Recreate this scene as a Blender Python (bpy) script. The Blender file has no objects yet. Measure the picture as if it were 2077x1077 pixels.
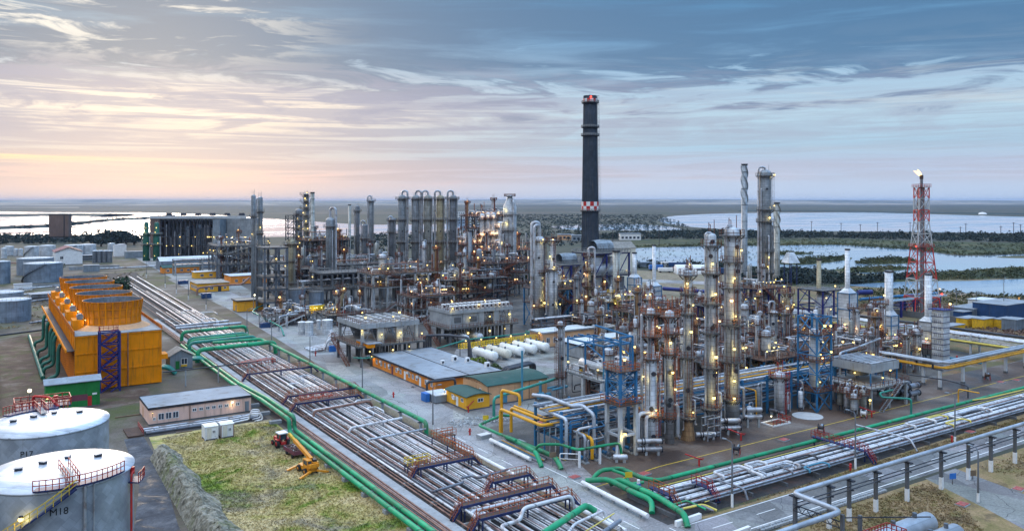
import bpy, math, random
from math import sin, cos, pi, radians as R
from mathutils import Vector as V
S = bpy.context.scene
COL = S.collection
# ------------------------------------------------------------------ camera
F, CAMH, CX, HY = 1646.0, 45.0, 1038.5, 408.0
TH = math.atan2(1068.5, 1646)                    # the plant's grid is turned this much from the view
cd = bpy.data.cameras.new('camera')
cam = bpy.data.objects.new('camera', cd); COL.objects.link(cam)
cam.location = (0, 0, CAMH); cam.rotation_euler = (pi/2, 0, -TH)
cd.sensor_width = 36; cd.lens = F/2077*36; cd.shift_y = -(538.5-HY)/2077
cd.clip_start = 1; cd.clip_end = 80000
S.camera = cam
def at(px, py, z=0.0):                           # photo pixel of a point at height z -> plant grid x, y
    Y = F*(CAMH-z)/(py-HY); X = (px-CX)/F*Y
    return X*cos(TH)+Y*sin(TH), -X*sin(TH)+Y*cos(TH)
def depth(x, y): return x*sin(TH)+y*cos(TH)
def hgt(py, x, y): return CAMH-(py-HY)*depth(x, y)/F
def mpx(n, x, y): return n*depth(x, y)/F         # width of n photo pixels at that place
# ------------------------------------------------------------------ render and light
S.render.engine = 'CYCLES'
S.cycles.use_denoising = True
S.cycles.max_bounces = 5; S.cycles.diffuse_bounces = 1; S.cycles.glossy_bounces = 3
S.cycles.transmission_bounces = 2; S.cycles.volume_bounces = 0
S.cycles.caustics_reflective = False; S.cycles.caustics_refractive = False
S.cycles.sample_clamp_indirect = 4
S.view_settings.view_transform = 'Standard'; S.view_settings.look = 'None'
S.view_settings.gamma = 1; S.view_settings.use_curve_mapping = False
S.view_settings.exposure = 0.6
SUN_AZ, SUN_EL = R(9), R(11)
sd = bpy.data.lights.new('sun', 'SUN'); sd.energy = 0.9; sd.angle = R(18); sd.color = (1, .83, .66)
sun = bpy.data.objects.new('sun', sd); COL.objects.link(sun)
sdir = V((sin(SUN_AZ)*cos(SUN_EL), cos(SUN_AZ)*cos(SUN_EL), sin(SUN_EL)))
sun.rotation_euler = (-sdir).to_track_quat('-Z', 'Y').to_euler()
sun.location = (0, 0, 200)

class NT:                                        # small node-tree writer
    def __init__(s, nt): s.nt = nt; nt.nodes.clear()
    def n(s, t, **k):
        o = s.nt.nodes.new(t)
        for a, b in k.items():
            if a.startswith('i_'):
                key = a[2:]; key = int(key) if key.isdigit() else key.replace('_', ' ')
                s.put(o.inputs[key], b)
            else: setattr(o, a, b)
        return o
    def put(s, inp, b):
        if hasattr(b, 'is_linked') or hasattr(b, 'links'): s.nt.links.new(b, inp)
        else: inp.default_value = b
    def m(s, op, a, b=0.0, c=0.0, clamp=False):
        o = s.nt.nodes.new('ShaderNodeMath'); o.operation = op; o.use_clamp = clamp
        for i, x in enumerate((a, b, c)): s.put(o.inputs[i], x)
        return o.outputs[0]
    def vm(s, op, a, b=(0, 0, 0)):
        o = s.nt.nodes.new('ShaderNodeVectorMath'); o.operation = op
        s.put(o.inputs[0], a); s.put(o.inputs[1], b)
        return o.outputs[0]
    def mix(s, f, a, b, mode='MIX'):
        o = s.nt.nodes.new('ShaderNodeMix'); o.data_type = 'RGBA'; o.blend_type = mode
        s.put(o.inputs[0], f); s.put(o.inputs[6], a); s.put(o.inputs[7], b)
        return o.outputs[2]
    def mr(s, v, a, b, c=0.0, d=1.0, smooth=True):
        o = s.nt.nodes.new('ShaderNodeMapRange')
        if smooth: o.interpolation_type = 'SMOOTHSTEP'
        s.put(o.inputs[0], v)
        for i, x in enumerate((a, b, c, d)): o.inputs[i+1].default_value = x
        return o.outputs[0]
    def noise(s, vec, scale, det=4, rough=.55, dist=0.0):
        o = s.n('ShaderNodeTexNoise', i_Vector=vec, i_Scale=scale, i_Detail=det, i_Roughness=rough, i_Distortion=dist)
        return o.outputs[0]
    def ramp(s, f, stops):
        o = s.nt.nodes.new('ShaderNodeValToRGB'); s.put(o.inputs[0], f)
        e = o.color_ramp.elements
        while len(e) < len(stops): e.new(.5)
        for q, (p, c) in zip(e, stops): q.position = p; q.color = (*c, 1)
        return o.outputs[0]
def c4(c): return (c[0], c[1], c[2], 1)

# ------------------------------------------------------------------ world: dusk sky with layered cloud
W = bpy.data.worlds.new('World'); S.world = W; W.use_nodes = True
t = NT(W.node_tree)
dirv = t.n('ShaderNodeTexCoord').outputs['Generated']
sp = t.n('ShaderNodeSeparateXYZ', i_0=dirv).outputs
x_, y_, z_ = sp[0], sp[1], sp[2]
zc = t.m('MAXIMUM', z_, 0.0)
# horizontal angle right of the sun's heading, as a sine
sx = t.m('SUBTRACT', t.m('MULTIPLY', x_, cos(SUN_AZ)), t.m('MULTIPLY', y_, sin(SUN_AZ)))
base = t.ramp(t.m('MULTIPLY', zc, 2.0, clamp=True), [
    (0.0, (.50, .55, .68)), (.03, (.60, .55, .63)), (.075, (.68, .55, .60)), (.11, (.57, .58, .65)), (.17, (.62, .62, .68)),
    (.25, (.60, .64, .72)), (.34, (.38, .53, .70)), (.46, (.20, .40, .60)), (.60, (.32, .46, .62)), (1.0, (.60, .69, .80))])
blue = t.ramp(t.m('MULTIPLY', zc, 2.0, clamp=True), [
    (0.0, (.58, .72, .94)), (.05, (.55, .68, .90)), (.085, (.52, .62, .83)), (.13, (.44, .66, .86)), (.20, (.52, .72, .88)),
    (.28, (.44, .64, .84)), (.38, (.20, .44, .72)), (.48, (.09, .30, .56)), (.62, (.30, .44, .64)), (1.0, (.58, .68, .82))])
sky = t.mix(t.mr(sx, .05, .60), base, blue)
# long streaks, stretched along the horizon
az = t.m('ARCTAN2', sx, t.m('ADD', t.m('MULTIPLY', y_, cos(SUN_AZ)), t.m('MULTIPLY', x_, sin(SUN_AZ))))
cv = t.n('ShaderNodeCombineXYZ', i_0=t.m('MULTIPLY', az, 2.2), i_1=t.m('MULTIPLY', zc, 26.0), i_2=0.0).outputs[0]
cv2 = t.n('ShaderNodeCombineXYZ', i_0=t.m('MULTIPLY', az, 5.0), i_1=t.m('MULTIPLY', zc, 30.0), i_2=3.7).outputs[0]
n1 = t.noise(cv, 1.6, 6, .6, .6)
n2 = t.noise(cv2, 1.4, 8, .62, .9)
def gauss(v, c, w):
    q = t.m('DIVIDE', t.m('SUBTRACT', v, c), w)
    return t.m('EXPONENT', t.m('MULTIPLY', t.m('MULTIPLY', q, q), -1.0))
# glow of the low sun behind the cloud deck
glow = t.m('MULTIPLY', gauss(sx, .07, .22), gauss(z_, .105, .036))
sky = t.mix(t.m('MULTIPLY', glow, .75, clamp=True), sky, (.95, .80, .69, 1))
hot = t.m('MULTIPLY', t.m('MULTIPLY', gauss(sx, .04, .24), gauss(z_, .108, .016)), t.mr(n2, .34, .56))
sky = t.mix(t.m('MULTIPLY', hot, .95, clamp=True), sky, (1.34, 1.15, .92, 1))
# pink and yellow bars near the horizon
bar = t.m('MULTIPLY', gauss(z_, .028, .007), t.mr(n1, .42, .62))
sky = t.mix(t.m('MULTIPLY', bar, t.mr(sx, .75, .1, .10, .8)), sky, (.94, .62, .60, 1))
bar2 = t.m('MULTIPLY', t.m('MULTIPLY', gauss(z_, .048, .006), t.mr(sx, .15, -.25)), t.mr(n1, .36, .55))
sky = t.mix(bar2, sky, (1.05, .78, .48, 1))
# grey-blue cloud bodies: thick above, thin torn bars lower
zn = t.m('ADD', z_, t.m('MULTIPLY', t.m('SUBTRACT', n2, .5), .24))
hi = t.m('MULTIPLY', t.mr(zn, .118, .150), t.mr(n1, .24, .54, .35, 1))
ccol = t.mix(t.mr(sx, -.3, .8), (.16, .235, .36, 1), (.09, .215, .40, 1))
sky = t.mix(t.m('MULTIPLY', hi, .92), sky, ccol)
lo = t.m('MULTIPLY', t.m('MULTIPLY', t.mr(z_, .06, .085), t.mr(z_, .175, .13)), t.mr(n2, .44, .60))
sky = t.mix(t.m('MULTIPLY', lo, t.mr(sx, .8, 0, .3, .9)), sky, (.40, .41, .55, 1))
n3 = t.noise(t.n('ShaderNodeCombineXYZ', i_0=t.m('MULTIPLY', az, 3.0), i_1=t.m('MULTIPLY', zc, 95.0), i_2=9.1).outputs[0], 1.3, 7, .62, .7)
b3 = t.m('MULTIPLY', t.mr(n3, .42, .57), t.m('MULTIPLY', t.mr(z_, .015, .03), t.mr(z_, .16, .12)))
sky = t.mix(t.m('MULTIPLY', b3, t.mr(sx, .7, .1, .3, .85)), sky, t.mix(t.mr(z_, .03, .10), (.50, .47, .57, 1), (.36, .39, .55, 1)))
# bright torn gaps, upper left
gap = t.m('MULTIPLY', t.m('MULTIPLY', t.mr(n2, .50, .62), t.mr(z_, .14, .19)), t.mr(sx, .26, -.02))
sky = t.mix(t.m('MULTIPLY', gap, .9), sky, (.98, .95, .88, 1))
gap2 = t.m('MULTIPLY', t.m('MULTIPLY', t.mr(n1, .53, .66), gauss(z_, .115, .045)), t.mr(sx, .2, .5))
sky = t.mix(t.m('MULTIPLY', gap2, .5), sky, (.66, .74, .80, 1))
# overcast sky, brighter overhead; the unseen upper part raised further to light the plant
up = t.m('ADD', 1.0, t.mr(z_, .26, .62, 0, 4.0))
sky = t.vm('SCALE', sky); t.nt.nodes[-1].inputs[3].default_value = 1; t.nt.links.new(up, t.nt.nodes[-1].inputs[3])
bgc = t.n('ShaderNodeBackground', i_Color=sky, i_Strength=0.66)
ns = t.n('ShaderNodeTexSky', sky_type='NISHITA', sun_disc=False, sun_elevation=SUN_EL, sun_rotation=SUN_AZ)
bgn = t.n('ShaderNodeBackground', i_Color=ns.outputs[0], i_Strength=0.05)
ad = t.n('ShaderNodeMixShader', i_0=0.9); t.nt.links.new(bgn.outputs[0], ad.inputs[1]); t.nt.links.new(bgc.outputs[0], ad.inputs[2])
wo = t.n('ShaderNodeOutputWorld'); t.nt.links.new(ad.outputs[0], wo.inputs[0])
W.cycles.sampling_method = 'MANUAL'; W.cycles.sample_map_resolution = 512
# ------------------------------------------------------------------ materials
MATS = {}
def mat(name, col, rough=.55, metal=0.0, var=.25, scale=.6, dirt=None, amt=.0, streak=False, bump=0.0, obj=False, spec=.4, seam=0):
    m = bpy.data.materials.new(name); m.use_nodes = True; MATS[name] = m
    t = NT(m.node_tree)
    pos = t.n('ShaderNodeTexCoord').outputs['Object'] if obj else t.n('ShaderNodeNewGeometry').outputs['Position']
    b = t.n('ShaderNodeBsdfPrincipled', i_Roughness=rough, i_Metallic=metal)
    b.inputs['Specular IOR Level'].default_value = spec
    n = t.noise(pos, scale, 5, .6)
    lo = tuple(c*(1-var) for c in col); hi = tuple(min(1, c*(1+var*.6)) for c in col)
    cc = t.ramp(n, [(.3, lo), (.7, hi)])
    if dirt is not None:
        v = t.vm('MULTIPLY', pos, (1.6, 1.6, .12)) if streak else pos
        d = t.mr(t.noise(v, 1.1 if streak else scale*2.3, 6, .65), .62-amt*.35, .78-amt*.2)
        cc = t.mix(t.m('MULTIPLY', d, .8), cc, c4(dirt))
    if seam:                                   # joints of the jacketing along straight runs, each run's sheets in slightly different greys
        q = t.n('ShaderNodeSeparateXYZ', i_0=t.n('ShaderNodeNewGeometry').outputs['Position']).outputs
        f = t.m('DIVIDE', t.m('ADD', q[0], q[1]), seam); e = t.m('FRACT', f)
        wn = t.n('ShaderNodeTexWhiteNoise', noise_dimensions='1D', i_W=t.m('FLOOR', f)).outputs[0]
        k = t.m('MULTIPLY', t.mr(wn, 0, 1, .84, 1.12), t.mr(e, .03, .05, .45, 1)); cc = t.vm('SCALE', cc); t.nt.links.new(k, t.nt.nodes[-1].inputs[3])
    t.put(b.inputs['Base Color'], cc)
    if bump:
        bm = t.n('ShaderNodeBump', i_Strength=bump, i_Distance=.1, i_Height=t.noise(pos, scale*6, 4, .7))
        t.nt.links.new(bm.outputs[0], b.inputs['Normal'])
    o = t.n('ShaderNodeOutputMaterial'); t.nt.links.new(b.outputs[0], o.inputs[0])
    return m
def cladmat(name, col, bw=1.6, bh=.9, seam=.45, stain=(.16, .10, .06), amt=.3, rough=.42, metal=.25, diamond=False, vary=1.0):
    """metal jacketing wrapped round a vessel that stands on its own axis: sheets, seams, rust runs"""
    m = bpy.data.materials.new(name); m.use_nodes = True; MATS[name] = m
    t = NT(m.node_tree)
    ob = t.n('ShaderNodeTexCoord').outputs['Object']
    s = t.n('ShaderNodeSeparateXYZ', i_0=ob).outputs
    rad = t.m('SQRT', t.m('ADD', t.m('MULTIPLY', s[0], s[0]), t.m('MULTIPLY', s[1], s[1])))
    ang = t.m('MULTIPLY', t.m('ARCTAN2', s[1], s[0]), rad)
    v = t.n('ShaderNodeCombineXYZ', i_0=ang, i_1=s[2], i_2=0.0).outputs[0]
    if diamond: v = t.n('ShaderNodeCombineXYZ', i_0=t.m('ADD', ang, s[2]), i_1=t.m('SUBTRACT', ang, s[2]), i_2=0.0).outputs[0]
    br = t.n('ShaderNodeTexBrick', i_Vector=v, i_Scale=1.0)
    br.inputs['Color1'].default_value = c4(tuple(c*(1-.12*vary) for c in col)); br.inputs['Color2'].default_value = c4(tuple(min(1, c*(1+.1*vary)) for c in col))
    br.inputs['Mortar'].default_value = c4(tuple(c*seam for c in col))
    br.inputs['Mortar Size'].default_value = .035; br.inputs['Brick Width'].default_value = bw; br.inputs['Row Height'].default_value = bh
    pos = t.n('ShaderNodeNewGeometry').outputs['Position']
    n = t.mr(t.noise(pos, .35, 5, .6), .3, .72, .72, 1.12)
    cc = t.vm('SCALE', br.outputs[0]); t.nt.links.new(n, t.nt.nodes[-1].inputs[3])
    d = t.mr(t.noise(t.vm('MULTIPLY', pos, (1.7, 1.7, .10)), 1.0, 6, .65), .64-amt*.3, .80-amt*.15)
    cc = t.mix(t.m('MULTIPLY', d, .75), cc, c4(stain))
    b = t.n('ShaderNodeBsdfPrincipled', i_Base_Color=cc, i_Roughness=rough, i_Metallic=metal)
    o = t.n('ShaderNodeOutputMaterial'); t.nt.links.new(b.outputs[0], o.inputs[0])
    return m
def glowmat(name, col, st, vol=False):
    m = bpy.data.materials.new(name); m.use_nodes = True; MATS[name] = m
    t = NT(m.node_tree)
    e = t.n('ShaderNodeEmission', i_Color=c4(col), i_Strength=st)
    o = t.n('ShaderNodeOutputMaterial'); t.nt.links.new(e.outputs[0], o.inputs[0])
    m.cycles.emission_sampling = 'NONE'
    return m
cladmat('clad', (.60, .64, .69), amt=.22)
cladmat('clad_old', (.36, .37, .35), amt=.7, stain=(.14, .11, .06))
cladmat('clad_mid', (.31, .35, .39), amt=.6, stain=(.11, .08, .06))
cladmat('clad_dark', (.20, .22, .25), amt=.5, stain=(.10, .08, .06))
cladmat('clad_tan', (.48, .42, .28), amt=.7, stain=(.16, .10, .04))
cladmat('clad_rust', (.42, .26, .13), amt=.9, stain=(.13, .06, .03))
cladmat('clad_white', (.64, .67, .71), amt=.25)
cladmat('tank_steel', (.46, .50, .56), bw=2.4, bh=1.6, seam=.75, amt=.1, rough=.4, metal=.35)
cladmat('tank_diamond', (.40, .45, .52), bw=1.5, bh=1.5, seam=.85, amt=.12, rough=.42, metal=.35, diamond=True, vary=1.3)
cladmat('tank_blue', (.24, .30, .38), bw=5, bh=1.9, seam=.6, amt=.55, stain=(.09, .10, .12))
cladmat('chimney_shell', (.036, .05, .075), bw=2.2, bh=2.5, seam=.6, amt=.4, stain=(.09, .085, .07), metal=0, rough=.8)
cladmat('orange_stave', (.82, .24, .004), bw=2.6, bh=1.9, seam=.5, amt=.45, stain=(.30, .10, .02), metal=0, rough=.6)
mat('pipe_silver', (.50, .53, .58), .38, .45, .3, .25, (.20, .12, .08), .45, seam=5.3)
mat('pipe_white', (.72, .73, .76), .45, .1, .15, .3, (.28, .18, .15), .36, seam=7.1)
mat('pipe_grey', (.24, .26, .30), .45, .4, .3, .3, (.13, .07, .05), .45, seam=6.1)
mat('pipe_rust', (.30, .17, .13), .7, .1, .35, .4, (.12, .05, .04), .4)
mat('pipe_pink', (.40, .27, .25), .6, .1, .35, .3, (.17, .07, .06), .5, seam=6.7)
mat('pipe_dark', (.06, .065, .08), .6, .2, .35, .4, (.16, .12, .10), .25)
mat('pipe_green', (.012, .33, .145), .5, 0, .3, .25, (.09, .15, .08), .5, seam=9.7)
mat('pipe_teal', (.03, .26, .20), .45, 0, .25, .3, (.05, .13, .11), .4)
mat('pipe_darkgreen', (.015, .13, .09), .5, 0, .3, .4, (.03, .06, .05), .4)
mat('pipe_yellow', (.75, .36, .015), .42, 0, .15, .4, (.45, .22, .04), .3)
mat('pipe_paleyellow', (.72, .58, .12), .45, 0, .2, .4)
mat('pipe_cyan', (.07, .25, .37), .45, 0, .2, .4)
mat('steel_blue', (.016, .03, .115), .5, .1, .3, .5, (.08, .05, .05), .35)
mat('steel_royal', (.018, .026, .17), .45, .1, .25, .5, (.03, .03, .12), .25)
mat('steel_light_blue', (.03, .17, .36), .5, .1, .25, .5, (.10, .16, .2), .3)
mat('steel_grey', (.14, .165, .20), .5, .3, .3, .5, (.16, .10, .06), .4)
mat('steel_dark', (.035, .04, .055), .6, .3, .35, .5, (.13, .08, .05), .35)
mat('rail_red', (.36, .03, .022), .5, 0, .25, 1)
mat('rail_orange', (.44, .105, .022), .6, 0, .35, 1, (.20, .06, .03), .5)
mat('rail_brown', (.17, .055, .03), .6, 0, .35, 1, (.10, .04, .03), .5)
mat('rail_yellow', (.72, .50, .03), .5, 0, .2, 1)
mat('rail_grey', (.30, .30, .30), .6, .2, .3, 1)
mat('deck_rust', (.085, .05, .037), .8, 0, .4, .6, (.10, .05, .03), .5)
mat('deck_grey', (.11, .115, .12), .8, 0, .35, .5, (.18, .12, .08), .4)
mat('concrete', (.33, .35, .37), .85, 0, .28, .3, (.22, .20, .17), .35, True)
mat('concrete_pale', (.50, .52, .54), .85, 0, .2, .3, (.36, .34, .30), .3)
mat('concrete_dark', (.12, .125, .135), .9, 0, .3, .3, (.10, .09, .08), .4, True)
mat('white_paint', (.80, .80, .80), .6, 0, .12, .6, (.5, .48, .44), .2)
mat('white_gloss', (.82, .82, .80), .35, 0, .1, .4, (.50, .46, .40), .2)
mat('red_paint', (.50, .03, .025), .5, 0, .2, .8)
mat('faded_red', (.40, .085, .075), .7, 0, .3, .8, (.30, .22, .20), .4)
mat('orange_wall', (.84, .265, .003), .7, 0, .18, .3, (.36, .13, .02), .35, True, spec=.12)
mat('orange_dark', (.60, .16, .008), .7, 0, .3, .4, (.25, .07, .02), .4, True, spec=.12)
mat('orange_brick', (.80, .27, .045), .75, 0, .2, .4, (.42, .18, .06), .3, True, spec=.12)
mat('peach_wall', (.70, .40, .22), .8, 0, .18, .3, (.38, .22, .14), .3, True, spec=.12)
mat('pink_wall', (.82, .55, .45), .8, 0, .15, .3, (.42, .28, .22), .3, True, spec=.12)
mat('yellow_wall', (.82, .40, .035), .75, 0, .15, .3, (.44, .25, .06), .3, True, spec=.12)
mat('cream', (.70, .66, .56), .7, 0, .15, .4, (.40, .34, .26), .3, True, spec=.12)
mat('green_wall', (.025, .20, .05), .6, 0, .25, .3, (.03, .08, .03), .3, True, spec=.12)
mat('maroon', (.17, .05, .07), .7, 0, .3, .4)
mat('roof_grey', (.28, .315, .36), .8, 0, .25, .15, (.16, .15, .14), .35)
mat('roof_pale', (.60, .64, .67), .7, 0, .18, .2, (.36, .36, .36), .3)
mat('roof_green', (.025, .085, .075), .8, 0, .25, .2, (.06, .10, .09), .3)
mat('roof_tile', (.30, .28, .25), .8, 0, .3, .5, (.15, .13, .12), .4)
mat('zinc', (.27, .32, .37), .5, .4, .25, .3, (.20, .20, .20), .4, True)
mat('tank_roof', (.60, .64, .70), .42, .2, .2, .12, (.36, .38, .42), .4, seam=1.9)
mat('brown_slab', (.18, .12, .10), .85, 0, .2, .06, (.10, .07, .06), .4, True)
mat('window_glass', (.03, .045, .07), .12, 0, .3, .4, spec=.8)
mat('rubber', (.02, .02, .022), .8, 0, .3, 1)
mat('machine_orange', (.78, .30, .02), .45, 0, .18, 1, (.4, .15, .03), .3)
mat('machine_yellow', (.75, .44, .02), .5, 0, .2, .6, (.35, .18, .04), .4)
mat('machine_red', (.50, .03, .03), .45, 0, .2, 1)
mat('container_blue', (.018, .06, .17), .5, 0, .25, .6, (.06, .08, .12), .3, True)
mat('bright_blue', (.03, .16, .50), .5, 0, .2, .6)
mat('timber', (.20, .14, .09), .85, 0, .3, .8)
mat('scrap', (.16, .09, .07), .8, .2, .5, 1.5, (.35, .30, .28), .3)
mat('soot', (.02, .02, .022), .9)
mat('leaf_dark', (.030, .060, .028), .8, 0, .5, .5)
mat('leaf_mid', (.060, .095, .030), .8, 0, .5, .6)
mat('leaf_lime', (.17, .24, .02), .8, 0, .4, .8)
mat('leaf_far', (.022, .038, .034), .85, 0, .5, .05)
mat('bark', (.07, .05, .035), .9)
glowmat('lamp_warm', (1, .68, .20), 3.0)
glowmat('lamp_white', (1, .88, .56), 4)
glowmat('lamp_amber', (1, .58, .24), 3.2)
glowmat('lamp_red', (1, .05, .03), 4)
glowmat('flame', (1, .58, .20), 3.0)
# ------------------------------------------------------------------ mesh writer
class MB:
    def __init__(s, m='steel_grey'): s.v = []; s.f = []; s.mi = []; s.sm = []; s.ms = [m]; s.cur = 0
    def use(s, m):
        if m not in s.ms: s.ms.append(m)
        s.cur = s.ms.index(m); return s
    def face(s, ids, smooth=False): s.f.append(ids); s.mi.append(s.cur); s.sm.append(smooth)
    def hexa(s, p):                               # 8 corners: bottom ring, top ring
        b = len(s.v); s.v += [tuple(q) for q in p]
        for q in ((3, 2, 1, 0), (4, 5, 6, 7), (0, 1, 5, 4), (1, 2, 6, 5), (2, 3, 7, 6), (3, 0, 4, 7)): s.face([b+i for i in q])
        return s
    def box(s, x0, y0, z0, x1, y1, z1):
        if x0 > x1: x0, x1 = x1, x0
        if y0 > y1: y0, y1 = y1, y0
        return s.hexa([(x0, y0, z0), (x1, y0, z0), (x1, y1, z0), (x0, y1, z0), (x0, y0, z1), (x1, y0, z1), (x1, y1, z1), (x0, y1, z1)])
    def cbox(s, c, d, rz=0.0):
        x, y, z = d[0]/2, d[1]/2, d[2]/2; co, si = cos(rz), sin(rz)
        P = []
        for zz in (-z, z):
            for (a, b) in ((-x, -y), (x, -y), (x, y), (-x, y)): P.append((c[0]+a*co-b*si, c[1]+a*si+b*co, c[2]+zz))
        return s.hexa(P)
    def bar(s, p, q, w, h=None):                  # square beam between two points
        h = h or w; p = V(p); q = V(q); d = q-p
        if d.length < 1e-6: return s
        d.normalize(); u = d.cross(V((0, 0, 1)))
        if u.length < 1e-3: u = V((1, 0, 0))
        u.normalize(); n = u.cross(d)
        u *= w/2; n *= h/2
        return s.hexa([p-u-n, p+u-n, p+u+n, p-u+n, q-u-n, q+u-n, q+u+n, q-u+n])
    def tube(s, pts, r, n=8, caps=True, bend=0.0):
        pts = [V(p) for p in pts]
        if bend: pts = arcs(pts, bend)
        m = len(pts); T = []
        for i in range(m):
            d = pts[min(i+1, m-1)]-pts[max(i-1, 0)]
            if 0 < i < m-1: d = (pts[i+1]-pts[i]).normalized()+(pts[i]-pts[i-1]).normalized()
            T.append(d.normalized() if d.length > 1e-9 else V((0, 0, 1)))
        a = T[0].cross(V((0, 0, 1)))
        if a.length < .01: a = V((1, 0, 0))
        a.normalize(); b0 = len(s.v)
        for i in range(m):
            a = a-T[i]*a.dot(T[i]); a.normalize(); b = T[i].cross(a)
            k = 1.0
            if 0 < i < m-1:
                k = 1/max(.5, T[i].dot((pts[i+1]-pts[i]).normalized()))
            for j in range(n):
                g = 2*pi*j/n; s.v.append(tuple(pts[i]+(a*cos(g)+b*sin(g))*r*(k if 0 else 1)))
        for i in range(m-1):
            for j in range(n):
                j2 = (j+1) % n
                s.face([b0+i*n+j, b0+i*n+j2, b0+(i+1)*n+j2, b0+(i+1)*n+j], True)
        if caps:
            for i in (0, m-1):
                c = len(s.v); s.v += s.v[b0+i*n:b0+i*n+n]
                ids = list(range(c, c+n)); s.face(ids if i else ids[::-1])
        return s
    def rev(s, prof, n=20, c=(0, 0, 0), axis=(0, 0, 1), a0=0.0, smooth=True):   # profile (r, t) spun round an axis
        ax = V(axis).normalized(); u = ax.cross(V((0, 0, 1)))
        u = V((1, 0, 0)) if u.length < .01 else u.normalized()
        w = ax.cross(u); c = V(c); rings = []
        for (r, h) in prof:
            if r < 1e-4: s.v.append(tuple(c+ax*h)); rings.append([len(s.v)-1])
            else:
                b = len(s.v)
                for j in range(n):
                    g = a0+2*pi*j/n; s.v.append(tuple(c+ax*h+(u*cos(g)+w*sin(g))*r))
                rings.append(list(range(b, b+n)))
        for A, B in zip(rings, rings[1:]):
            for j in range(n):
                k = (j+1) % n
                if len(A) == 1 and len(B) == 1: continue
                if len(A) == 1: s.face([A[0], B[k], B[j]], smooth)
                elif len(B) == 1: s.face([A[j], A[k], B[0]], smooth)
                else: s.face([A[j], A[k], B[k], B[j]], smooth)
        return s
    def cyl(s, c, r, h, n=16, r2=None, axis=(0, 0, 1)):
        r2 = r if r2 is None else r2
        return s.rev([(0, 0), (r, 0)], n, c, axis, smooth=False).rev([(r, 0), (r2, h)], n, c, axis).rev([(r2, h), (0, h)], n, c, axis, smooth=False)
    def drum(s, p, q, r, n=16):                   # closed vessel with dished ends
        p, q = V(p), V(q); L = (q-p).length; d = .45*r
        pr = [(0, -d), (.5*r, -.8*d), (.85*r, -.4*d), (r, 0), (r, L), (.85*r, L+.4*d), (.5*r, L+.8*d), (0, L+d)]
        return s.rev(pr, n, p, q-p)
    def ring(s, c, r0, r1, z0, z1, a0=0.0, a1=2*pi, n=20):
        full = abs(a1-a0-2*pi) < 1e-6; k = n if full else n+1; b = len(s.v)
        for i in range(k):
            g = a0+(a1-a0)*i/n
            for (r, z) in ((r0, z0), (r1, z0), (r1, z1), (r0, z1)): s.v.append((c[0]+r*cos(g), c[1]+r*sin(g), c[2]+z))
        for i in range(n):
            A = b+4*i; B = b+4*((i+1) % k)
            for j in range(4): s.face([A+j, A+(j+1) % 4, B+(j+1) % 4, B+j])
        if not full:
            s.face([b, b+3, b+2, b+1]); e = b+4*n; s.face([e, e+1, e+2, e+3])
        return s
    def rail(s, pts, h=1.1, step=1.6, t=.07, closed=False, mid=True):
        P = [V(p) for p in pts]
        if closed: P.append(P[0])
        for a, b in zip(P, P[1:]):
            for z in ((h, h*.5) if mid else (h,)): s.bar(a+V((0, 0, z)), b+V((0, 0, z)), t)
            k = max(1, round((b-a).length/step))
            for i in range(k+(0 if closed else 1)):
                q = a+(b-a)*(i/k); s.bar(q, q+V((0, 0, h)), t)
        return s
    def ladder(s, p, q, w=.5, side=(1, 0, 0), cage=True, t=.07):
        p, q, u = V(p), V(q), V(side)*w/2
        s.bar(p-u, q-u, t); s.bar(p+u, q+u, t)
        k = max(2, int((q-p).length/.6))
        for i in range(1, k): c = p+(q-p)*(i/k); s.bar(c-u, c+u, t*.8)
        if cage:
            o = V((side[1], -side[0], 0))*.75
            k = max(1, int((q-p).length/2.2))
            for i in range(1, k+1):
                c = p+(q-p)*(i/k)
                s.bar(c-u*1.4, c-u*1.2+o, t*.8); s.bar(c+u*1.4, c+u*1.2+o, t*.8); s.bar(c-u*1.2+o, c+u*1.2+o, t*.8)
            a = p+(q-p)*(1/k)
            if k > 1: s.bar(a-u*.6+o, q-u*.6+o, t*.7); s.bar(a+u*.6+o, q+u*.6+o, t*.7)
        return s
    def stair(s, p, q, w=.9, side=(0, 1, 0), tread=True, rails=None, t=.12):
        p, q, u = V(p), V(q), V(side)*w/2
        s.bar(p-u, q-u, t, .25); s.bar(p+u, q+u, t, .25)
        k = max(3, int(abs(q.z-p.z)/.28))
        for i in range(k+1):
            c = p+(q-p)*(i/k); d = (q-p); d.z = 0; d = d.normalized()*.14
            s.hexa([c-u-d, c+u-d, c+u+d, c-u+d]+[x+V((0, 0, .05)) for x in (c-u-d, c+u-d, c+u+d, c-u+d)])
        if rails:
            s.use(rails)
            for e in (-u, u): s.rail([p+e, q+e], 1.0, 1.4, .06)
        return s
    def build(s, name, parent=None, loc=(0, 0, 0), rz=0.0):
        me = bpy.data.meshes.new(name); me.from_pydata(s.v, [], s.f)
        for m in s.ms: me.materials.append(MATS[m])
        me.polygons.foreach_set('material_index', s.mi); me.polygons.foreach_set('use_smooth', s.sm); me.update()
        o = bpy.data.objects.new(name, me); COL.objects.link(o)
        o.location = loc; o.rotation_euler = (0, 0, rz)
        if parent is not None: o.parent = parent
        return o
def arcs(P, r, k=4):                              # round the corners of a polyline
    out = [P[0]]
    for a, b, c in zip(P, P[1:], P[2:]):
        u, w = (a-b), (c-b); lu, lw = u.length, w.length
        if lu < 1e-6 or lw < 1e-6: continue
        u, w = u/lu, w/lw; e = min(r, lu*.48, lw*.48)
        if u.dot(w) < -.999: out.append(b); continue
        for i in range(k+1):
            f = i/k; out.append((b+u*e)*(1-f)**2+b*2*f*(1-f)+(b+w*e)*f*f)
    return out+[P[-1]]
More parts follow.
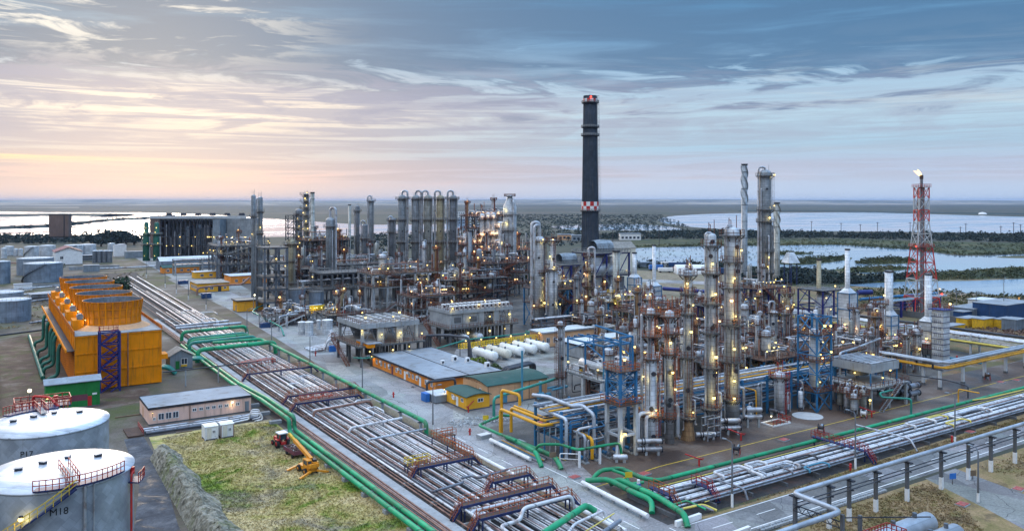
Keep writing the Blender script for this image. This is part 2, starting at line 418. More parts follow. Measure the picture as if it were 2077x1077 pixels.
def tag(o, label, cat, group=None, kind=None):
    if label: o['label'] = label
    if cat: o['category'] = cat
    if group: o['group'] = group
    if kind: o['kind'] = kind
    return o
def thing(name, label, cat, loc=(0, 0, 0), rz=0.0, group=None):
    o = bpy.data.objects.new(name, None); COL.objects.link(o); o.empty_display_size = .5
    o.location = loc; o.rotation_euler = (0, 0, rz)
    return tag(o, label, cat, group)
def struct(o): o['kind'] = 'structure'; return o
def dup(o, parent=None):                          # a thing with copies of its parts and their parts
    c = o.copy(); COL.objects.link(c)
    if parent is not None: c.parent = parent
    for ch in list(o.children): dup(ch, c)
    return c
rnd = random.Random(7)
NTH = ['first', 'second', 'third', 'fourth', 'fifth', 'sixth', 'seventh', 'eighth', 'ninth', 'tenth', 'eleventh', 'twelfth', 'thirteenth',
       'fourteenth', 'fifteenth', 'sixteenth', 'seventeenth', 'eighteenth', 'nineteenth', 'twentieth', 'twenty-first', 'twenty-second',
       'twenty-third', 'twenty-fourth', 'twenty-fifth', 'twenty-sixth', 'twenty-seventh', 'twenty-eighth', 'twenty-ninth', 'thirtieth']
NTH += ['thirty-'+q for q in NTH[:9]]+['fortieth']+['forty-'+q for q in NTH[:9]]
# a lamp: housing, bracket and the glowing bulb; a real light sits in it where it washes what stands beside it
LAMPMESH = {}
def lamp(parent, p, kind='lamp_warm', r=.28, watt=0, name='lamp', drop=.9):
    r = round(r*rnd.choice((.5, .65, .8, 1.0)), 3); watt *= rnd.choice((.45, .7, 1, 1.25)); key = (kind, r, drop)
    if key not in LAMPMESH:
        m = MB('steel_dark'); m.bar((0, 0, -drop), (0, 0, -.1), .08); m.cyl((0, 0, r*.75), r*.8, .14, 8)
        m.use(kind); m.rev([(0, -r), (r*.7, -r*.7), (r, 0), (r*.7, r*.7), (0, r)], 8)
        o = m.build(name); LAMPMESH[key] = o.data; bpy.data.objects.remove(o)
    o = bpy.data.objects.new(name, LAMPMESH[key]); COL.objects.link(o); o.location = p; o.parent = parent
    if watt:
        c = {'lamp_warm': (1, .76, .24), 'lamp_white': (1, .86, .5), 'lamp_amber': (1, .60, .28)}.get(kind, (1, .3, .2))
        l = bpy.data.lights.new('lamp_light', 'POINT'); l.energy = watt*.8; l.color = c; l.shadow_soft_size = .3
        lo = bpy.data.objects.new('lamp_light', l); COL.objects.link(lo); lo.parent = o; lo.location = (0, 0, -r-.45)
    return o
# ------------------------------------------------------------------ builders for the plant
VIEW = -pi/2-TH                                   # from anything in the plant, this heading looks back towards the road side
def ringrail(c, r, z, a0, a1, m, n=14, t=.07):
    b = MB(m); k = n
    P = [(c[0]+r*cos(a0+(a1-a0)*i/k), c[1]+r*sin(a0+(a1-a0)*i/k), z) for i in range(k+1)]
    for i in range(k):
        for h in (1.1, .55): b.bar(V(P[i])+V((0, 0, h)), V(P[i+1])+V((0, 0, h)), t)
    for p in P: b.bar(p, V(p)+V((0, 0, 1.1)), t)
    return b
def column(label, x, y, secs, plats=(), lads=(), pipes=(), lamps=(), skin='clad', rail='rail_orange', deck='deck_rust', name='distillation_tower',
           cat='tower', group=None, top='dome', skirt=None, topgear=True, nseg=24, watt=70, lk='lamp_warm', holes=(), rt=.08):
    """secs: (z0, z1, r); plats: (z, reach, a0, a1); lads: (z0, z1, angle); pipes: (radius, angle, z0, z1, gap); lamps: (z, angle)"""
    t = thing(name, label, cat, (x, y, 0), 0, group)
    pr = []
    for i, (z0, z1, r) in enumerate(secs):
        if i: pr.append((r, z0+abs(secs[i-1][2]-r)*1.2))
        else: pr += [(0, z0), (r, z0)]
        pr.append((r, z1))
    z1, r = secs[-1][1], secs[-1][2]
    if top == 'dome': pr += [(r*.9, z1+r*.3), (r*.6, z1+r*.52), (r*.25, z1+r*.62), (0, z1+r*.64)]
    elif top == 'cone': pr += [(r*.4, z1+r*1.4), (r*.4, z1+r*1.8), (0, z1+r*1.8)]
    else: pr += [(r*1.1, z1), (r*1.1, z1+.5), (r*.85, z1+.5), (r*.8, z1-1), (0, z1-1)]
    MB(skin).rev(pr, nseg).build('shell', t)
    def rad(z):
        for (a, b, q) in secs:
            if a <= z <= b: return q
        return secs[-1][2]
    if skirt:
        MB(skirt[0]).rev([(secs[0][2]*skirt[2], 0), (secs[0][2]+.04, skirt[1])], nseg).build('skirt', t)
    for (z, reach, a0, a1) in plats:
        q = rad(z); full = a1-a0 >= 2*pi-.01
        b = MB(deck); b.ring((0, 0, z), q+.02, q+reach, -.10, .06, a0, a1, 16)
        k = 8
        for i in range(k):
            g = a0+(a1-a0)*(i+.5)/k
            b.bar((q*cos(g), q*sin(g), z-reach), ((q+reach)*cos(g), (q+reach)*sin(g), z-.1), .12)
        d = b.build('platform', t)
        ringrail((0, 0), q+reach-.05, z+.06, a0, a1, rail, 11, rt).build('railing', d)
    for (z0, z1_, g) in lads:
        q = max(rad(z0), rad(z1_))+.28
        MB(rail).ladder((q*cos(g), q*sin(g), z0), (q*cos(g), q*sin(g), z1_), .6, (-sin(g), cos(g), 0), True, rt).build('ladder', t)
    for (pr_, g, z0, z1_, gap) in pipes:
        m = 'pipe_silver'
        q = max(rad(z0), rad(min(z1_, secs[-1][1])))+gap+pr_
        c, s_ = cos(g), sin(g)
        b = MB(m)
        if z1_ > secs[-1][1]:                      # an overhead line that comes out of the top
            b.tube([(0, 0, secs[-1][1]), (0, 0, z1_), (q*c, q*s_, z1_), (q*c, q*s_, z0)], pr_, 10, True, pr_*3)
        else:
            b.tube([((q-pr_-gap)*c, (q-pr_-gap)*s_, z1_), (q*c, q*s_, z1_), (q*c, q*s_, z0), (q*c*1.3, q*s_*1.3, z0)], pr_, 10, True, pr_*2.5)
        b.build('pipe', t)
    if rt < .1 and secs[-1][1] > 14:              # thin lines and tray manways up the shell
        q = random.Random(int(x*13+y*7)); zt = secs[-1][1]
        for i in range(4):
            g = VIEW+q.uniform(-1.3, 1.5); z0 = q.uniform(1, zt*.5); z1_ = q.uniform(z0+4, zt-.6); a = max(rad(z0), rad(z1_))+.22
            MB(('pipe_silver', 'pipe_rust', 'pipe_dark', 'pipe_grey')[i]).tube([(a*.8*cos(g), a*.8*sin(g), z1_), (a*cos(g), a*sin(g), z1_), (a*cos(g), a*sin(g), z0)], q.uniform(.06, .13), 6, True, .3).build('pipe', t)
        holes = tuple(holes)+tuple((zt*f, VIEW+q.uniform(-.5, .6)) for f in (.3, .55, .8))
    for (z, g) in holes:
        q = rad(z); c, s_ = cos(g), sin(g)
        MB('steel_dark').cyl((q*c*.95, q*s_*.95, z), .42, .35, 10, axis=(c, s_, 0)).build('manhole', t)
    for L in lamps:
        z, g = L[0], L[1]; q = rad(z)+1.15
        lamp(t, (q*cos(g), q*sin(g), z), L[2] if len(L) > 2 else lk, .34, watt)
    if topgear and top == 'dome':
        b = MB(rail); q = secs[-1][2]; z = secs[-1][1]
        for i in range(3):
            g = 1+2.1*i; b.bar((q*.6*cos(g), q*.6*sin(g), z), (q*.6*cos(g), q*.6*sin(g), z+2.2+.5*i), .1)
        b.bar((q*.6*cos(1), q*.6*sin(1), z+2.2), (q*1.5*cos(1), q*1.5*sin(1), z+2.2), .12)
        b.build('davit', t)
    return t
def stack(label, x, y, z0, h, r, skin='clad_old', spiral=0, group=None, name='chimney_stack', cat='stack', cap='steel_dark', bands=0):
    t = thing(name, label, cat, (x, y, 0), 0, group)
    MB(skin).rev([(r, z0), (r*.96, h), (r*.8, h), (r*.75, h-1.5), (0, h-1.5)], 18).build('shell', t)
    MB(cap).ring((0, 0, h-.5), r*.95, r*1.14, 0, .55, n=18).build('rim', t)
    if spiral:
        b = MB(skin); q = r*1.0
        for k in range(3):
            P = []
            for i in range(33):
                g = 2*pi*k/3+2*pi*i/32*1.0; P.append((cos(g), sin(g), h-1-i/32*spiral))
            for a, c in zip(P, P[1:]):
                b.bar((a[0]*q*1.1, a[1]*q*1.1, a[2]), (c[0]*q*1.1, c[1]*q*1.1, c[2]), r*.32, .16)
        b.build('spiral_strake', t)
    if bands:
        b = MB('steel_dark')
        for i in range(bands): b.ring((0, 0, z0+(h-z0)*(i+.5)/bands), r*.99, r*1.06, 0, .22, n=18)
        b.build('band', t)
    return t
def heater(label, x, y, br, bh, boxw, boxh, coneh, sr, h, skin='clad_white', frame='steel_light_blue', rail='rail_red', box=True, lamps=2, watt=50, ring2=True, group=None):
    """fired heater: round fire chamber, square convection box, cone, stack"""
    t = thing('fired_heater', label, 'heater', (x, y, 0), 0, group)
    z = 2.2
    b = MB('steel_grey')
    for i in range(8):
        g = 2*pi*i/8; b.bar((br*.85*cos(g), br*.85*sin(g), 0), (br*.85*cos(g), br*.85*sin(g), z), .35)
    b.build('leg', t)
    MB(skin).rev([(0, z), (br, z), (br, z+bh), (boxw*.55, z+bh+1.0), (0, z+bh+1.0)], 24).build('fire_chamber', t)
    b = MB('steel_dark')
    for i in range(14):
        g = 2*pi*i/14; b.bar((br*1.02*cos(g), br*1.02*sin(g), z), (br*1.02*cos(g), br*1.02*sin(g), z+bh), .12)
    b.build('stiffener', t)
    z2 = z+bh+1.0; w = boxw/2
    MB(skin).box(-w, -w, z2, w, w, z2+boxh).build('convection_box', t)
    b = MB(frame)
    for sx_ in (-1, 1):
        for sy in (-1, 1): b.bar((sx_*(w+.1), sy*(w+.1), z2-1), (sx_*(w+.1), sy*(w+.1), z2+boxh), .22)
    for k in range(3):
        zz = z2+boxh*k/2
        for i in (-1, 1): b.bar((-w-.1, i*(w+.12), zz), (w+.1, i*(w+.12), zz), .2); b.bar((i*(w+.12), -w-.1, zz), (i*(w+.12), w+.1, zz), .2)
    b.build('frame', t)
    z3 = z2+boxh
    MB(skin).rev([(w*1.38, z3), (sr, z3+coneh)], 4, a0=pi/4, smooth=False).build('cone', t)
    MB(skin).rev([(sr, z3+coneh-.05), (sr, h), (sr*.85, h), (sr*.8, h-1), (0, h-1)], 18).build('stack_pipe', t)
    MB('steel_dark').ring((0, 0, h-.35), sr*.96, sr*1.12, 0, .4, n=18).build('rim', t)
    for (zz, q) in ([(z+bh*.55, br), (z+bh+.05, br)] if ring2 else [(z+bh+.05, br)]):
        d = MB('deck_grey').ring((0, 0, zz), q, q+1.1, -.1, .06, n=20).build('platform', t)
        ringrail((0, 0), q+1.05, zz+.06, 0, 2*pi, rail, 20, .08).build('railing', d)
    g = VIEW+.9
    MB(rail).ladder(((br+.3)*cos(g), (br+.3)*sin(g), 0), ((br+.3)*cos(g), (br+.3)*sin(g), z+bh), .6, (-sin(g), cos(g), 0), True, .08).build('ladder', t)
    for i in range(lamps):
        g = VIEW+(-.6, .5, 0, 1)[i]
        lamp(t, ((br+1.0)*cos(g), (br+1.0)*sin(g), z+bh+1.6-(i % 2)*bh*.5), 'lamp_warm', .34, watt)
    return t
def frame(label, x0, y0, x1, y1, levels, nx=3, ny=2, post=.35, m='steel_grey', deck='deck_grey', rail='rail_red', brace=True, decks=None,
          name='steel_structure', cat='structure', lamps=(), watt=30, stair=True, lk='lamp_warm', group=None, roof=None, railt=.08, dens=1.6):
    """open steel or concrete frame; levels = heights of its floors"""
    W_, D = x1-x0, y1-y0
    t = thing(name, label, cat, (x0, y0, 0), 0, group)
    xs = [W_*i/(nx-1) for i in range(nx)]; ys = [D*i/(ny-1) for i in range(ny)]
    top = levels[-1]; pm = None
    for px_ in xs:
        for py_ in ys:
            if pm is None:
                o = MB(m).box(-post/2, -post/2, 0, post/2, post/2, top).build('post', t); pm = o.data
            else:
                o = bpy.data.objects.new('post', pm); COL.objects.link(o); o.parent = t
            o.location = (px_, py_, 0)
    b = MB(m)
    for z in levels:
        for py_ in ys: b.box(-post/2, py_-post*.35, z-post*.9, W_+post/2, py_+post*.35, z-.12)
        for px_ in xs: b.box(px_-post*.33, -post/2, z-post*.8, px_+post*.33, D+post/2, z-.14)
    b.build('beam', t)
    if brace:
        b = MB(m); zz = [0]+list(levels)
        for k in range(len(zz)-1):
            for i in range(nx-1):
                if (i+k) % 2 == 0:
                    for py_ in (0, D): b.bar((xs[i], py_, zz[k]), (xs[i+1], py_, zz[k+1]), post*.5)
            for i in range(ny-1):
                if (i+k) % 2 == 1 or ny == 2:
                    for px_ in (0, W_): b.bar((px_, ys[i], zz[k]), (px_, ys[i+1], zz[k+1]), post*.5)
        b.build('brace', t)
    for i, z in enumerate(levels):
        if decks is not None and i not in decks: continue
        d = MB(deck).box(-.5, -.5, z-.11, W_+.5, D+.5, z+.05).build('deck', t)
        if rail: MB(rail).rail([(-.45, -.45, z+.05), (W_+.45, -.45, z+.05), (W_+.45, D+.45, z+.05), (-.45, D+.45, z+.05)], 1.1, dens, railt, True).build('railing', d)
    if stair and len(levels):
        b = MB(m); zz = [0]+list(levels)
        for k in range(len(levels)):
            a, c = (W_*.15, W_*.7) if k % 2 == 0 else (W_*.7, W_*.15)
            b.stair((a, -1.1, zz[k]), (c, -1.1, zz[k+1]), .9, (0, 1, 0), True, rail or m)
        b.build('staircase', t)
    if roof:
        MB(roof).box(-.8, -.8, top+2.6, W_+.8, D+.8, top+2.8).build('roof', t)
    for (lx, ly, lz) in lamps: lamp(t, (lx*W_, ly*D, lz), lk, .27, watt, 'lamp', 2.1)
    return t
def rack_pipe(label, pts, r, m, group=None, name='pipe', cat='pipe', n=8, bend=None):
    o = MB(m).tube(pts, r, n, True, r*2.6 if bend is None else bend).build(name)
    return tag(o, label, cat, group)
def pipe_bridge(label, axis, a0, a1, c0, c1, tiers, step, m='steel_grey', post=.4, group=None):
    """posts and cross beams that carry pipes; axis 'x' or 'y' is the way the pipes run"""
    t = thing('pipe_support', label, 'pipe rack', (0, 0, 0), 0, group)
    k = max(1, round((a1-a0)/step)); b = MB(m); pm = None
    P = (lambda a, c, z: (a, c, z)) if axis == 'x' else (lambda a, c, z: (c, a, z))
    for i in range(k+1):
        a = a0+(a1-a0)*i/k
        for c in (c0, c1):
            if pm is None: o = MB(m).box(-post/2, -post/2, 0, post/2, post/2, tiers[-1]+.4).build('post', t); pm = o.data
            else: o = bpy.data.objects.new('post', pm); COL.objects.link(o); o.parent = t
            o.location = P(a, c, 0)
        for z in tiers: b.bar(P(a, c0, z-.18), P(a, c1, z-.18), post*.8, .3)
    for z in tiers:
        for c in (c0, c1): b.bar(P(a0, c, z-.5), P(a1, c, z-.5), post*.5, .28)
    b.build('beam', t)
    return t
def drum(label, p, q, r, m='clad_white', group=None, name='pressure_drum', cat='drum', saddles='concrete', zb=None, n=18, gear=True):
    """lying vessel on two saddles, p and q the ends of its straight part"""
    p, q = V(p), V(q); c = (p+q)/2; L = (q-p).length; rz = math.atan2(q.y-p.y, q.x-p.x)
    zb = 0 if zb is None else zb
    t = thing(name, label, cat, (c.x, c.y, zb), rz, group); h = c.z-zb
    MB(m).drum((-L/2, 0, h), (L/2, 0, h), r, n).build('shell', t)
    for s in (-.3, .3):
        MB(saddles).box(L*s-.25, -r*.8, 0, L*s+.25, r*.8, h-r*.55).build('saddle', t)
    if gear:
        b = MB('steel_grey')
        for s in (-.35, 0, .3): b.cyl((L*s, 0, h+r*.9), r*.18+.05, r*.45+.1, 8)
        b.build('nozzle', t)
        MB('steel_dark').ring((0, 0, 0), .01, .02, 0, .01) if 0 else None
    return t
def vessel(label, x, y, z, r, h, m='clad', group=None, name='upright_vessel', cat='vessel', leg=1.0, pipe=True, deckring=None):
    t = thing(name, label, cat, (x, y, z), 0, group)
    b = MB('steel_grey')
    for i in range(4):
        g = pi/4+pi*i/2; b.bar((r*.8*cos(g), r*.8*sin(g), 0), (r*.8*cos(g), r*.8*sin(g), leg+.4), .14)
    b.build('leg', t)
    MB(m).drum((0, 0, leg+r*.4), (0, 0, leg+h-r*.4), r, 16).build('shell', t)
    if pipe:
        MB('pipe_silver').tube([(0, 0, leg+h-.1), (0, 0, leg+h+.6), (r+.5, 0, leg+h+.6), (r+.5, 0, .3)], .12+r*.06, 8, True, .4).build('pipe', t)
    if deckring:
        d = MB('deck_rust').ring((0, 0, leg+h*.75), r, r+.9, -.08, .05, n=14).build('platform', t)
        ringrail((0, 0), r+.85, leg+h*.75, 0, 2*pi, deckring, 12, .08).build('railing', d)
    return t
def exchanger(label, x, y, z, L, r, rz=0.0, m='pipe_silver', n=2, group=None, lift=1.0):
    t = thing('heat_exchanger', label, 'heat exchanger', (x, y, z), rz, group)
    for k in range(n):
        h = lift+r+k*(2*r+.45)
        s = MB(m).cyl((-L/2, 0, h), r, L, 14, axis=(1, 0, 0)).build('shell', t)
        b = MB('steel_dark')
        for e in (-L/2-.12, -L/2+.35, L/2-.12): b.cyl((e, 0, h), r*1.25, .16, 14, axis=(1, 0, 0))
        b.build('flange', s)
        MB(m).cyl((-L/2-.9, 0, h), r*.95, .8, 14, axis=(1, 0, 0)).build('channel_head', t)
    b = MB('concrete')
    for e in (-L*.3, L*.3): b.box(e-.2, -r*.7, 0, e+.2, r*.7, lift+.2)
    b.build('saddle', t)
    return t
def pump(label, x, y, z=0, rz=0.0, m='bright_blue', group=None):
    t = thing('pump', label, 'pump', (x, y, z), rz, group)
    MB('concrete').box(-1.1, -.45, 0, 1.1, .45, .3).build('base', t)
    MB(m).cyl((.1, 0, .75), .32, .95, 10, axis=(1, 0, 0)).build('motor', t)
    MB('steel_grey').cyl((-.85, 0, .75), .42, .5, 10, axis=(1, 0, 0)).tube([(-.6, 0, .9), (-.6, 0, 1.7)], .13, 8).build('casing', t)
    return t
def storage_tank(label, x, y, r, h, skin='tank_steel', roof='tank_roof', rise=.6, group=None, stairm='steel_dark', a_st=None, n=48, rimrail=None):
    t = thing('storage_tank', label, 'storage tank', (x, y, 0), 0, group)
    MB(skin).rev([(r, 0), (r, h)], n).build('shell', t)
    MB(roof).rev([(r+.12, h-.12), (r+.12, h+.02), (r*.66, h+rise*.56), (r*.33, h+rise*.88), (0, h+rise)], n).build('roof', t)
    if a_st is not None:
        b = MB(stairm); k = 16; a0, a1 = a_st
        P = [((r+.6)*cos(a0+(a1-a0)*i/k), (r+.6)*sin(a0+(a1-a0)*i/k), h*i/k) for i in range(k+1)]
        for a, c in zip(P, P[1:]):
            b.bar(a, c, .8, .15); b.bar(V(a)+V((0, 0, 1)), V(c)+V((0, 0, 1)), .08); b.bar(a, V(a)+V((0, 0, 1)), .08)
        b.build('staircase', t)
    if rimrail: ringrail((0, 0), r-.1, h, 0, 2*pi, rimrail, 28, .07).build('railing', t)
    return t
def house(label, x0, y0, x1, y1, h, wall, roof, rooftype='flat', rise=.8, wins=(), doors=(), name='building', cat='building', over=.35, trim=None, extra=None, group=None, plinth='concrete_dark', winm='window_glass'):
    """wins and doors: (side, along, z0, width, height); side w/s/e/n with south facing the near road"""
    W_, D = x1-x0, y1-y0
    t = thing(name, label, cat, (x0, y0, 0), 0, group)
    MB(wall).box(0, 0, .25, W_, D, h).build('wall', t)
    MB(plinth).box(-.04, -.04, 0, W_+.04, D+.04, .3).build('plinth', t)
    o = over
    if rooftype == 'flat':
        b = MB(roof); b.box(-o, -o, h, W_+o, D+o, h+.22)
        if trim: b.use(trim).box(-o-.05, -o-.05, h-.18, W_+o+.05, -o, h+.3); b.box(-o-.05, -o, h-.18, -o, D+o, h+.3); b.box(W_+o, -o, h-.18, W_+o+.05, D+o, h+.3); b.box(-o, D+o, h-.18, W_+o+.05, D+o+.05, h+.3)
        b.build('roof', t)
    else:                                          # low arch or gable, ridge along x or y
        b = MB(roof); k = 2 if rooftype[0] == 'g' else 8; ax = rooftype[-1]
        n = []
        for i in range(k+1):
            f = i/k; zz = h+rise*(1-abs(2*f-1) if k == 2 else 1-(2*f-1)**2)
            n.append((f, zz))
        base = len(b.v)
        for e in (0, 1):
            for dz in (0, .15):
                for f, zz in n:
                    if ax == 'x': b.v.append((-o+(W_+2*o)*e, -o+(D+2*o)*f, zz+dz))
                    else: b.v.append((-o+(W_+2*o)*f, -o+(D+2*o)*e, zz+dz))
        q = k+1
        for i in range(k):
            b.face([base+q+i, base+q+i+1, base+3*q+i+1, base+3*q+i]); b.face([base+i, base+2*q+i, base+2*q+i+1, base+i+1])
            for e in (0, 2): b.face([base+e*q+i, base+e*q+i+1, base+e*q+q+i+1, base+e*q+q+i])
        for i in (0, k): b.face([base+i, base+q+i, base+3*q+i, base+2*q+i])
        b.build('roof', t)
        b = MB(wall)
        for e in (.02, .98):
            P = []
            for f, zz in n: P.append((W_*e, D*f, zz) if ax == 'x' else (W_*f, D*e, zz))
            base = len(b.v); b.v += P; b.face(list(range(base, base+len(P))))
        b.build('gable', t)
    def place(mb, s, a, z0, w, hh, d0, d1):
        if s == 's': mb.box(a-w/2, -d1, z0, a+w/2, -d0, z0+hh)
        elif s == 'n': mb.box(a-w/2, D+d0, z0, a+w/2, D+d1, z0+hh)
        elif s == 'w': mb.box(-d1, a-w/2, z0, -d0, a+w/2, z0+hh)
        else: mb.box(W_+d0, a-w/2, z0, W_+d1, a+w/2, z0+hh)
        return mb
    for (s, a, z0, w, hh) in wins:
        f = MB('white_paint')
        for da in (-w/2, 0, w/2): place(f, s, a+da, z0, .09, hh, .004, .07)
        for dz in (-.04, hh): place(f, s, a, z0+dz, w+.1, .09, .004, .08)
        f = f.build('window', t)
        place(MB(winm), s, a, z0, w, hh, .003, .03).build('pane', f)
    for dd in doors:
        s, a, z0, w, hh = dd[:5]
        place(MB(dd[5] if len(dd) > 5 else 'zinc'), s, a, z0, w, hh, .004, .07).build('door', t)
    return t
def street_lamp(label, x, y, h=9.0, rz=0.0, lit=None, group='lamp posts along the plant roads', white=2.0, arm=1.3):
    t = thing('lamp_post', label, 'lamp post', (x, y, 0), rz, group)
    MB('concrete_dark').rev([(.17, 0), (.10, h), (0, h)], 8).build('pole', t)
    if white: MB('white_paint').rev([(.20, 0), (.185, white)], 8).build('painted_base', t)
    MB('steel_grey').tube([(0, 0, h-.1), (.2, 0, h+.35), (arm, 0, h+.5)], .06, 6).build('arm', t)
    MB('zinc').cbox((arm+.2, 0, h+.5), (.75, .3, .16)).build('lamp_head', t)
    if lit: lamp(t, (arm+.2, 0, h+.2), lit, .4, 120)
    return t
def bush(label, x, y, r, h, m='leaf_mid', trunk=True, seed=0, n=260, name='tree', cat='tree', group=None, z=0):
    g = random.Random(seed*7919+13)
    t = thing(name, label, cat, (x, y, z), 0, group)
    if trunk:
        b = MB('bark'); b.rev([(r*.10, 0), (r*.06, h*.55), (0, h*.6)], 7)
        for i in range(5):
            a = g.random()*6.28; b.bar((0, 0, h*(.25+.06*i)), (r*.6*cos(a), r*.6*sin(a), h*(.5+.07*i)), r*.05)
        b.build('trunk', t)
    c = MB(m); lob = [(g.uniform(-.55, .55)*r, g.uniform(-.55, .55)*r, h*g.uniform(.35, .82), g.uniform(.35, .6)) for _ in range(9)]
    for i in range(n):
        L = lob[i % 9]; q = r*L[3]
        d = V((g.gauss(0, 1), g.gauss(0, 1), g.gauss(0, .9))).normalized()*q*g.uniform(.55, 1.08)
        p = V((L[0], L[1], L[2]))+V((d.x, d.y, d.z*h/(2.3*r)))
        p.z = max(p.z, .1)
        s = r*g.uniform(.06, .15)
        u = V((g.gauss(0, 1), g.gauss(0, 1), g.gauss(0, 1))).normalized(); w = u.cross(V((g.gauss(0, 1), g.gauss(0, 1), g.gauss(0, 1)))).normalized()
        k = len(c.v); c.v += [tuple(p-u*s), tuple(p-w*s*.7), tuple(p+u*s), tuple(p+w*s*.7)]; c.face([k, k+1, k+2, k+3])
    c.build('crown', t)
    return t
def hydrant(label, x, y, group='red hydrants', h=1.3):
    t = thing('hydrant', label, 'hydrant', (x, y, 0), 0, group)
    MB('red_paint').cyl((0, 0, 0), .17, h*.8, 10).rev([(.17, h*.8), (.24, h*.82), (.24, h*.9), (.1, h), (0, h)], 10).build('body', t)
    MB('red_paint').cyl((-.35, 0, h*.6), .09, .7, 8, axis=(1, 0, 0)).build('outlet', t)
    return t
def monitor(label, x, y, rz):
    t = thing('water_monitor', label, 'fire monitor', (x, y, 0), rz)
    MB('red_paint').cyl((0, 0, 0), .16, 1.1, 10).build('riser', t)
    MB('red_paint').tube([(-.6, 0, 1.1), (.3, 0, 1.35), (2.4, 0, 2.1)], .11, 8).build('barrel', t)
    MB('rail_red').ring((-.5, 0, 1.3), .3, .38, 0, .06, n=10).build('hand_wheel', t)
    return t
def hose_reel(label, x, y, rz=0.0, m='steel_dark'):
    t = thing('hose_reel', label, 'hose reel', (x, y, 0), rz)
    b = MB(m)
    for s in (-.5, .5): b.ring((0, 0, 0), .1, .2, 0, .1, n=6); b.rev([(.75, s-.04), (.75, s+.04), (.6, s+.04), (.6, s-.04), (.75, s-.04)], 16, (0, 0, 1.1), (0, 1, 0))
    b.rev([(.35, -.5), (.35, .5)], 12, (0, 0, 1.1), (0, 1, 0)); b.build('reel', t)
    b = MB('rail_red')
    for s in (-.6, .6): b.bar((-.5, s, 0), (0, s, 1.1), .09); b.bar((.5, s, 0), (0, s, 1.1), .09)
    b.build('stand', t)
    MB('zinc').cyl((.9, 0, .9), .3, .9, 10, axis=(1, 0, .3)).build('foam_barrel', t)
    return t
def sheet(name, pts, z, m, sub=None):
    b = MB(m); b.v = [(p[0], p[1], z) for p in pts]; b.face(list(range(len(pts))))
    return struct(b.build(name))
def prism(b, pts, z0, z1):
    k = len(b.v); n = len(pts); b.v += [(p[0], p[1], z0) for p in pts]+[(p[0], p[1], z1) for p in pts]
    b.face(list(range(k+n-1, k-1, -1))); b.face(list(range(k+n, k+2*n)))
    for i in range(n): j = (i+1) % n; b.face([k+i, k+j, k+n+j, k+n+i])
    return b
def flat(b, x0, y0, x1, y1, z):
    k = len(b.v); b.v += [(x0, y0, z), (x1, y0, z), (x1, y1, z), (x0, y1, z)]; b.face([k, k+1, k+2, k+3]); return b
# ------------------------------------------------------------------ ground materials
def groundmat(name, stops, scale, dirt=None, dscale=.05, damt=.5, cells=0.0, rough=.9, bump=.4, wet=None):
    m = bpy.data.materials.new(name); m.use_nodes = True; MATS[name] = m
    t = NT(m.node_tree); pos = t.n('ShaderNodeNewGeometry').outputs['Position']
    n = t.noise(pos, scale, 8, .65, .4)
    cc = t.ramp(n, stops); ro = rough
    if cells:
        vo = t.n('ShaderNodeTexVoronoi', i_Vector=t.vm('ADD', t.vm('MULTIPLY', pos, (1.0, .5, 1)), (0, 0, 0)), i_Scale=cells, i_Randomness=.85)
        cc = t.mix(.5, cc, vo.outputs['Color'], 'SOFT_LIGHT')
        hs = t.n('ShaderNodeHueSaturation', i_Saturation=.14, i_Color=cc); cc = hs.outputs[0]
        ve = t.n('ShaderNodeTexVoronoi', feature='DISTANCE_TO_EDGE', i_Vector=t.vm('ADD', pos, t.vm('SCALE', t.n('ShaderNodeTexNoise', i_Vector=pos, i_Scale=.5).outputs[1])), i_Scale=cells*1.1)
        cc = t.mix(t.mr(ve.outputs[0], .009, .0), cc, (.045, .045, .05, 1))
    if dirt:
        d = t.mr(t.noise(pos, dscale, 7, .7, .8), .60-damt*.3, .72-damt*.1)
        cc = t.mix(d, cc, c4(dirt))
        if wet is not None: ro = t.mr(d, 0, 1, rough, wet)
    fine = t.mr(t.noise(pos, 2.6, 4, .8), .25, .75, .72, 1.25)
    cc = t.vm('SCALE', cc); t.nt.links.new(fine, t.nt.nodes[-1].inputs[3])
    b = t.n('ShaderNodeBsdfPrincipled', i_Base_Color=cc); t.put(b.inputs['Roughness'], ro); b.inputs['Specular IOR Level'].default_value = .3
    bm = t.n('ShaderNodeBump', i_Strength=bump, i_Distance=.12, i_Height=t.noise(pos, 1.4, 6, .75)); t.nt.links.new(bm.outputs[0], b.inputs['Normal'])
    o = t.n('ShaderNodeOutputMaterial'); t.nt.links.new(b.outputs[0], o.inputs[0])
groundmat('g_land', [(.25, (.030, .036, .030)), (.42, (.062, .060, .046)), (.55, (.042, .052, .034)), (.68, (.12, .105, .08)), (.8, (.034, .046, .034))], .0045, (.10, .085, .065), .0011, .5, bump=0)
groundmat('g_dirt', [(.3, (.055, .045, .035)), (.5, (.12, .098, .078)), (.7, (.24, .22, .195))], .05, (.075, .085, .025), .03, .5)
groundmat('g_floor', [(.3, (.05, .048, .045)), (.5, (.10, .092, .085)), (.7, (.18, .165, .15))], .12, (.03, .028, .026), .08, .5, rough=.8, wet=.4)
groundmat('g_yard', [(.3, (.17, .165, .16)), (.5, (.26, .25, .24)), (.7, (.36, .35, .33))], .05, (.12, .10, .085), .045, .62, cells=.09)
groundmat('g_wet', [(.3, (.085, .055, .042)), (.5, (.135, .095, .075)), (.7, (.22, .19, .17))], .07, (.055, .038, .032), .06, .6, rough=.7, wet=.28)
groundmat('g_road', [(.3, (.19, .195, .205)), (.5, (.26, .26, .265)), (.7, (.33, .32, .315))], .08, (.20, .20, .21), .05, .35, cells=.16)
groundmat('g_road_dark', [(.3, (.12, .13, .15)), (.5, (.16, .17, .19)), (.7, (.21, .22, .23))], .08, (.33, .33, .33), .05, .2, cells=.13)
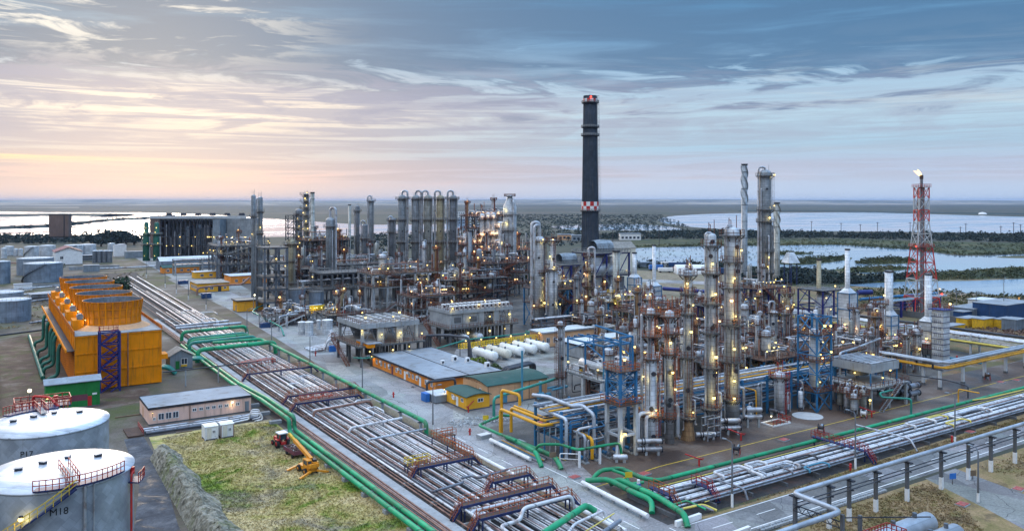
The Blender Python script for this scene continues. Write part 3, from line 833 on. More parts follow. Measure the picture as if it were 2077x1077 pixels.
groundmat('g_grass', [(.30, (.06, .12, .01)), (.40, (.18, .25, .03)), (.47, (.40, .33, .11)), (.60, (.60, .47, .24)), (.70, (.48, .37, .17)), (.8, (.22, .27, .035))], .11, (.26, .22, .16), .10, .42, bump=1.0)
groundmat('g_grass_dry', [(.30, (.13, .12, .035)), (.45, (.24, .18, .08)), (.58, (.32, .22, .12)), (.7, (.20, .19, .05))], .20, (.12, .085, .05), .12, .35, bump=1.0)
groundmat('g_trench', [(.3, (.022, .022, .024)), (.6, (.055, .052, .052)), (.75, (.11, .10, .095))], .2, (.10, .06, .05), .12, .3)
groundmat('g_bank', [(.3, (.13, .105, .07)), (.5, (.22, .18, .125)), (.7, (.29, .25, .19))], .22, (.17, .17, .09), .1, .35, bump=1.0)
groundmat('g_mud', [(.3, (.035, .04, .05)), (.5, (.08, .085, .10)), (.7, (.17, .17, .18))], .30, (.02, .022, .028), .2, .4, wet=.5)
groundmat('g_soil', [(.3, (.05, .03, .022)), (.5, (.11, .07, .05)), (.7, (.21, .17, .14))], .14, (.07, .075, .02), .09, .4)
groundmat('g_rock', [(.32, (.07, .065, .05)), (.46, (.22, .20, .15)), (.58, (.36, .33, .27)), (.72, (.16, .15, .11))], .8, (.16, .18, .06), .16, .3, bump=1.0)
groundmat('g_marsh', [(.3, (.035, .05, .018)), (.5, (.06, .07, .025)), (.7, (.13, .105, .05))], .03, (.022, .034, .018), .012, .6, bump=.3)
groundmat('g_heath', [(.3, (.09, .10, .04)), (.5, (.15, .12, .06)), (.62, (.24, .14, .075)), (.75, (.11, .13, .05))], .06, (.33, .31, .29), .035, .35, bump=.6)
def watermat():
    m = bpy.data.materials.new('water'); m.use_nodes = True; MATS['water'] = m
    t = NT(m.node_tree); pos = t.n('ShaderNodeNewGeometry').outputs['Position']
    b = t.n('ShaderNodeBsdfPrincipled', i_Base_Color=(.22, .33, .45, 1), i_Roughness=.06, i_IOR=1.45); b.inputs['Specular IOR Level'].default_value = .9
    t.put(b.inputs['Roughness'], t.mr(t.noise(t.vm('MULTIPLY', pos, (.004, .012, .1)), 1.0, 5, .6, .8), .35, .7, .02, .22))
    bm = t.n('ShaderNodeBump', i_Strength=.02, i_Distance=.4, i_Height=t.noise(t.vm('MULTIPLY', pos, (.05, .22, .1)), 1.0, 3, .6)); t.nt.links.new(bm.outputs[0], b.inputs['Normal'])
    o = t.n('ShaderNodeOutputMaterial'); t.nt.links.new(b.outputs[0], o.inputs[0])
watermat()
# ------------------------------------------------------------------ the setting
groundmat('g_hill', [(.35, (.10, .10, .09)), (.5, (.27, .23, .18)), (.65, (.40, .34, .27))], .0009, (.08, .09, .075), .0006, .5, bump=0)
sheet('ground', [(-29000, -29000), (29000, -29000), (29000, 29000), (-29000, 29000)], 0, 'g_land')
sheet('dirt_ground', [(-60, 60), (98, 60), (150, 520), (90, 760), (-60, 800)], .004, 'g_dirt')
sheet('yard', [(79, 96.5), (330, 108), (310, 330), (300, 470), (120, 560), (88, 500), (82, 200), (78.6, 150)], .010, 'g_yard')
sheet('process_floor', [(84, 113), (176, 114), (244, 120), (250, 210), (160, 215), (150, 172), (110, 172), (109, 138), (84, 138)], .020, 'g_floor')
sheet('process_floor', [(82, 205), (112, 204), (120, 216), (170, 214), (235, 222), (300, 330), (250, 470), (120, 500), (104, 330), (112, 240), (84, 230)], .014, 'g_floor')
sheet('heathland', [(205, 112), (520, 130), (480, 330), (262, 262), (238, 190)], .016, 'g_heath')
sheet('stained_apron', [(80.5, 95.2), (270, 96), (262, 113), (170, 116), (86, 112), (83, 103)], .018, 'g_wet')
sheet('main_road', [(72, 60), (80.2, 60), (80.8, 120), (84, 145), (88, 200), (100, 360), (106, 520), (112, 760), (102, 760), (92, 520), (86, 360), (76, 200), (72.4, 150)], .022, 'g_road')
sheet('side_road', [(80.0, 75), (260, 74.0), (260, 81.2), (80.3, 82)], .027, 'g_road_dark')
sheet('foot_path', [(128, 74), (137, 74), (134, 62), (122, 40), (112, 40), (123, 62)], .031, 'g_road_dark')
sheet('meadow', [(25.4, 84), (49.6, 84), (49.4, 167.5), (26.2, 167.5), (25.2, 150)], .030, 'g_grass')
sheet('verge', [(84.5, 81.6), (240, 81.0), (240, 86.5), (120, 83.3), (96, 82.2), (84.5, 82.4)], .033, 'g_grass_dry')
sheet('bank_field', [(88, 40), (260, 40), (260, 73.0), (128, 73.6), (92, 74.0)], .020, 'g_grass_dry')
sheet('pipe_trench', [(50.2, 60), (71.6, 60), (71.6, 440), (80, 560), (58, 560), (54.4, 300), (50.2, 170)], .036, 'g_trench')
sheet('pipe_trench', [(79.6, 82.8), (260, 84.8), (260, 93.8), (79.6, 93.8)], .030, 'g_trench')
sheet('muddy_track', [(15.5, 60), (20.5, 60), (22.5, 120), (25.2, 150), (25.4, 168.5), (22, 168.5), (20.5, 140), (15, 110)], .034, 'g_mud')
sheet('pipe_trench', [(25.6, 168.2), (49, 168.2), (49, 174.5), (25.6, 175.6)], .038, 'g_trench')
sheet('brown_soil', [at(-60, 700), at(112, 668), at(150, 792), at(300, 786), at(310, 812), at(150, 840), at(-60, 850)], .012, 'g_soil')
sheet('gravel_patch', [(92, 185), (97, 187), (96, 193), (91, 192)], .016, 'concrete_pale')
# markings
def marks(name, rects, z, m='white_paint'):
    b = MB(m)
    for r in rects: flat(b, *r, z)
    return struct(b.build(name))
marks('road_marking', [(72.55, 62, 72.72, 150)]+[(79.0, 62, 79.16, 82), (79.4, 95, 79.56, 128)]+[(75.3, 60+8*i, 75.45, 63.4+8*i) for i in range(28)], .031)
marks('road_marking', [(80.6, 81.25, 240, 81.42), (84, 75.6, 240, 75.78)]+[(84+9*i, 78.6, 88+9*i, 78.75) for i in range(17)], .036)
b = MB('rail_yellow')
for (x0, y0, x1, y1) in [(80.6, 100.0, 96, 101.9), (96, 101.9, 230, 103.6), (83.5, 128, 84.6, 113)]:
    d = V((y0-y1, x1-x0, 0)).normalized()*.09
    k = len(b.v); b.v += [(x0-d.x, y0-d.y, .036), (x1-d.x, y1-d.y, .036), (x1+d.x, y1+d.y, .036), (x0+d.x, y0+d.y, .036)]; b.face([k, k+1, k+2, k+3])
struct(b.build('yellow_road_marking'))
# sloping bank between pipe trench and road
def strip_mesh(name, m, y0, y1, n, prof, jit=.0, smooth=True, seed=3):
    """prof(f) -> list of (x, z) across; swept along y"""
    g = random.Random(seed); b = MB(m); k = None
    for i in range(n+1):
        P = prof(i/n); k = len(P); y = y0+(y1-y0)*i/n
        for j, (x, z) in enumerate(P):
            e = jit if 0 < j < k-1 else jit*.3
            b.v.append((x+g.uniform(-e, e), y+g.uniform(-e, e), max(z+g.uniform(-e, e)*.6, .02) if 0 < j < k-1 else z))
    for i in range(n):
        for j in range(k-1):
            q = i*k+j; b.face([q, q+1, q+k+1, q+k], smooth)
    return b.build(name)
struct(strip_mesh('road_bank', 'g_bank', 84, 330, 90, lambda f: [(70.6+3*f*f, .0), (70.9+3*f*f, .35), (71.6+3*f*f, .75), (72.2+3*f*f, .9), (72.5+3*f*f, .04)], .10))
def fine(P, k=3): return [(a[0]+(c[0]-a[0])*i/k, a[1]+(c[1]-a[1])*i/k) for a, c in zip(P, P[1:]) for i in range(k)]+[P[-1]]
struct(strip_mesh('earth_bank', 'g_rock', 96, 153, 190, lambda f: fine([(22.9+1.2*f, .0), (23.8+f, 1.3+.3*sin(40*f)), (24.7+f*.6, 2.3+.25*sin(23*f)), (25.6+.3*f, 2.6+.3*sin(31*f)), (26.6, 2.1+.3*sin(57*f)), (27.9+.3*sin(19*f), 1.0), (29.4-f*.6+.5*sin(27*f), .0)]), .17, False))
b = MB('concrete'); b.box(52.9, 60, .1, 54.5, 330, .55)
struct(b.build('concrete_walkway'))
# lakes, far shores, hills
def poly(name, pix, z, m): return sheet(name, [at(px, py) for px, py in pix], z, m)
def smoothpoly(pix, k=5):
    out = []; n = len(pix)
    for i in range(n):
        p0, p1, p2, p3 = (V((*pix[(i+j-1) % n], 0)) for j in range(4))
        for q in range(k):
            u = q/k; a = .5*((2*p1)+(p2-p0)*u+(2*p0-5*p1+4*p2-p3)*u*u+(3*p1-p0-3*p2+p3)*u**3); out.append((a.x, max(a.y, 411.5)))
    return out
poly('lake', smoothpoly([(-90, 434), (100, 431), (240, 431), (320, 432), (430, 436), (600, 447), (760, 456), (1004, 454), (1010, 467), (720, 478), (480, 482), (350, 488), (200, 479), (60, 482), (-90, 486)]), .05, 'water')
poly('lake', smoothpoly([(1336, 446), (1370, 438), (1480, 433), (1640, 431.5), (1780, 431), (1900, 435), (2077, 440), (2300, 443), (2300, 478), (2077, 474), (1800, 470), (1560, 468), (1420, 462), (1356, 454)]), .05, 'water')
poly('pond', smoothpoly([(1120, 459), (1290, 455), (1374, 463), (1360, 467), (1180, 467)]), .06, 'water')
poly('marsh_water', smoothpoly([(1215, 543), (1250, 508), (1400, 501), (1560, 499), (1700, 497), (1850, 507), (1950, 519), (2077, 516), (2300, 512), (2300, 543), (2077, 541), (1950, 549), (1850, 553), (1760, 556), (1680, 547), (1560, 541), (1400, 537), (1300, 536)]), .05, 'water')
poly('pond', smoothpoly([(1725, 577), (1850, 571), (1960, 570), (2077, 566), (2300, 560), (2300, 602), (2077, 601), (1950, 594), (1850, 587), (1745, 581)]), .06, 'water')
for pix in ([(1735, 534), (1760, 526), (1805, 522), (1850, 525), (1856, 533), (1790, 536.5)], [(1540, 514), (1600, 511.5), (1650, 515), (1570, 518)],
            [(1560, 531), (1640, 523), (1715, 521), (1722, 527), (1640, 537), (1580, 536)], [(2020, 522), (2077, 519), (2200, 519), (2200, 523), (2077, 524)], [(1690, 547), (1780, 541), (1850, 544), (1800, 551), (1740, 553)]):
    poly('reed_island', smoothpoly(pix), .075, 'g_marsh')
poly('shore', smoothpoly([(1180, 500), (1300, 487), (1500, 485), (1700, 484), (1900, 490), (2300, 498), (2300, 511), (2077, 514), (1950, 517), (1850, 505), (1700, 496), (1400, 499), (1250, 506)]), .03, 'g_marsh')
poly('shore', smoothpoly([(1500, 545), (1680, 550), (1760, 558), (1950, 551), (2077, 543), (2300, 545), (2300, 560), (2077, 565), (1850, 570), (1700, 583), (1560, 575)]), .04, 'g_marsh')
def ridge(name, px0, px1, Y, d, tops, m='g_hill'):
    """a rise of the land seen along its length; tops: photo rows of its crest"""
    b = MB(m); n = len(tops)*6
    for i in range(n+1):
        f = i/n*(len(tops)-1); k = min(int(f), len(tops)-2); u = f-k; u = u*u*(3-2*u)
        py = tops[k]*(1-u)+tops[k+1]*u; px = px0+(px1-px0)*i/n
        for (e, q) in ((-.5, 0), (-.25, .55), (0, 1), (.5, 1), (1, 0)):
            YY = Y+d*e; X = (px-CX)/F*YY; z = max(.1, (CAMH-(py-HY)*Y/F)*q) if q else -.5
            b.v.append((X*cos(TH)+YY*sin(TH), -X*sin(TH)+YY*cos(TH), z))
    for i in range(n):
        for j in range(4): q = i*5+j; b.face([q, q+5, q+6, q+1], True)
    return struct(b.build(name))
ridge('hills', -400, 2500, 15500, 3600, [405.5, 406.5, 406, 404.5, 406, 407, 406.5, 405, 404.5, 405, 406, 406.5, 407, 407.5, 407])
ridge('hills', -400, 900, 9000, 1800, [414, 412, 410.5, 412, 413.5, 412, 411.5, 413, 416])
ridge('hills', 700, 2500, 10500, 1600, [415, 412.5, 412, 411.5, 412, 413, 414, 413, 412.8, 413])
ridge('hills', -200, 160, 5600, 700, [424, 421, 422, 423.5])
def causeway(pts, h, w, sd):
    b = MB('leaf_far'); g = random.Random(sd); P = [V((*at(px, py), 0)) for px, py in pts]; Q = arcs(P, 150, 5)
    for i, p in enumerate(Q):
        d = (Q[min(i+1, len(Q)-1)]-Q[max(i-1, 0)]).normalized(); s = V((d.y, -d.x, 0))
        ww = w*g.uniform(.7, 1.2)
        for (e, z) in ((-1, -.2), (-.5, h), (.5, h*g.uniform(.8, 1.1)), (1, -.2)): q = p+s*ww*e; b.v.append((q.x, q.y, z))
    for i in range(len(Q)-1):
        for j in range(3): k = i*4+j; b.face([k, k+1, k+5, k+4], True)
    return struct(b.build('causeway'))
causeway([(-80, 440), (60, 438), (180, 437), (240, 438)], 6, 90, 1)
causeway([(-80, 467), (70, 461.5), (145, 456), (190, 450), (240, 446), (300, 443.5), (420, 441)], 3.5, 16, 2)
causeway([(1500, 428.5), (1700, 429.5), (1900, 432.5), (2300, 438)], 4, 40, 3)
# ------------------------------------------------------------------ far vegetation: masses nobody could count
def inside(p, poly_):
    r = False; j = len(poly_)-1
    for i in range(len(poly_)):
        (xi, yi), (xj, yj) = poly_[i], poly_[j]
        if (yi > p[1]) != (yj > p[1]) and p[0] < (xj-xi)*(p[1]-yi)/(yj-yi)+xi: r = not r
        j = i
    return r
def wood(name, label, polys, n, size, m='leaf_far', seed=1, flatq=.75, leaves=26, cat='woodland'):
    g = random.Random(seed); b = MB(m)
    for pl, cnt in polys:
        xs = [p[0] for p in pl]; ys = [p[1] for p in pl]; k = 0; tries = 0
        while k < cnt and tries < cnt*40:
            tries += 1
            px, py = g.uniform(min(xs), max(xs)), 408+1/(1/(min(ys)-408)+g.random()*(1/(max(ys)-408)-1/(min(ys)-408)))
            if not inside((px, py), pl): continue
            k += 1; x, y = at(px, py); s = size*g.uniform(.5, 1.25); hh = s*flatq*g.uniform(.7, 1.3)
            for _ in range(leaves):
                d = V((g.gauss(0, 1), g.gauss(0, 1), abs(g.gauss(0, .8))+.05)).normalized()*g.uniform(.55, 1)
                c = V((x+d.x*s*.6, y+d.y*s*.6, .1+d.z*hh+hh*.15)); q = s*g.uniform(.10, .24)
                u = V((g.gauss(0, 1), g.gauss(0, 1), g.gauss(0, .6))).normalized(); w = u.cross(V((g.gauss(0, 1), g.gauss(0, 1), g.gauss(0, 1)))).normalized()
                i = len(b.v); b.v += [tuple(c-u*q), tuple(c-w*q*.7), tuple(c+u*q), tuple(c+w*q*.7)]; b.face([i, i+1, i+2, i+3])
    o = b.build(name); return tag(o, label, cat, kind='stuff')
wood('woodland', 'dark blue-green belt of trees and scrub beyond the marsh', [([(1180, 487), (1260, 474), (1420, 470), (1700, 474), (2250, 480), (2250, 497), (1900, 489), (1700, 484), (1400, 486)], 1500)], 0, 6.0, 'leaf_far', 3)
wood('woodland', 'scattered scrub on the flats behind the big chimney', [([(1040, 500), (1040, 436), (1340, 436), (1400, 462), (1200, 470), (1180, 503)], 1500), ([(560, 500), (760, 476), (1010, 468), (1040, 480), (1000, 500), (800, 510)], 700)], 0, 5.2, 'leaf_far', 4, .6, 18)
wood('woodland', 'low dark trees along the far lake on the left', [([(-90, 498), (-90, 482), (60, 481), (220, 479), (300, 487), (280, 496), (150, 494)], 420), ([(-60, 466), (70, 460.5), (150, 455), (240, 445.5), (300, 443), (300, 444), (240, 447), (150, 458), (70, 463)], 160)], 0, 6.5, 'leaf_far', 5)
wood('woodland', 'dark bushes on the near shore of the marsh', [([(1480, 578), (1500, 546), (1640, 552), (1740, 561), (1700, 578)], 420), ([(1710, 572), (1850, 560), (1850, 568), (1720, 578)], 120), ([(1280, 545), (1290, 537), (1520, 540), (1500, 547)], 160)], 0, 4.2, 'leaf_far', 6)
wood('reeds', 'reeds along the banks of the ponds on the right', [([(1850, 553), (1950, 550), (2077, 543), (2250, 544), (2250, 560), (2077, 565), (1850, 570)], 700), ([(1700, 590), (1850, 589), (2077, 603), (2250, 604), (2250, 625), (1960, 618), (1760, 606)], 420), ([(1180, 504), (1400, 497), (1700, 494), (1850, 503), (1950, 515), (2200, 511), (2200, 515), (1950, 519), (1850, 508), (1700, 498), (1400, 501)], 900), ([(1725, 535), (1760, 526), (1805, 522), (1852, 525), (1858, 533), (1790, 537)], 330), ([(1556, 531), (1640, 523), (1717, 520.5), (1724, 527), (1640, 538), (1578, 536)], 330), ([(1538, 514), (1600, 511), (1652, 515), (1570, 518.5)], 160), ([(1690, 547), (1780, 540.5), (1852, 544), (1800, 551.5), (1740, 553.5)], 200), ([(1250, 503), (1500, 487), (1700, 486), (1900, 492), (2200, 500), (2200, 510), (1950, 514), (1700, 494)], 700)], 0, 2.6, 'g_marsh', 7, .6, 14, 'reeds')
wood('reeds', 'dark tufts of reed standing in the shallow marsh water', [([(1230, 540), (1255, 508), (1500, 502), (1690, 500), (1700, 520), (1560, 530), (1480, 536)], 380)], 0, 1.7, 'g_marsh', 8, .3, 8, 'reeds')
wood('scrub', 'dry reddish scrub on the waste ground before the ponds', [([(1700, 620), (1760, 604), (2077, 612), (2200, 616), (2200, 640), (2077, 640), (1900, 632)], 520)], 0, 2.2, 'g_heath', 9, .6, 14, 'scrub')
# grass tufts over the near fields
def grass(name, label, regions, n, m, seed, hmin=.10, hmax=.32):
    g = random.Random(seed); b = MB(m)
    for (pl, cnt) in regions:
        xs = [p[0] for p in pl]; ys = [p[1] for p in pl]; k = 0
        while k < cnt:
            x, y = g.uniform(min(xs), max(xs)), g.uniform(min(ys), max(ys))
            if not inside((x, y), pl): continue
            k += 1
            for _ in range(3):
                a = g.random()*6.28; h = g.uniform(hmin, hmax); w = g.uniform(.05, .13); dx, dy = g.gauss(0, .18), g.gauss(0, .18)
                i = len(b.v); ox, oy = x+g.gauss(0, .12), y+g.gauss(0, .12)
                b.v += [(ox-w*cos(a), oy-w*sin(a), .02), (ox+w*cos(a), oy+w*sin(a), .02), (ox+dx, oy+dy, h)]; b.face([i, i+1, i+2])
    return tag(b.build(name), label, 'grass', kind='stuff')
grass('grass', 'rough dry and green grass of the field beside the green pipes', [([(27, 92), (49, 92), (49, 166), (28, 166)], 17000)], 0, 'g_grass', 11)
grass('grass', 'dry brown grass on the ground below the silver overhead pipe', [([(90, 55), (111, 55), (121, 64), (126.5, 72.5), (96, 73)], 5000), ([(141, 64), (200, 50), (230, 72), (141, 72)], 4000), ([(92, 82.3), (200, 81.8), (220, 84), (120, 83)], 2500)], 0, 'g_grass_dry', 12)
def yfor(px, x):                                  # where a line along the plant at offset x crosses a photo column
    k = (px-CX)/F; return x*(cos(TH)-k*sin(TH))/(sin(TH)+k*cos(TH))
def lettering(text, size, m, name='lettering'):
    cu = bpy.data.curves.new('lettering', 'FONT'); cu.body = text; cu.size = size; cu.extrude = .01; cu.align_x = 'CENTER'; cu.align_y = 'CENTER'
    o = bpy.data.objects.new('lettering', cu); COL.objects.link(o)
    bpy.context.view_layer.update()
    me = bpy.data.meshes.new_from_object(o.evaluated_get(bpy.context.evaluated_depsgraph_get()))
    bpy.data.objects.remove(o); me.materials.clear(); me.materials.append(MATS[m])
    q = bpy.data.objects.new(name, me); COL.objects.link(q); return q
# ------------------------------------------------------------------ two big tanks, lower left
def big_tank(label, x, y, text, tang, a_text, ztext, near):
    r, h = 7.9, 13.6
    t = thing('storage_tank', label, 'storage tank', (x, y, 0))
    MB('tank_diamond').rev([(r, 0), (r, h)], 64).build('shell', t)
    MB('tank_roof').rev([(r+.1, h-.14), (r+.1, h), (r*.75, h+.22), (r*.4, h+.42), (0, h+.5)], 64).build('roof', t)
    b = MB('tank_steel'); a = VIEW
    for k in range(3): b.ring((0, 0, h-.25-.001*k), r, r+.05, 0, .12, n=64)
    b.build('rim', t)
    for (d, g) in ((2.4, 2.3), (2.9, 1.2), (4.6, .4), (4.2, 2.9)):
        v = MB('steel_dark').cbox((0, 0, .22), (.75, .5, .34), g).use('zinc').cbox((0, 0, .42), (.9, .62, .08), g).build('roof_vent', t)
        v.location = (d*cos(g), d*sin(g), h+.42-.42*(d/r)**1.3)
    q = lettering(text, 1.05, 'soot'); q.parent = t
    q.location = ((r+.05)*cos(a_text), (r+.05)*sin(a_text), ztext); q.rotation_euler = (pi/2, 0, a_text+pi/2)
    # walkway on the rim with railings, gangway to the middle, lower platform with red foam line
    a0, a1 = tang
    d = MB('steel_blue').ring((0, 0, h+.25), r-.9, r+.35, -.12, .06, a0, a1, 22).build('rim_walkway', t)
    ringrail((0, 0), r+.3, h+.3, a0, a1, 'rail_red', 16, .09).build('railing', d)
    am = (a0+a1)/2-.12
    c, s = cos(am), sin(am)
    g = MB('zinc'); P, Q = V((r*c, r*s, h+.5)), V((2.2*c, 2.2*s, h+.75)); g.bar(P, Q, .9, .10)
    g = g.build('gangway', t); u = V((-s, c, 0))*.5
    b = MB('rail_red')
    for e in (-u, u): b.rail([P+e, Q+e], 1.1, 1.1, .08)
    b.build('railing', g)
    e = a1+.28
    pl = MB('steel_blue').ring((0, 0, h-1.6), r+.05, r+1.3, -.1, .06, e-.12, e+.14, 5).build('platform', t)
    ringrail((0, 0), r+1.25, h-1.55, e-.12, e+.14, 'rail_red', 4, .09).build('railing', pl)
    MB('red_paint').tube([((r+.35)*cos(e-.1), (r+.35)*sin(e-.1), .2), ((r+.35)*cos(e-.1), (r+.35)*sin(e-.1), h-.7), ((r+.35)*cos(e), (r+.35)*sin(e), h-.5)], .13, 8, True, .5).cyl((r*1.02*cos(e), r*1.02*sin(e), h-.85), .28, .8, 10).build('foam_pipe', t)
    if near:
        b = MB('steel_blue'); k = 26; s0, s1 = -3.65, -1.45
        P = [((r+.55)*cos(s0+(s1-s0)*i/k), (r+.55)*sin(s0+(s1-s0)*i/k), 1.0+(h-.9)*i/k) for i in range(k+1)]
        for p, q_ in zip(P, P[1:]):
            b.bar(p, q_, .85, .16)
        b.use('rail_yellow')
        for p, q_ in zip(P, P[1:]):
            o = V((p[0], p[1], 0)).normalized()*.4
            b.bar(V(p)+o+V((0, 0, 1.05)), V(q_)+o+V((0, 0, 1.05)), .09); b.bar(V(p)+o+V((0, 0, .55)), V(q_)+o+V((0, 0, .55)), .06); b.bar(V(p)+o, V(p)+o+V((0, 0, 1.05)), .07)
        b.build('staircase', t)
        MB('pipe_silver').tube([((r+.25)*cos(am+.12), (r+.25)*sin(am+.12), 0), ((r+.25)*cos(am+.12), (r+.25)*sin(am+.12), h)], .16, 8).tube([((r+.2)*cos(am+.24), (r+.2)*sin(am+.24), 0), ((r+.2)*cos(am+.24), (r+.2)*sin(am+.24), h)], .08, 8).build('pipe', t)
        lamp(t, ((r+.9)*cos(-2.06), (r+.9)*sin(-2.06), 11.2), 'lamp_warm', .34, 110)
    else:
        e = a0-.1
        b = MB('rail_orange'); b.ladder(((r+.4)*cos(e), (r+.4)*sin(e), 0), ((r+.4)*cos(e), (r+.4)*sin(e), h+1), .6, (-sin(e), cos(e), 0), True, .09); b.build('ladder', t)
        e -= .28
        pl = MB('steel_blue').ring((0, 0, h-1.6), r+.05, r+1.3, -.1, .06, e-.2, e+.2, 5).build('platform', t)
        ringrail((0, 0), r+1.25, h-1.55, e-.2, e+.2, 'rail_red', 4, .09).build('railing', pl)
        MB('red_paint').tube([((r+.7)*cos(e), (r+.7)*sin(e), .2), ((r+.7)*cos(e), (r+.7)*sin(e), h-.7)], .13, 8).build('foam_pipe', t)
    return t
big_tank('big grey steel tank lettered M18 with yellow-railed stair, nearest on the left', 7.3, 108.6, 'M18', (-pi/2-.38, -pi/2+.86), -1.645, 11.3, True)
big_tank('big grey steel tank lettered P17, standing behind the M18 tank', 7.4, 133.0, 'P17', (pi*.42, pi*.72), -1.93, 11.4, False)
# red-railed pump deck seen above the far rim of tank P17
t = thing('valve_platform', 'red-railed valve platform with blue deck behind tank P17', 'platform', (7.2, 143.5, 0))
for (a, c) in ((-3, 0), (3, 0), (-3, 3), (3, 3)): MB('steel_blue').bar((a, c, 0), (a, c, 13.3), .3).build('post', t)
d = MB('steel_blue').box(-3.5, -.4, 13.3, 4, 3.4, 13.5).build('deck', t)
MB('rail_red').rail([(-3.5, -.4, 13.5), (4, -.4, 13.5), (4, 3.4, 13.5), (-3.5, 3.4, 13.5)], 1.1, .9, .12, True).build('railing', d)
MB('red_paint').tube([(-1, 1.5, 13.5), (-1, 1.5, 15), (1, -.5, 15), (2.2, -2.6, 13.8)], .2, 8, True, .5).cyl((2, 1, 13.5), .35, 1.3, 10).build('foam_pipe', t)
lamp(t, (-1.5, 1, 16.0), 'lamp_white', .3, 0, 'lamp', 2.5)
# ------------------------------------------------------------------ orange cooling tower with its five fans
X0, X1, Y0, Y1, HT = 17.8, 36.6, 216.4, 312, 13.1
t = thing('cooling_tower', 'long orange cooling tower block with five fan stacks on top', 'cooling tower', (X0, Y0, 0))
w, L = X1-X0, Y1-Y0
b = MB('orange_wall').box(0, 0, .3, w, L, HT)
b.build('wall', t)
b = MB('orange_wall')
for i in range(6): b.box(w*i/5-.14, -.16, .3, w*i/5+.14, -.002, HT+.1)
for z in (.2, 4.4, 8.7, HT-.35): b.box(-.15, -.19, z, w+.15, -.003, z+.3)
for i in range(1, 20): b.box(w+.003, L*i/20-.12, .3, w+.16, L*i/20+.12, HT); b.box(-.16, L*i/20-.12, 9.6, -.003, L*i/20+.12, HT)
b.build('wall_rib', t)
MB('steel_dark').box(-.06, .5, .4, -.004, L, 9.4).build('louvre', t)
b = MB('orange_dark')
for i in range(16): b.bar((-.15, .5, .8+.56*i), (-.15, L, .8+.56*i), .26, .10)
b.build('louvre_blade', t)
MB('steel_dark').box(-1.9, 0, 9.6, -.17, L, 9.75).use('orange_wall').box(-2.1, -.4, 9.5, -1.8, L, 10.2).build('inlet_gallery', t)
MB('concrete').box(-.2, -.2, HT, w+.2, L, HT+.16).build('roof', t)
b = MB('orange_dark'); b.box(-.3, -.3, HT+.16, -.15, L, HT+1.2); b.box(w+.15, 0, HT+.16, w+.28, L, HT+1.0); b.build('parapet', t)
MB('pipe_rust').tube([(w*.6, -.3, 0), (w*.6, -.3, HT)], .12, 8).build('downpipe', t)
MB('orange_wall').box(w+.16, 0, 5.8, w+1.6, 4, 7.0).build('side_box', t)
for i in range(5):
    cy = 11.6+18.4*i; cx = 9.4
    o = MB('peach_wall' if i == 0 else 'orange_wall').rev([(8.7, HT+.16), (7.4, HT+.8), (6.6, HT+1.2)], 40, (cx, cy, 0)).build('fan_collar', t)
    o = MB('orange_stave').rev([(6.45, 0), (6.35, 2.2), (6.9, 5.9), (6.98, 6.0), (6.8, 6.0)], 48).build('fan_stack', t); o.location = (cx, cy, HT+1.0); MB('clad_dark').rev([(6.8, 5.99), (6.2, 2.2), (6.2, -.5)], 48).build('inner_lining', o)
    r_ = MB('orange_wall')
    for k in range(26):
        g = 2*pi*k/26; q = [(6.5, 0), (6.42, 2.2), (6.97, 5.9)]
        for (a, z), (c, z2) in zip(q, q[1:]): r_.bar((a*cos(g), a*sin(g), z), (c*cos(g), c*sin(g), z2), .3, .22)
    for z, q in ((.3, 6.5), (2.2, 6.4), (4.0, 6.66)): r_.ring((0, 0, z), q, q+.1, 0, .14, n=48)
    r_.build('stave_rib', o)
    f = MB('steel_dark').cyl((0, 0, 1.6), 1.0, .5, 14)
    for k in range(8):
        g = 2*pi*k/8; f.bar((.8*cos(g), .8*sin(g), 1.9), (5.9*cos(g), 5.9*sin(g), 1.9), .9, .10)
    f.build('fan_blade', o)
    # drive housing on the left of each fan
    o = MB('orange_wall').box(.2, cy-2.6, HT+.16, 2.6, cy+3.2, HT+2.6).build('drive_housing', t)
    MB('zinc').cyl((1.9, cy-1.6, HT+3.3), .75, 2.0, 12, axis=(0, 1, 0)).use('steel_dark').box(1.3, cy-1.4, HT+2.6, 2.5, cy+.2, HT+2.75).build('fan_motor', t)
    lamp(t, (2.9, cy-3.0, HT+2.6), 'lamp_warm', .3, 90)
for i, y in enumerate((228, 243, 250, 258, 272, 289)):
    tag(MB('pipe_darkgreen').tube([(12.6, y, .1), (12.8, y, 1.6), (15.0, y, 2.2), (15.1, y, 8.6), (15.6, y, 9.8)], .45, 12, True, 1.6).build('riser_pipe'),
        'dark green riser pipe left of the orange cooling tower, %s from the front' % NTH[i], 'pipe', 'riser pipes of the cooling tower')
tag(MB('pipe_darkgreen').tube([(12.2, 236, .5), (12.2, 312, .5)], .5, 10).build('header_pipe'), 'dark header pipe on the ground joining the green risers beside the cooling tower', 'pipe')
for i, (y, z) in enumerate(((224, 1.4), (232.5, 1.2))):
    for k in range(3):
        tag(MB('pipe_teal').tube([(36.9, y+1.1*k, 2.2), (39.5+.3*k, y+1.1*k, 2.2), (41.3+.3*k, y+1.1*k, .1)] if i == 0 else [(46.9, y+1.1*k, 2.0), (49.5+.3*k, y+1.1*k, 2.0), (50.6+.3*k, y+1.1*k-.5, .1)], .42, 10, True, 1.4).build('pipe'),
            'teal pipe curving down %s, %s' % (('at the right foot of the orange cooling tower', 'on the right of the small grey shed')[i], ('nearest', 'middle one', 'farthest')[k]), 'pipe', 'teal pipes by the cooling tower')
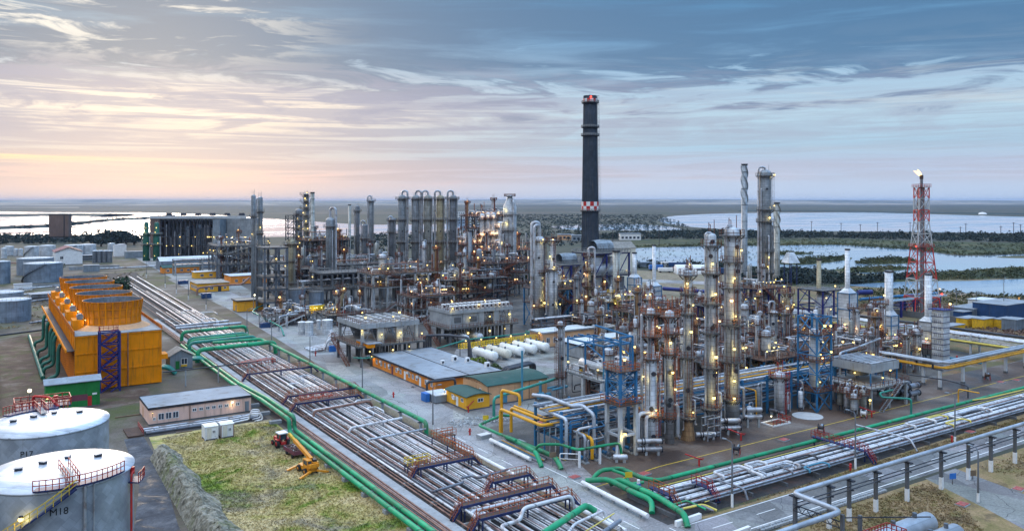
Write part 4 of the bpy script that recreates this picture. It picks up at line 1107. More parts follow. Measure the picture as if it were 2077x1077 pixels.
# blue lattice stair tower before it
t = thing('stair_tower', 'blue lattice stair tower standing against the orange cooling tower front', 'stair tower', (22.6, 212.2, 0))
for (a, c) in ((0, 0), (4.2, 0), (4.2, 2.8), (0, 2.8)): MB('steel_royal').bar((a, c, 0), (a, c, 14.2), .38).build('post', t)
b = MB('steel_royal')
for k in range(6):
    z = 14.2*k/5-.15
    if k: b.bar((0, 0, z), (4.2, 0, z), .26); b.bar((0, 2.8, z), (4.2, 2.8, z), .26); b.bar((0, 0, z), (0, 2.8, z), .22); b.bar((4.2, 0, z), (4.2, 2.8, z), .22)
for k in range(5):
    z0, z1 = 14.2*k/5, 14.2*(k+1)/5
    b.bar((0, 0, z0), (2.2, 0, (z0+z1)/2), .24); b.bar((2.2, 0, (z0+z1)/2), (0, 0, z1), .2); b.bar((4.2, 0, (z0+z1)/2), (2.2, 0, z0), .24); b.bar((4.2, 0, z1-.3), (2.2, 0, (z0+z1)/2), .2)
b.build('brace', t)
for k in range(5):
    a, c = ((.4, 3.8) if k % 2 == 0 else (3.8, .4))
    MB('steel_royal').stair((a, 1.4, 14.2*k/5), (c, 1.4, 14.2*(k+1)/5), 1.0, (0, 1, 0), True, 'rail_red').build('stair_flight', t)
MB('rail_red').rail([(0, 0, 14.2), (0, 2.8, 14.2), (4.2, 2.8, 14.2)], 1.1, 1, .08).build('railing', t)
t = thing('pipe_trestle', 'dark pipe on thin posts passing between the grey shed and the pink building', 'pipe trestle', (0, 0, 0)); P, Q = V((*at(330, 755, 4), 4)), V((*at(508, 735, 4), 4))
MB('pipe_dark').tube([P, Q], .16, 8).build('pipe', t)
for f in (.25, .62, .98): p = P+(Q-P)*f; MB('concrete').bar((p.x, p.y, 0), (p.x, p.y, 3.9), .28).build('post', t)
tag(MB('concrete_pale').box(-.6, 0, 0, 0, 60, 1.3).build('boundary_wall', None, (*at(-4, 830), 0)), 'pale low wall at the left edge below the cooling tower', 'wall')
# ------------------------------------------------------------------ sheds and huts on the left
t = house('green corrugated shed with maroon band below the orange cooling tower', 10.8, 199.4, 21.2, 203.6, 5.6, 'green_wall', 'zinc', 'gx', .9, doors=[('s', 8.4, .3, .8, 2.1, 'red_paint')], name='shed', cat='shed')
MB('maroon').box(1.6, -.03, 1.6, 8.0, -.004, 2.9).build('band', t); MB('white_paint').box(8.9, -.03, 2.6, 9.8, -.004, 3.0).build('sign', t)
lamp(t, (.3, -1.4, 3.2), 'lamp_warm', .34, 90)
t = house('small grey corrugated gable shed beside the pipe rack and the cooling tower', 41.1, 230, 46.8, 236, 3.6, 'zinc', 'roof_tile', 'gy', 1.7, wins=[('s', 3.6, 1.4, 1.5, 1.5)], doors=[('s', 1.9, .3, 1.0, 2.1, 'green_wall')], name='shed', cat='shed')
MB('machine_yellow').box(2.7, -.6, .9, 4.2, -.4, 1.4).build('sign', t)
W_ = 20.2
wn = [('s', 1.0, 1.0, .45, .5)]+[('s', q, .95, 1.05, 1.2) for q in (2.3, 3.7, 5.05)]+[('s', W_*f, 1.75, .72, .55) for f in (.43, .495, .56, .62, .685, .75, .86)]
t = house('long low pink building with dark flat roof by the green pipes', 27.5, 176, 47.7, 187.4, 3.3, 'pink_wall', 'roof_grey', 'flat', wins=wn, doors=[('s', 19.3, .3, .85, 2.1), ('w', 7, .3, .9, 2.1, 'peach_wall')], trim='steel_dark', over=.1)
lamp(t, (W_*.80, -.5, 2.7), 'lamp_white', .22, 60); lamp(t, (.6, -.6, 2.6), 'lamp_warm', .14, 10)
MB('pipe_rust').tube([(W_*.385, -.12, .2), (W_*.385, -.12, 3.2)], .07, 6).build('downpipe', t)
for (x0, lb, tr) in ((34.6, 'plain white site cabin on the grass before the pink building', 'white_paint'), (37.5, 'white site cabin with brown corner posts, right one of the pair', 'pipe_rust')):
    t = house(lb, x0, 159.0, x0+2.3, 161.6, 2.5, 'white_paint', 'white_paint', 'gx', .2, wins=[('s', 1.6, 1.3, .5, .5)], doors=[('s', .75, .3, .75, 2.0, 'cream')], name='site_cabin', cat='cabin', over=.1)
    b = MB(tr)
    for (a, c) in ((0, 0), (2.3, 0), (2.3, 2.6), (0, 2.6)): b.box(a-.07, c-.07, .1, a+.07, c+.07, 2.5)
    b.build('corner_post', t)
t = thing('steel_cover', 'rusty steel plate cover over the trench beside the black puddles', 'cover', (22.7, 168.8, 0))
MB('deck_rust').box(0, 0, .05, 2.8, 6.4, .35).build('plate', t); MB('rail_red').rail([(2.7, 0, .35), (2.7, 6.4, .35)], 1.0, 1.2, .08).build('railing', t)
for i in range(7):
    y = 169.2+.72*i; r = (.16, .22, .12, .2, .14, .24, .12)[i]
    rack_pipe('dark pipe lying in the trench before the pink building, %s from the front' % NTH[i], [(26, y, .3), (47+.3*i, y, .3)], r, ('pipe_dark', 'pipe_grey', 'pipe_dark', 'pipe_white', 'pipe_dark', 'pipe_silver', 'pipe_rust')[i], 'pipes in the trench before the pink building')
for i in range(3):
    y = 168.0+1.6*i
    rack_pipe('white looped pipe end standing up beside the green pipes, %s from the front' % NTH[i], [(42, y, .35), (45.2+.6*i, y, .6), (45.2+.6*i, y, 1.6), (47.4+.3*i, y-.6, 1.6), (47.8, y-.6, .3), (46, y-1, .25)], .17, 'pipe_white', 'white pipe loops', bend=.6)
for i, (x, y, w2, d2) in enumerate(((31, 167.2, 3, .3), (22.6, 186, 5, .3))):
    tag(MB('timber').box(x, y, .04, x+w2, y+d2, .22).build('timber_beam'), ('dark timber lying at the edge of the field', 'timber lying on the track by the green shed')[i], 'beam')
# ------------------------------------------------------------------ vehicles on the field
def wheel(t, x, y, r, w, rim='machine_red', name='wheel'):
    o = MB('rubber').rev([(r*.55, -w/2), (r, -w/2+.04), (r, w/2-.04), (r*.55, w/2)], 18, axis=(1, 0, 0)).build(name, t); o.location = (x, y, r)
    MB(rim).rev([(0, -w*.4), (r*.55, -w*.42), (r*.55, w*.42), (0, w*.4)], 14, axis=(1, 0, 0)).build('rim', o)
t = thing('tractor', 'red tractor with white cab roof parked beside the green pipes', 'tractor', (45.6, 147.6, 0), .12)
for s in (-.95, .95): wheel(t, s, 0, .80, .45); wheel(t, s*.85, 2.3, .5, .3)
MB('machine_red').box(-.35, .7, .75, .35, 2.9, 1.5).box(-1.15, -.6, 1.45, -.7, .6, 1.6).box(.7, -.6, 1.45, 1.15, .6, 1.6).box(-.45, -.7, .6, .45, .8, 1.1).build('body', t)
b = MB('machine_red')
for (a, c) in ((-.7, -.6), (.7, -.6), (.7, .8), (-.7, .8)): b.bar((a, c, 1.3), (a*.9, c*.95, 2.55), .1)
b.build('cab_frame', t); MB('window_glass').box(-.62, -.55, 1.5, .62, .75, 2.45).build('window', t); MB('white_paint').box(-.85, -.8, 2.55, .85, 1.0, 2.75).build('cab_roof', t)
MB('steel_dark').cyl((.25, 1.9, 1.5), .05, .9, 8).build('exhaust', t)
t = thing('trailer', 'dark red trailer loaded with rusty scrap behind the red tractor', 'trailer', (46.0, 141.4, 0), .08)
for s in (-1.0, 1.0): wheel(t, s, -1.2, .45, .28, 'steel_dark'); wheel(t, s, 1.3, .45, .28, 'steel_dark')
MB('maroon').box(-1.2, -2.4, .8, 1.2, 2.4, .95).box(-1.2, -2.4, .95, -1.12, 2.4, 1.45).box(1.12, -2.4, .95, 1.2, 2.4, 1.45).box(-1.12, -2.4, .95, 1.12, -2.32, 1.45).box(-1.12, 2.32, .95, 1.12, 2.4, 1.45).build('bed', t)
MB('steel_dark').bar((0, 2.4, .7), (-.1, 4.4, .7), .12).build('drawbar', t)
g = random.Random(5); b = MB('scrap')
for i in range(70):
    p = V((g.uniform(-1, 1), g.uniform(-2.1, 2.1), g.uniform(1.0, 1.6))); q = p+V((g.gauss(0, .5), g.gauss(0, .7), g.uniform(-.1, .3)))
    q.x = max(-1.15, min(1.15, q.x)); q.y = max(-2.3, min(2.3, q.y)); b.use('scrap' if i % 4 else 'pipe_silver').bar(p, q, .1)
b.build('scrap_load', t)
t = thing('mobile_crane', 'orange wheeled crane with raised boom and spread outriggers on the grass', 'crane', (45.0, 131.4, 0), .10)
for s in (-1.0, 1.0): wheel(t, s, -.9, .55, .4, 'machine_orange'); wheel(t, s, 1.6, .55, .4, 'machine_orange')
MB('machine_orange').box(-.8, -1.7, .55, .8, 2.2, 1.15).build('chassis', t)
for (a, c, e) in ((-1, -2.0, -.5), (1, -2.0, -.1), (-1, 2.3, .4), (1, 2.3, .4)):
    MB('machine_orange').bar((a*.5, c, .8), (a*2.6, c+e, .14), .34, .30).use('steel_dark').box(a*2.6-.3, c+e-.3, .03, a*2.6+.3, c+e+.3, .12).build('outrigger', t)
o = MB('machine_orange').box(-.9, -1.6, 1.2, -.1, .2, 2.5).build('cab', t); MB('window_glass').box(-.93, -1.4, 1.7, -.08, -.1, 2.35).box(-.8, -1.63, 1.7, -.2, -1.58, 2.35).build('window', o)
MB('machine_orange').box(.0, -1.9, 1.2, .95, .9, 2.1).box(-.8, -2.2, 1.3, .9, -1.65, 1.9).build('turntable', t)
MB('steel_dark').box(.2, -1.6, 2.1, .8, -.4, 2.45).build('engine', t)
MB('machine_orange').bar((.1, -.9, 2.4), (.3, 6.2, 3.9), .52, .55).build('boom', t); MB('machine_yellow').bar((.3, 6.1, 3.9), (.35, 8.6, 4.45), .36, .38).build('boom_extension', t)
MB('steel_dark').bar((.36, 8.5, 4.3), (.36, 8.5, 3.5), .07).cyl((.36, 8.5, 3.2), .16, .3, 8).build('hook', t)
MB('steel_grey').bar((.2, .5, 1.7), (.2, 2.6, 3.0), .16).build('lift_ram', t)
# ------------------------------------------------------------------ main pipe rack
for i, x in enumerate((48.6, 50.0)):
    rack_pipe('thick green pipe along the edge of the field, %s of the pair' % ('left' if i == 0 else 'right'), [(x, 60, 1.05), (x, 152.5+1.4*i, 1.05), (x, 153+1.4*i, 3.4), (x+.2, 172, 3.2), (x+.3, 196, 2.0), (x+1.4, 262, 1.2)], .39, 'pipe_green', 'pair of thick green pipes beside the field', bend=.9, n=14)
sl = None
for i in range(12):
    y = 92+8.0*i
    t_ = MB('concrete').box(-1.2, -.5, 0, 1.2, .5, .62).build('pipe_support'); t_.location = (49.3, y, 0)
    tag(t_, 'low concrete block under the pair of thick green pipes', 'support', 'concrete blocks under the green pipes')
g = random.Random(21)
reds = [(51.0, .13, 'pipe_rust'), (51.35, .10, 'pipe_dark'), (51.75, .15, 'pipe_rust'), (52.1, .10, 'pipe_pink'), (52.5, .14, 'pipe_rust'), (54.95, .12, 'pipe_rust')]
word = {'pipe_rust': 'rust-red', 'pipe_dark': 'black', 'pipe_pink': 'dull pink', 'pipe_white': 'white', 'pipe_silver': 'silver', 'pipe_grey': 'grey', 'pipe_paleyellow': 'pale yellow'}
for i, (x, r, m) in enumerate(reds):
    rack_pipe('thin %s pipe beside the concrete walkway, %s from the green pair' % (word[m], NTH[i]), [(x, 60, .75), (x, 200, .75), (x+.5, 320, .75)], r, m, 'thin red pipes beside the walkway', n=6)
x = 55.6; RP = []
seqm = ['pipe_rust', 'pipe_white', 'pipe_dark', 'pipe_grey', 'pipe_dark', 'pipe_pink', 'pipe_white', 'pipe_dark', 'pipe_rust', 'pipe_silver', 'pipe_white', 'pipe_grey', 'pipe_dark', 'pipe_pink', 'pipe_white', 'pipe_dark', 'pipe_white', 'pipe_white', 'pipe_pink', 'pipe_silver', 'pipe_white', 'pipe_grey', 'pipe_white', 'pipe_white', 'pipe_dark', 'pipe_silver', 'pipe_white', 'pipe_pink', 'pipe_white', 'pipe_silver', 'pipe_rust', 'pipe_white', 'pipe_dark', 'pipe_silver', 'pipe_pink', 'pipe_white', 'pipe_dark', 'pipe_white', 'pipe_grey', 'pipe_white', 'pipe_rust', 'pipe_white']
k = 0
while x < 70.0 and k < len(seqm):
    m = seqm[k]; r = g.choice((.08, .11, .14, .18, .23)) if m in ('pipe_white', 'pipe_silver') else g.choice((.07, .09, .12, .15))
    x += r; z = 1.0 if k % 7 else .72
    far = g.choice((300, 345, 430, 520)); top = (x, far, z)
    if x < 62: y0 = g.choice((60, 60, 60, 101.5, 112))
    else: y0 = 60
    rack_pipe('%s %s pipe of the main pipe rack, %s from the concrete walkway' % ('thick' if r > .18 else 'thin', word[m], NTH[k]), [(x, y0, z), (x, 250, z), (x+(x-50)*.10*(far-250)/100, far, z)], r, m, 'pipes of the main pipe rack', n=8, bend=2)
    RP.append((x, r)); x += r+g.choice((.04, .09, .15, .26)); k += 1
for i in range(26):
    y = 88+9.6*i; o = MB('concrete').box(55.2, -.2, .0, 70.9, .2, .52).build('sleeper'); o.location = (0, y, 0)
    tag(o, 'concrete sleeper crossing under the pipes of the main pipe rack', 'sleeper', 'sleepers under the main pipe rack')
# green line on posts along the road bank
rack_pipe('long green pipe on short posts along the road bank', [(70.5, 138.6, .3), (70.5, 138.6, 2.9), (70.3, 246, 3.1), (69.8, 247.5, 3.3), (56, 247.8, 3.4)], .42, 'pipe_green', bend=1.1, n=14)
for i in range(12):
    y = 141+9.0*i; t = thing('pipe_post', 'grey post carrying the long green pipe beside the road', 'post', (70.5, y, 0), 0, 'posts under the long green pipe')
    MB('concrete').box(-.22, -.22, 0, .22, .22, 2.3).build('post', t); MB('steel_grey').box(-.6, -.15, 2.3, .6, .15, 2.5).build('saddle', t)
for i, (y, r, xa, xb) in enumerate(((237.5, .62, 49.6, 71.6), (250.5, .5, 50.0, 69.5), (255, .42, 51, 69.0), (259, .42, 51.5, 69), (272.5, .55, 52.2, 72.6))):
    rack_pipe('thick green pipe arching over the main pipe rack, %s from the front' % NTH[i], [(xa, y, 0), (xa, y, 3.5), (xb, y+1, 3.6), (xb+.2, y+1, .2)], r, 'pipe_green' if i % 2 == 0 else 'pipe_teal', 'green pipe arches over the main rack', n=14, bend=2.0)
rack_pipe('pale silver pipe crossing the main pipe rack behind the green arches', [(52, 281, 3.6), (73, 281.6, 3.6)], .45, 'pipe_silver')
# railed footbridges across the rack
def bridge(label, y, xa, xb, z, steps=False, rail='rail_orange', w=1.0):
    t = thing('footbridge', label, 'footbridge', (0, y, 0)); rail = 'rail_orange'
    d = MB('deck_rust').box(xa, -w/2, z-.10, xb, w/2, z).use('steel_blue').box(xa, -w/2-.12, z-.35, xb, -w/2, z+.02).box(xa, w/2, z-.35, xb, w/2+.12, z+.02).build('deck', t)
    MB(rail).rail([(xa, -w/2, z), (xb, -w/2, z)], 1.1, 1.0, .055).rail([(xa, w/2, z), (xb, w/2, z)], 1.1, 1.0, .055).build('railing', d)
    for x in (xa+.4, (xa+xb)/2, xb-.4):
        MB('steel_blue').bar((x, -w/2, 0), (x, -w/2, z-.1), .18).bar((x, w/2, 0), (x, w/2, z-.1), .18).build('post', t)
    MB('steel_blue').stair((xa-1.4, 0, .5), (xa, 0, z), .8, (0, 1, 0), True, rail).build('staircase', t)
    MB('steel_blue').stair((xb+1.6, 0, .7), (xb, 0, z), .8, (0, 1, 0), True, rail).build('staircase', t)
bridge('orange-railed footbridge over the main pipe rack level with the pink building', 204.3, 54.6, 71.0, 2.4)
bridge('rusty railed footbridge over the rack, behind the one with red loops', 176.5, 56, 71.4, 2.3)
bridge('red-railed footbridge over the rack just before the thick bent pipes', 168.8, 55.2, 69.0, 2.4, rail='rail_red')
bridge('orange-railed footbridge in the middle of the near rack, left of the white kerb', 117.2, 58.0, 68.2, 2.5, rail='rail_orange')
bridge('orange-railed footbridge with its far end at the road, behind the thick white crossing pipe', 105.2, 64.6, 71.3, 2.5, rail='rail_red')
bridge('second nearest orange-railed footbridge over the main rack', 99.2, 55.8, 71.3, 2.5, rail='rail_red')
bridge('nearest orange-railed footbridge over the main rack', 94.0, 55.6, 71.0, 2.5, rail='rail_orange')
t = thing('walkway', 'orange-railed raised walkway running along the near pipe rack to the road', 'walkway', (0, 0, 0))
d = MB('deck_rust').box(67.6, 117.9, 2.4, 68.7, 131, 2.5).box(68.7, 129.6, 2.4, 72.0, 131, 2.5).build('deck', t)
MB('rail_orange').rail([(67.6, 117.9, 2.5), (67.6, 131, 2.5), (72, 131, 2.5)], 1.1, 1, .08).rail([(68.7, 117.9, 2.5), (68.7, 129.6, 2.5), (72, 129.6, 2.5)], 1.1, 1, .08).build('railing', d)
for (a, c) in ((67.7, 119), (67.7, 125), (67.7, 130.8), (71.8, 130.8), (71.8, 129.8), (68.6, 124)): MB('steel_blue').bar((a, c, 0), (a, c, 2.4), .16).build('post', t)
t = thing('valve_stand', 'yellow-railed valve stand among the pipes, left of the orange walkway', 'valve stand', (57.4, 119.5, 0))
MB('deck_rust').box(0, 0, 2.0, 4.2, 1.3, 2.1).build('deck', t); MB('rail_yellow').rail([(0, 0, 2.1), (4.2, 0, 2.1), (4.2, 1.3, 2.1), (0, 1.3, 2.1)], 1.1, .9, .08, True).build('railing', t)
for a in (.1, 4.1): MB('steel_blue').bar((a, .1, 0), (a, .1, 2), .15).bar((a, 1.2, 0), (a, 1.2, 2), .15).build('post', t)
# pipes that cross the rack
cr = [('white pipe crossing the rack low, in front of the green pipe end', [(57, 163.5, 1.1), (57, 163.5, 1.7), (66.5, 164, 1.8), (67.5, 166, 1.8), (71, 166, 1.6)], .2, 'pipe_white'),
      ('white pipe crossing the rack near the end of the long green pipe', [(58.2, 137.6, 1.0), (58.2, 137.6, 1.8), (70.2, 138.2, 1.8)], .2, 'pipe_silver'),
      ('white crossing pipe with black valve, beyond the middle footbridge', [(58, 146.5, 1.0), (58.5, 146.5, 1.8), (69.6, 147.4, 1.9)], .24, 'pipe_white'),
      ('rusty crossing pipe that bends down before the red-railed footbridge', [(56.2, 160.8, .6), (56.2, 160.8, 2.2), (69, 162.2, 2.3), (69.6, 162.2, 1.0)], .26, 'pipe_rust'),
      ('grey crossing pipe with a square bend before the orange footbridges', [(55.8, 108.2, 1.6), (62, 109, 1.7), (62, 110.8, 1.7), (64.6, 111, 1.7), (64.6, 109.4, 1.7), (70.8, 110.2, 1.8)], .2, 'pipe_grey'),
      ('thick white pipe crossing the near rack with a dog-leg, ending at the road', [(57.2, 84, 1.2), (57.2, 91, 2.0), (60.5, 91.2, 2.0), (62, 92.6, 2.9), (70.4, 92.8, 2.9), (70.9, 92.8, .8)], .27, 'pipe_white'),
      ('thick green pipe crossing the rack at the bottom edge of the view', [(56.6, 84.2, 1.9), (60, 85.4, 2.2), (70.9, 90.0, 2.3), (72.0, 89.4, 1.4)], .46, 'pipe_green'),
      ('white pipe beside the thick green one at the bottom edge of the view', [(57.6, 82.5, 1.6), (64, 84.8, 1.9), (66, 86.4, 1.9), (72.3, 87.8, 2.0), (72.4, 87.4, .5)], .2, 'pipe_white'),
      ('grey insulated pipe with a yellow line at the bottom edge of the view', [(62, 80.5, 1.4), (72.4, 84.6, 1.6)], .32, 'pipe_grey'),
      ('thin yellow gas pipe at the bottom edge of the view', [(60, 81.4, 2.0), (72.6, 86.0, 2.1)], .08, 'pipe_paleyellow'),
      ('white pipe with a long side run toward the near footbridges', [(56.4, 86, .6), (56.4, 97.4, 1.8), (57.4, 98, 1.8), (66.4, 98.0, 1.8)], .24, 'pipe_white'),
      ('wide silver pipe crossing the far rack beside the dark tree', [(55, 300, 1.6), (74, 303, 1.6)], .4, 'pipe_silver')]
for lb, pts, r, m in cr: rack_pipe(lb, pts, r, m, 'pipes crossing the main rack', n=10, bend=.8)
for i in range(5):
    rack_pipe('white pipe drop at the cut end of the near rack, %s from the walkway' % NTH[i], [(56.3+.55*i, 90, .4), (56.3+.55*i, 95.8, .4), (56.3+.55*i, 95.8, 1.9-.12*i), (56.3+.55*i, 101.5, 1.9-.12*i)], .2, 'pipe_silver' if i % 2 else 'pipe_white', 'white pipe drops at the cut end', n=8, bend=.5)
for i, (x0, y, w2, d2) in enumerate(((63, 152, 2.4, 5), (66.8, 159, 2.2, 4), (60, 190, 2.6, 4), (64.5, 197, 2.8, 5), (59, 221, 3.4, 4), (64, 226, 3, 4), (61, 292, 5, 5), (66, 312, 5, 5), (70, 330, 5, 6), (64, 340, 5, 6))):
    rack_pipe('white expansion loop lying flat on the main rack, %s from the front' % NTH[i], [(x0, y-d2, 1.2), (x0, y-d2, 1.7), (x0, y, 1.7), (x0+w2, y, 1.7), (x0+w2, y-d2, 1.7), (x0+w2, y-d2, 1.2)], .17, 'pipe_white' if i % 3 else 'pipe_silver', 'expansion loops on the main rack', n=8, bend=.5)
t = thing('valve_manifold', 'rusty red valve manifold on the rack before the front green arch', 'manifold', (56.5, 219, 0))
for i in range(4): MB('pipe_pink').tube([(0, i*.8, 1.2), (0, i*.8, 2.2), (9, i*.8+.4, 2.3), (9, i*.8+.4, 1.2)], .17, 8, True, .5).build('pipe', t)
MB('rail_red').rail([(-.4, -.6, 1.2), (9.4, -.3, 1.2), (9.4, 3.6, 1.2)], 1.2, 1, .09).build('railing', t)
b = MB('red_paint')
for i in range(9): b.cyl((.6+i, (i % 4)*.8, 2.4), .3, .1, 10)
b.build('hand_wheel', t)
t = thing('valve_manifold', 'red and blue valve manifold between the two footbridges', 'manifold', (58, 171.2, 0))
for i in range(3): MB('pipe_pink').tube([(0, i*.9, 1.0), (0, i*.9, 2.0), (8, i*.9+.3, 2.0), (8, i*.9+.3, 1.0)], .15, 8, True, .5).build('pipe', t)
MB('rail_red').rail([(-.4, -.6, 1.2), (6, -.4, 1.2), (6, 3, 1.2), (-.4, 3, 1.2)], 1.3, .8, .09, True).build('railing', t)
b = MB('red_paint')
for i in range(8): b.cyl((.6+i*.8, (i % 3)*.9, 2.2), .3, .1, 10)
b.build('hand_wheel', t)
# barrier pipes at the road edges
for lb, pts in (('white barrier pipe along the road beside the near footbridges', [(71.7, 84, .75), (71.9, 129, .75)]), ('white barrier pipe on the plant side of the road, by the green bends', [(78.5, 115.2, .75), (78.7, 128.6, .75)]), ('white barrier pipe by the road corner, before the side pipe rack', [(78.2, 85.4, .75), (78.9, 101.2, .75)])):
    t = thing('road_barrier', lb, 'barrier', (0, 0, 0))
    MB('white_paint').tube(pts, .34, 10).build('rail', t)
    (xa, ya, _), (xb, yb, _) = pts
    for i in range(5): f = (i+.5)/5; MB('concrete').box(xa+(xb-xa)*f-.15, ya+(yb-ya)*f-.2, 0, xa+(xb-xa)*f+.15, ya+(yb-ya)*f+.2, .5).build('post', t)
for lb, x, y, w2, rz in (('white concrete barrier block at the side road corner', 82.6, 81.9, 5, 0.05), ('white concrete barrier block at the right edge of the side road mouth', 84.4, 75.0, 6, .05), ('white barrier end beside the bottom edge green pipe', 72.6, 86, 5, 1.5)):
    tag(MB('white_paint').cbox((0, 0, .4), (w2, .5, .8), 0).build('barrier_block', None, (x, y, 0), rz), lb, 'barrier')
# lamp posts along the main road
for i, (px, lb) in enumerate(((878, 'lamp post with white base beside the end of the long green pipe'), (735, 'lamp post left of the road opposite the flat-roofed orange building'), (628.7, 'lamp post left of the road opposite the concrete cooler block'),
        (551, 'lamp post left of the road opposite the two grey upright tanks'), (501, 'lamp post left of the road beside the green arches'), (418, 'lamp post left of the road opposite the yellow block hut'),
        (382, 'lamp post left of the road opposite the orange office'), (357.6, 'lamp post by the far rack, next beyond the one facing the orange office'), (335, 'lamp post by the far rack, farthest but one on the road'), (297, 'farthest lamp post on the left of the road'))):
    x = 72.3 if i < 5 else 74+.6*i; street_lamp(lb, x, yfor(px, x), 9.0, 0)
# ------------------------------------------------------------------ side rack along the plant's front
g = random.Random(33)
y = 92.2; k = 0
seq = ['pipe_paleyellow', 'pipe_white', 'pipe_white', 'pipe_rust', 'pipe_white', 'pipe_silver', 'pipe_white', 'pipe_dark', 'pipe_white', 'pipe_grey', 'pipe_white', 'pipe_pink', 'pipe_silver', 'pipe_dark', 'pipe_paleyellow', 'pipe_grey', 'pipe_paleyellow', 'pipe_dark']
while y > 83.8 and k < len(seq):
    m = seq[k]; r = {'pipe_white': g.choice((.15, .19, .25)), 'pipe_silver': .18, 'pipe_paleyellow': .07}.get(m, .11); y -= r
    x0 = 81.5+.5*k if k % 4 else 84
    rack_pipe('%s %s pipe of the side pipe rack, %s from the green line' % ('thick' if r > .18 else 'thin', word.get(m, 'pale yellow'), NTH[k]), [(x0, y, .95 if k % 5 else 1.25), (262, y+.2, .95 if k % 5 else 1.25)], r, m, 'pipes of the side pipe rack')
    y -= r+g.choice((.1, .2, .34)); k += 1
for i in range(22):
    x = 82+8.0*i; o = MB('concrete_dark').box(-.2, 83.6, 0, .2, 93.9, .6).build('sleeper'); o.location = (x, 0, 0)
    tag(o, 'concrete sleeper crossing under the pipes of the side pipe rack', 'sleeper', 'sleepers under the side pipe rack')
rack_pipe('long green pipe along the plant side of the side pipe rack', [(81.2, 101.4, .9), (82.6, 101.2, 2.0), (85.6, 99.6, 2.2), (86.4, 96, 1.6), (88, 93.9, 1.4), (262, 94.1, 1.4)], .34, 'pipe_green', n=12, bend=1.0)
rack_pipe('green pipe looping down beside the yellow sign at the road corner', [(83.8, 99.6, 2.2), (84.6, 97.4, 2.0), (84.2, 96.2, .9), (86.2, 95.0, 1.2)], .26, 'pipe_green', bend=.7)
rack_pipe('thick green pipe curving down at the side rack end, left one by the road', [(79.6, 101.2, .9), (82.0, 98.6, 1.4), (81.5, 92.0, 1.4), (82.0, 88.6, 1.2), (80.4, 86.9, .2)], .42, 'pipe_green', n=12, bend=1.2)
rack_pipe('thick green pipe running through the side rack end, right one by the road', [(82.4, 98.6, .6), (83.2, 97.4, 1.5), (82.8, 88, 1.6), (81.8, 81.8, 1.4), (81.2, 80.6, .1)], .44, 'pipe_green', n=12, bend=1.2)
rack_pipe('thin green pipe bending across the side rack near the road', [(82.9, 86, 1.0), (86, 85.6, 1.3), (86.6, 82.4, .9)], .15, 'pipe_green', bend=.6)
for i in range(3):
    rack_pipe('grey pipe bending round the end of the side rack, %s from the road' % NTH[i], [(86+.6*i, 89-.6*i, 1.9), (95, 88.4-.6*i, 1.9), (95.6+.5*i, 83.2, 1.9), (95.6+.5*i, 82.6, .4)] if i == 0 else [(82.6+.5*i, 84.2, 1.0), (86.5+.5*i, 84.4-.3*i, 1.0), (87.2+.6*i, 82.0, .5)], .18, 'pipe_grey' if i < 2 else 'pipe_paleyellow', 'bent pipes at the side rack end', bend=.8)
for i, (x0, y, w2, d2, m) in enumerate(((97.5, 91.2, 6, 2.2, 'pipe_white'), (104.5, 91.0, 3.6, 1.6, 'pipe_white'), (103, 88.4, 9, 2.4, 'pipe_white'), (104, 87.9, 7, 1.7, 'pipe_silver'), (108.5, 86.6, 4, 2.0, 'pipe_grey'), (112, 88.8, 6, 1.8, 'pipe_dark'), (111.5, 84.9, 5, 1.3, 'pipe_cyan'),
        (150, 90.8, 7, 2.2, 'pipe_white'), (157.5, 90.6, 4.6, 1.6, 'pipe_paleyellow'), (163, 89.4, 12, 2.4, 'pipe_white'), (164.5, 89.0, 9, 1.6, 'pipe_silver'), (157, 86.8, 6, 1.8, 'pipe_paleyellow'), (193, 90, 10, 2.2, 'pipe_white'))):
    rack_pipe('%s expansion loop lying on the side pipe rack, %s from the road' % ({'pipe_white': 'white', 'pipe_silver': 'silver', 'pipe_grey': 'grey', 'pipe_dark': 'dark', 'pipe_cyan': 'blue', 'pipe_paleyellow': 'pale yellow'}[m], NTH[i]),
              [(x0, y-d2, 1.3), (x0, y-d2, 1.75), (x0, y, 1.75), (x0+w2, y, 1.75), (x0+w2, y-d2, 1.75), (x0+w2, y-d2, 1.3)], .24 if m == 'pipe_white' else .16, m, 'expansion loops on the side rack', n=8, bend=.6)
def bridge_y(label, x, ya, yb, z, rail='rail_red'):
    t = thing('footbridge', label, 'footbridge', (x, 0, 0))
    d = MB('steel_blue').box(-.5, ya, z-.16, .5, yb, z).build('deck', t)
    MB(rail).rail([(-.5, ya, z), (-.5, yb, z)], 1.1, 1, .07).rail([(.5, ya, z), (.5, yb, z)], 1.1, 1, .07).build('railing', d)
    for y in (ya+.3, yb-.3): MB('steel_blue').bar((0, y, 0), (0, y, z-.1), .2).build('post', t)
    MB('steel_blue').stair((0, ya-1.6, .2), (0, ya, z), .8, (1, 0, 0), True, rail).build('staircase', t)
bridge_y('red-railed footbridge over the middle of the side pipe rack', 127.3, 84.0, 94.8, 2.0)
bridge_y('short red-railed step-over at the road end of the side pipe rack', 91.5, 86.2, 89.6, 1.9)
bridge_y('orange-railed step-over across the thick green pipes at the road end', 84.4, 87.0, 91.4, 1.9, 'rail_orange')
rack_pipe('thin pale pipe crossing over the side rack and down to the grass', [(140.5, 95, 2.0), (140.5, 84, 2.0), (140, 82.4, .2)], .17, 'pipe_silver', bend=.6)
rack_pipe('yellow gas pipe rising beside the far side rack', [(180, 96.5, .2), (180, 96.5, 3.6), (180, 92, 3.6)], .14, 'pipe_yellow', bend=.5)
rack_pipe('pale yellow pipe running over the far side rack', [(180, 93.4, 1.8), (184, 92.6, 1.8), (236, 91.2, 1.8)], .13, 'pipe_paleyellow', bend=.5)
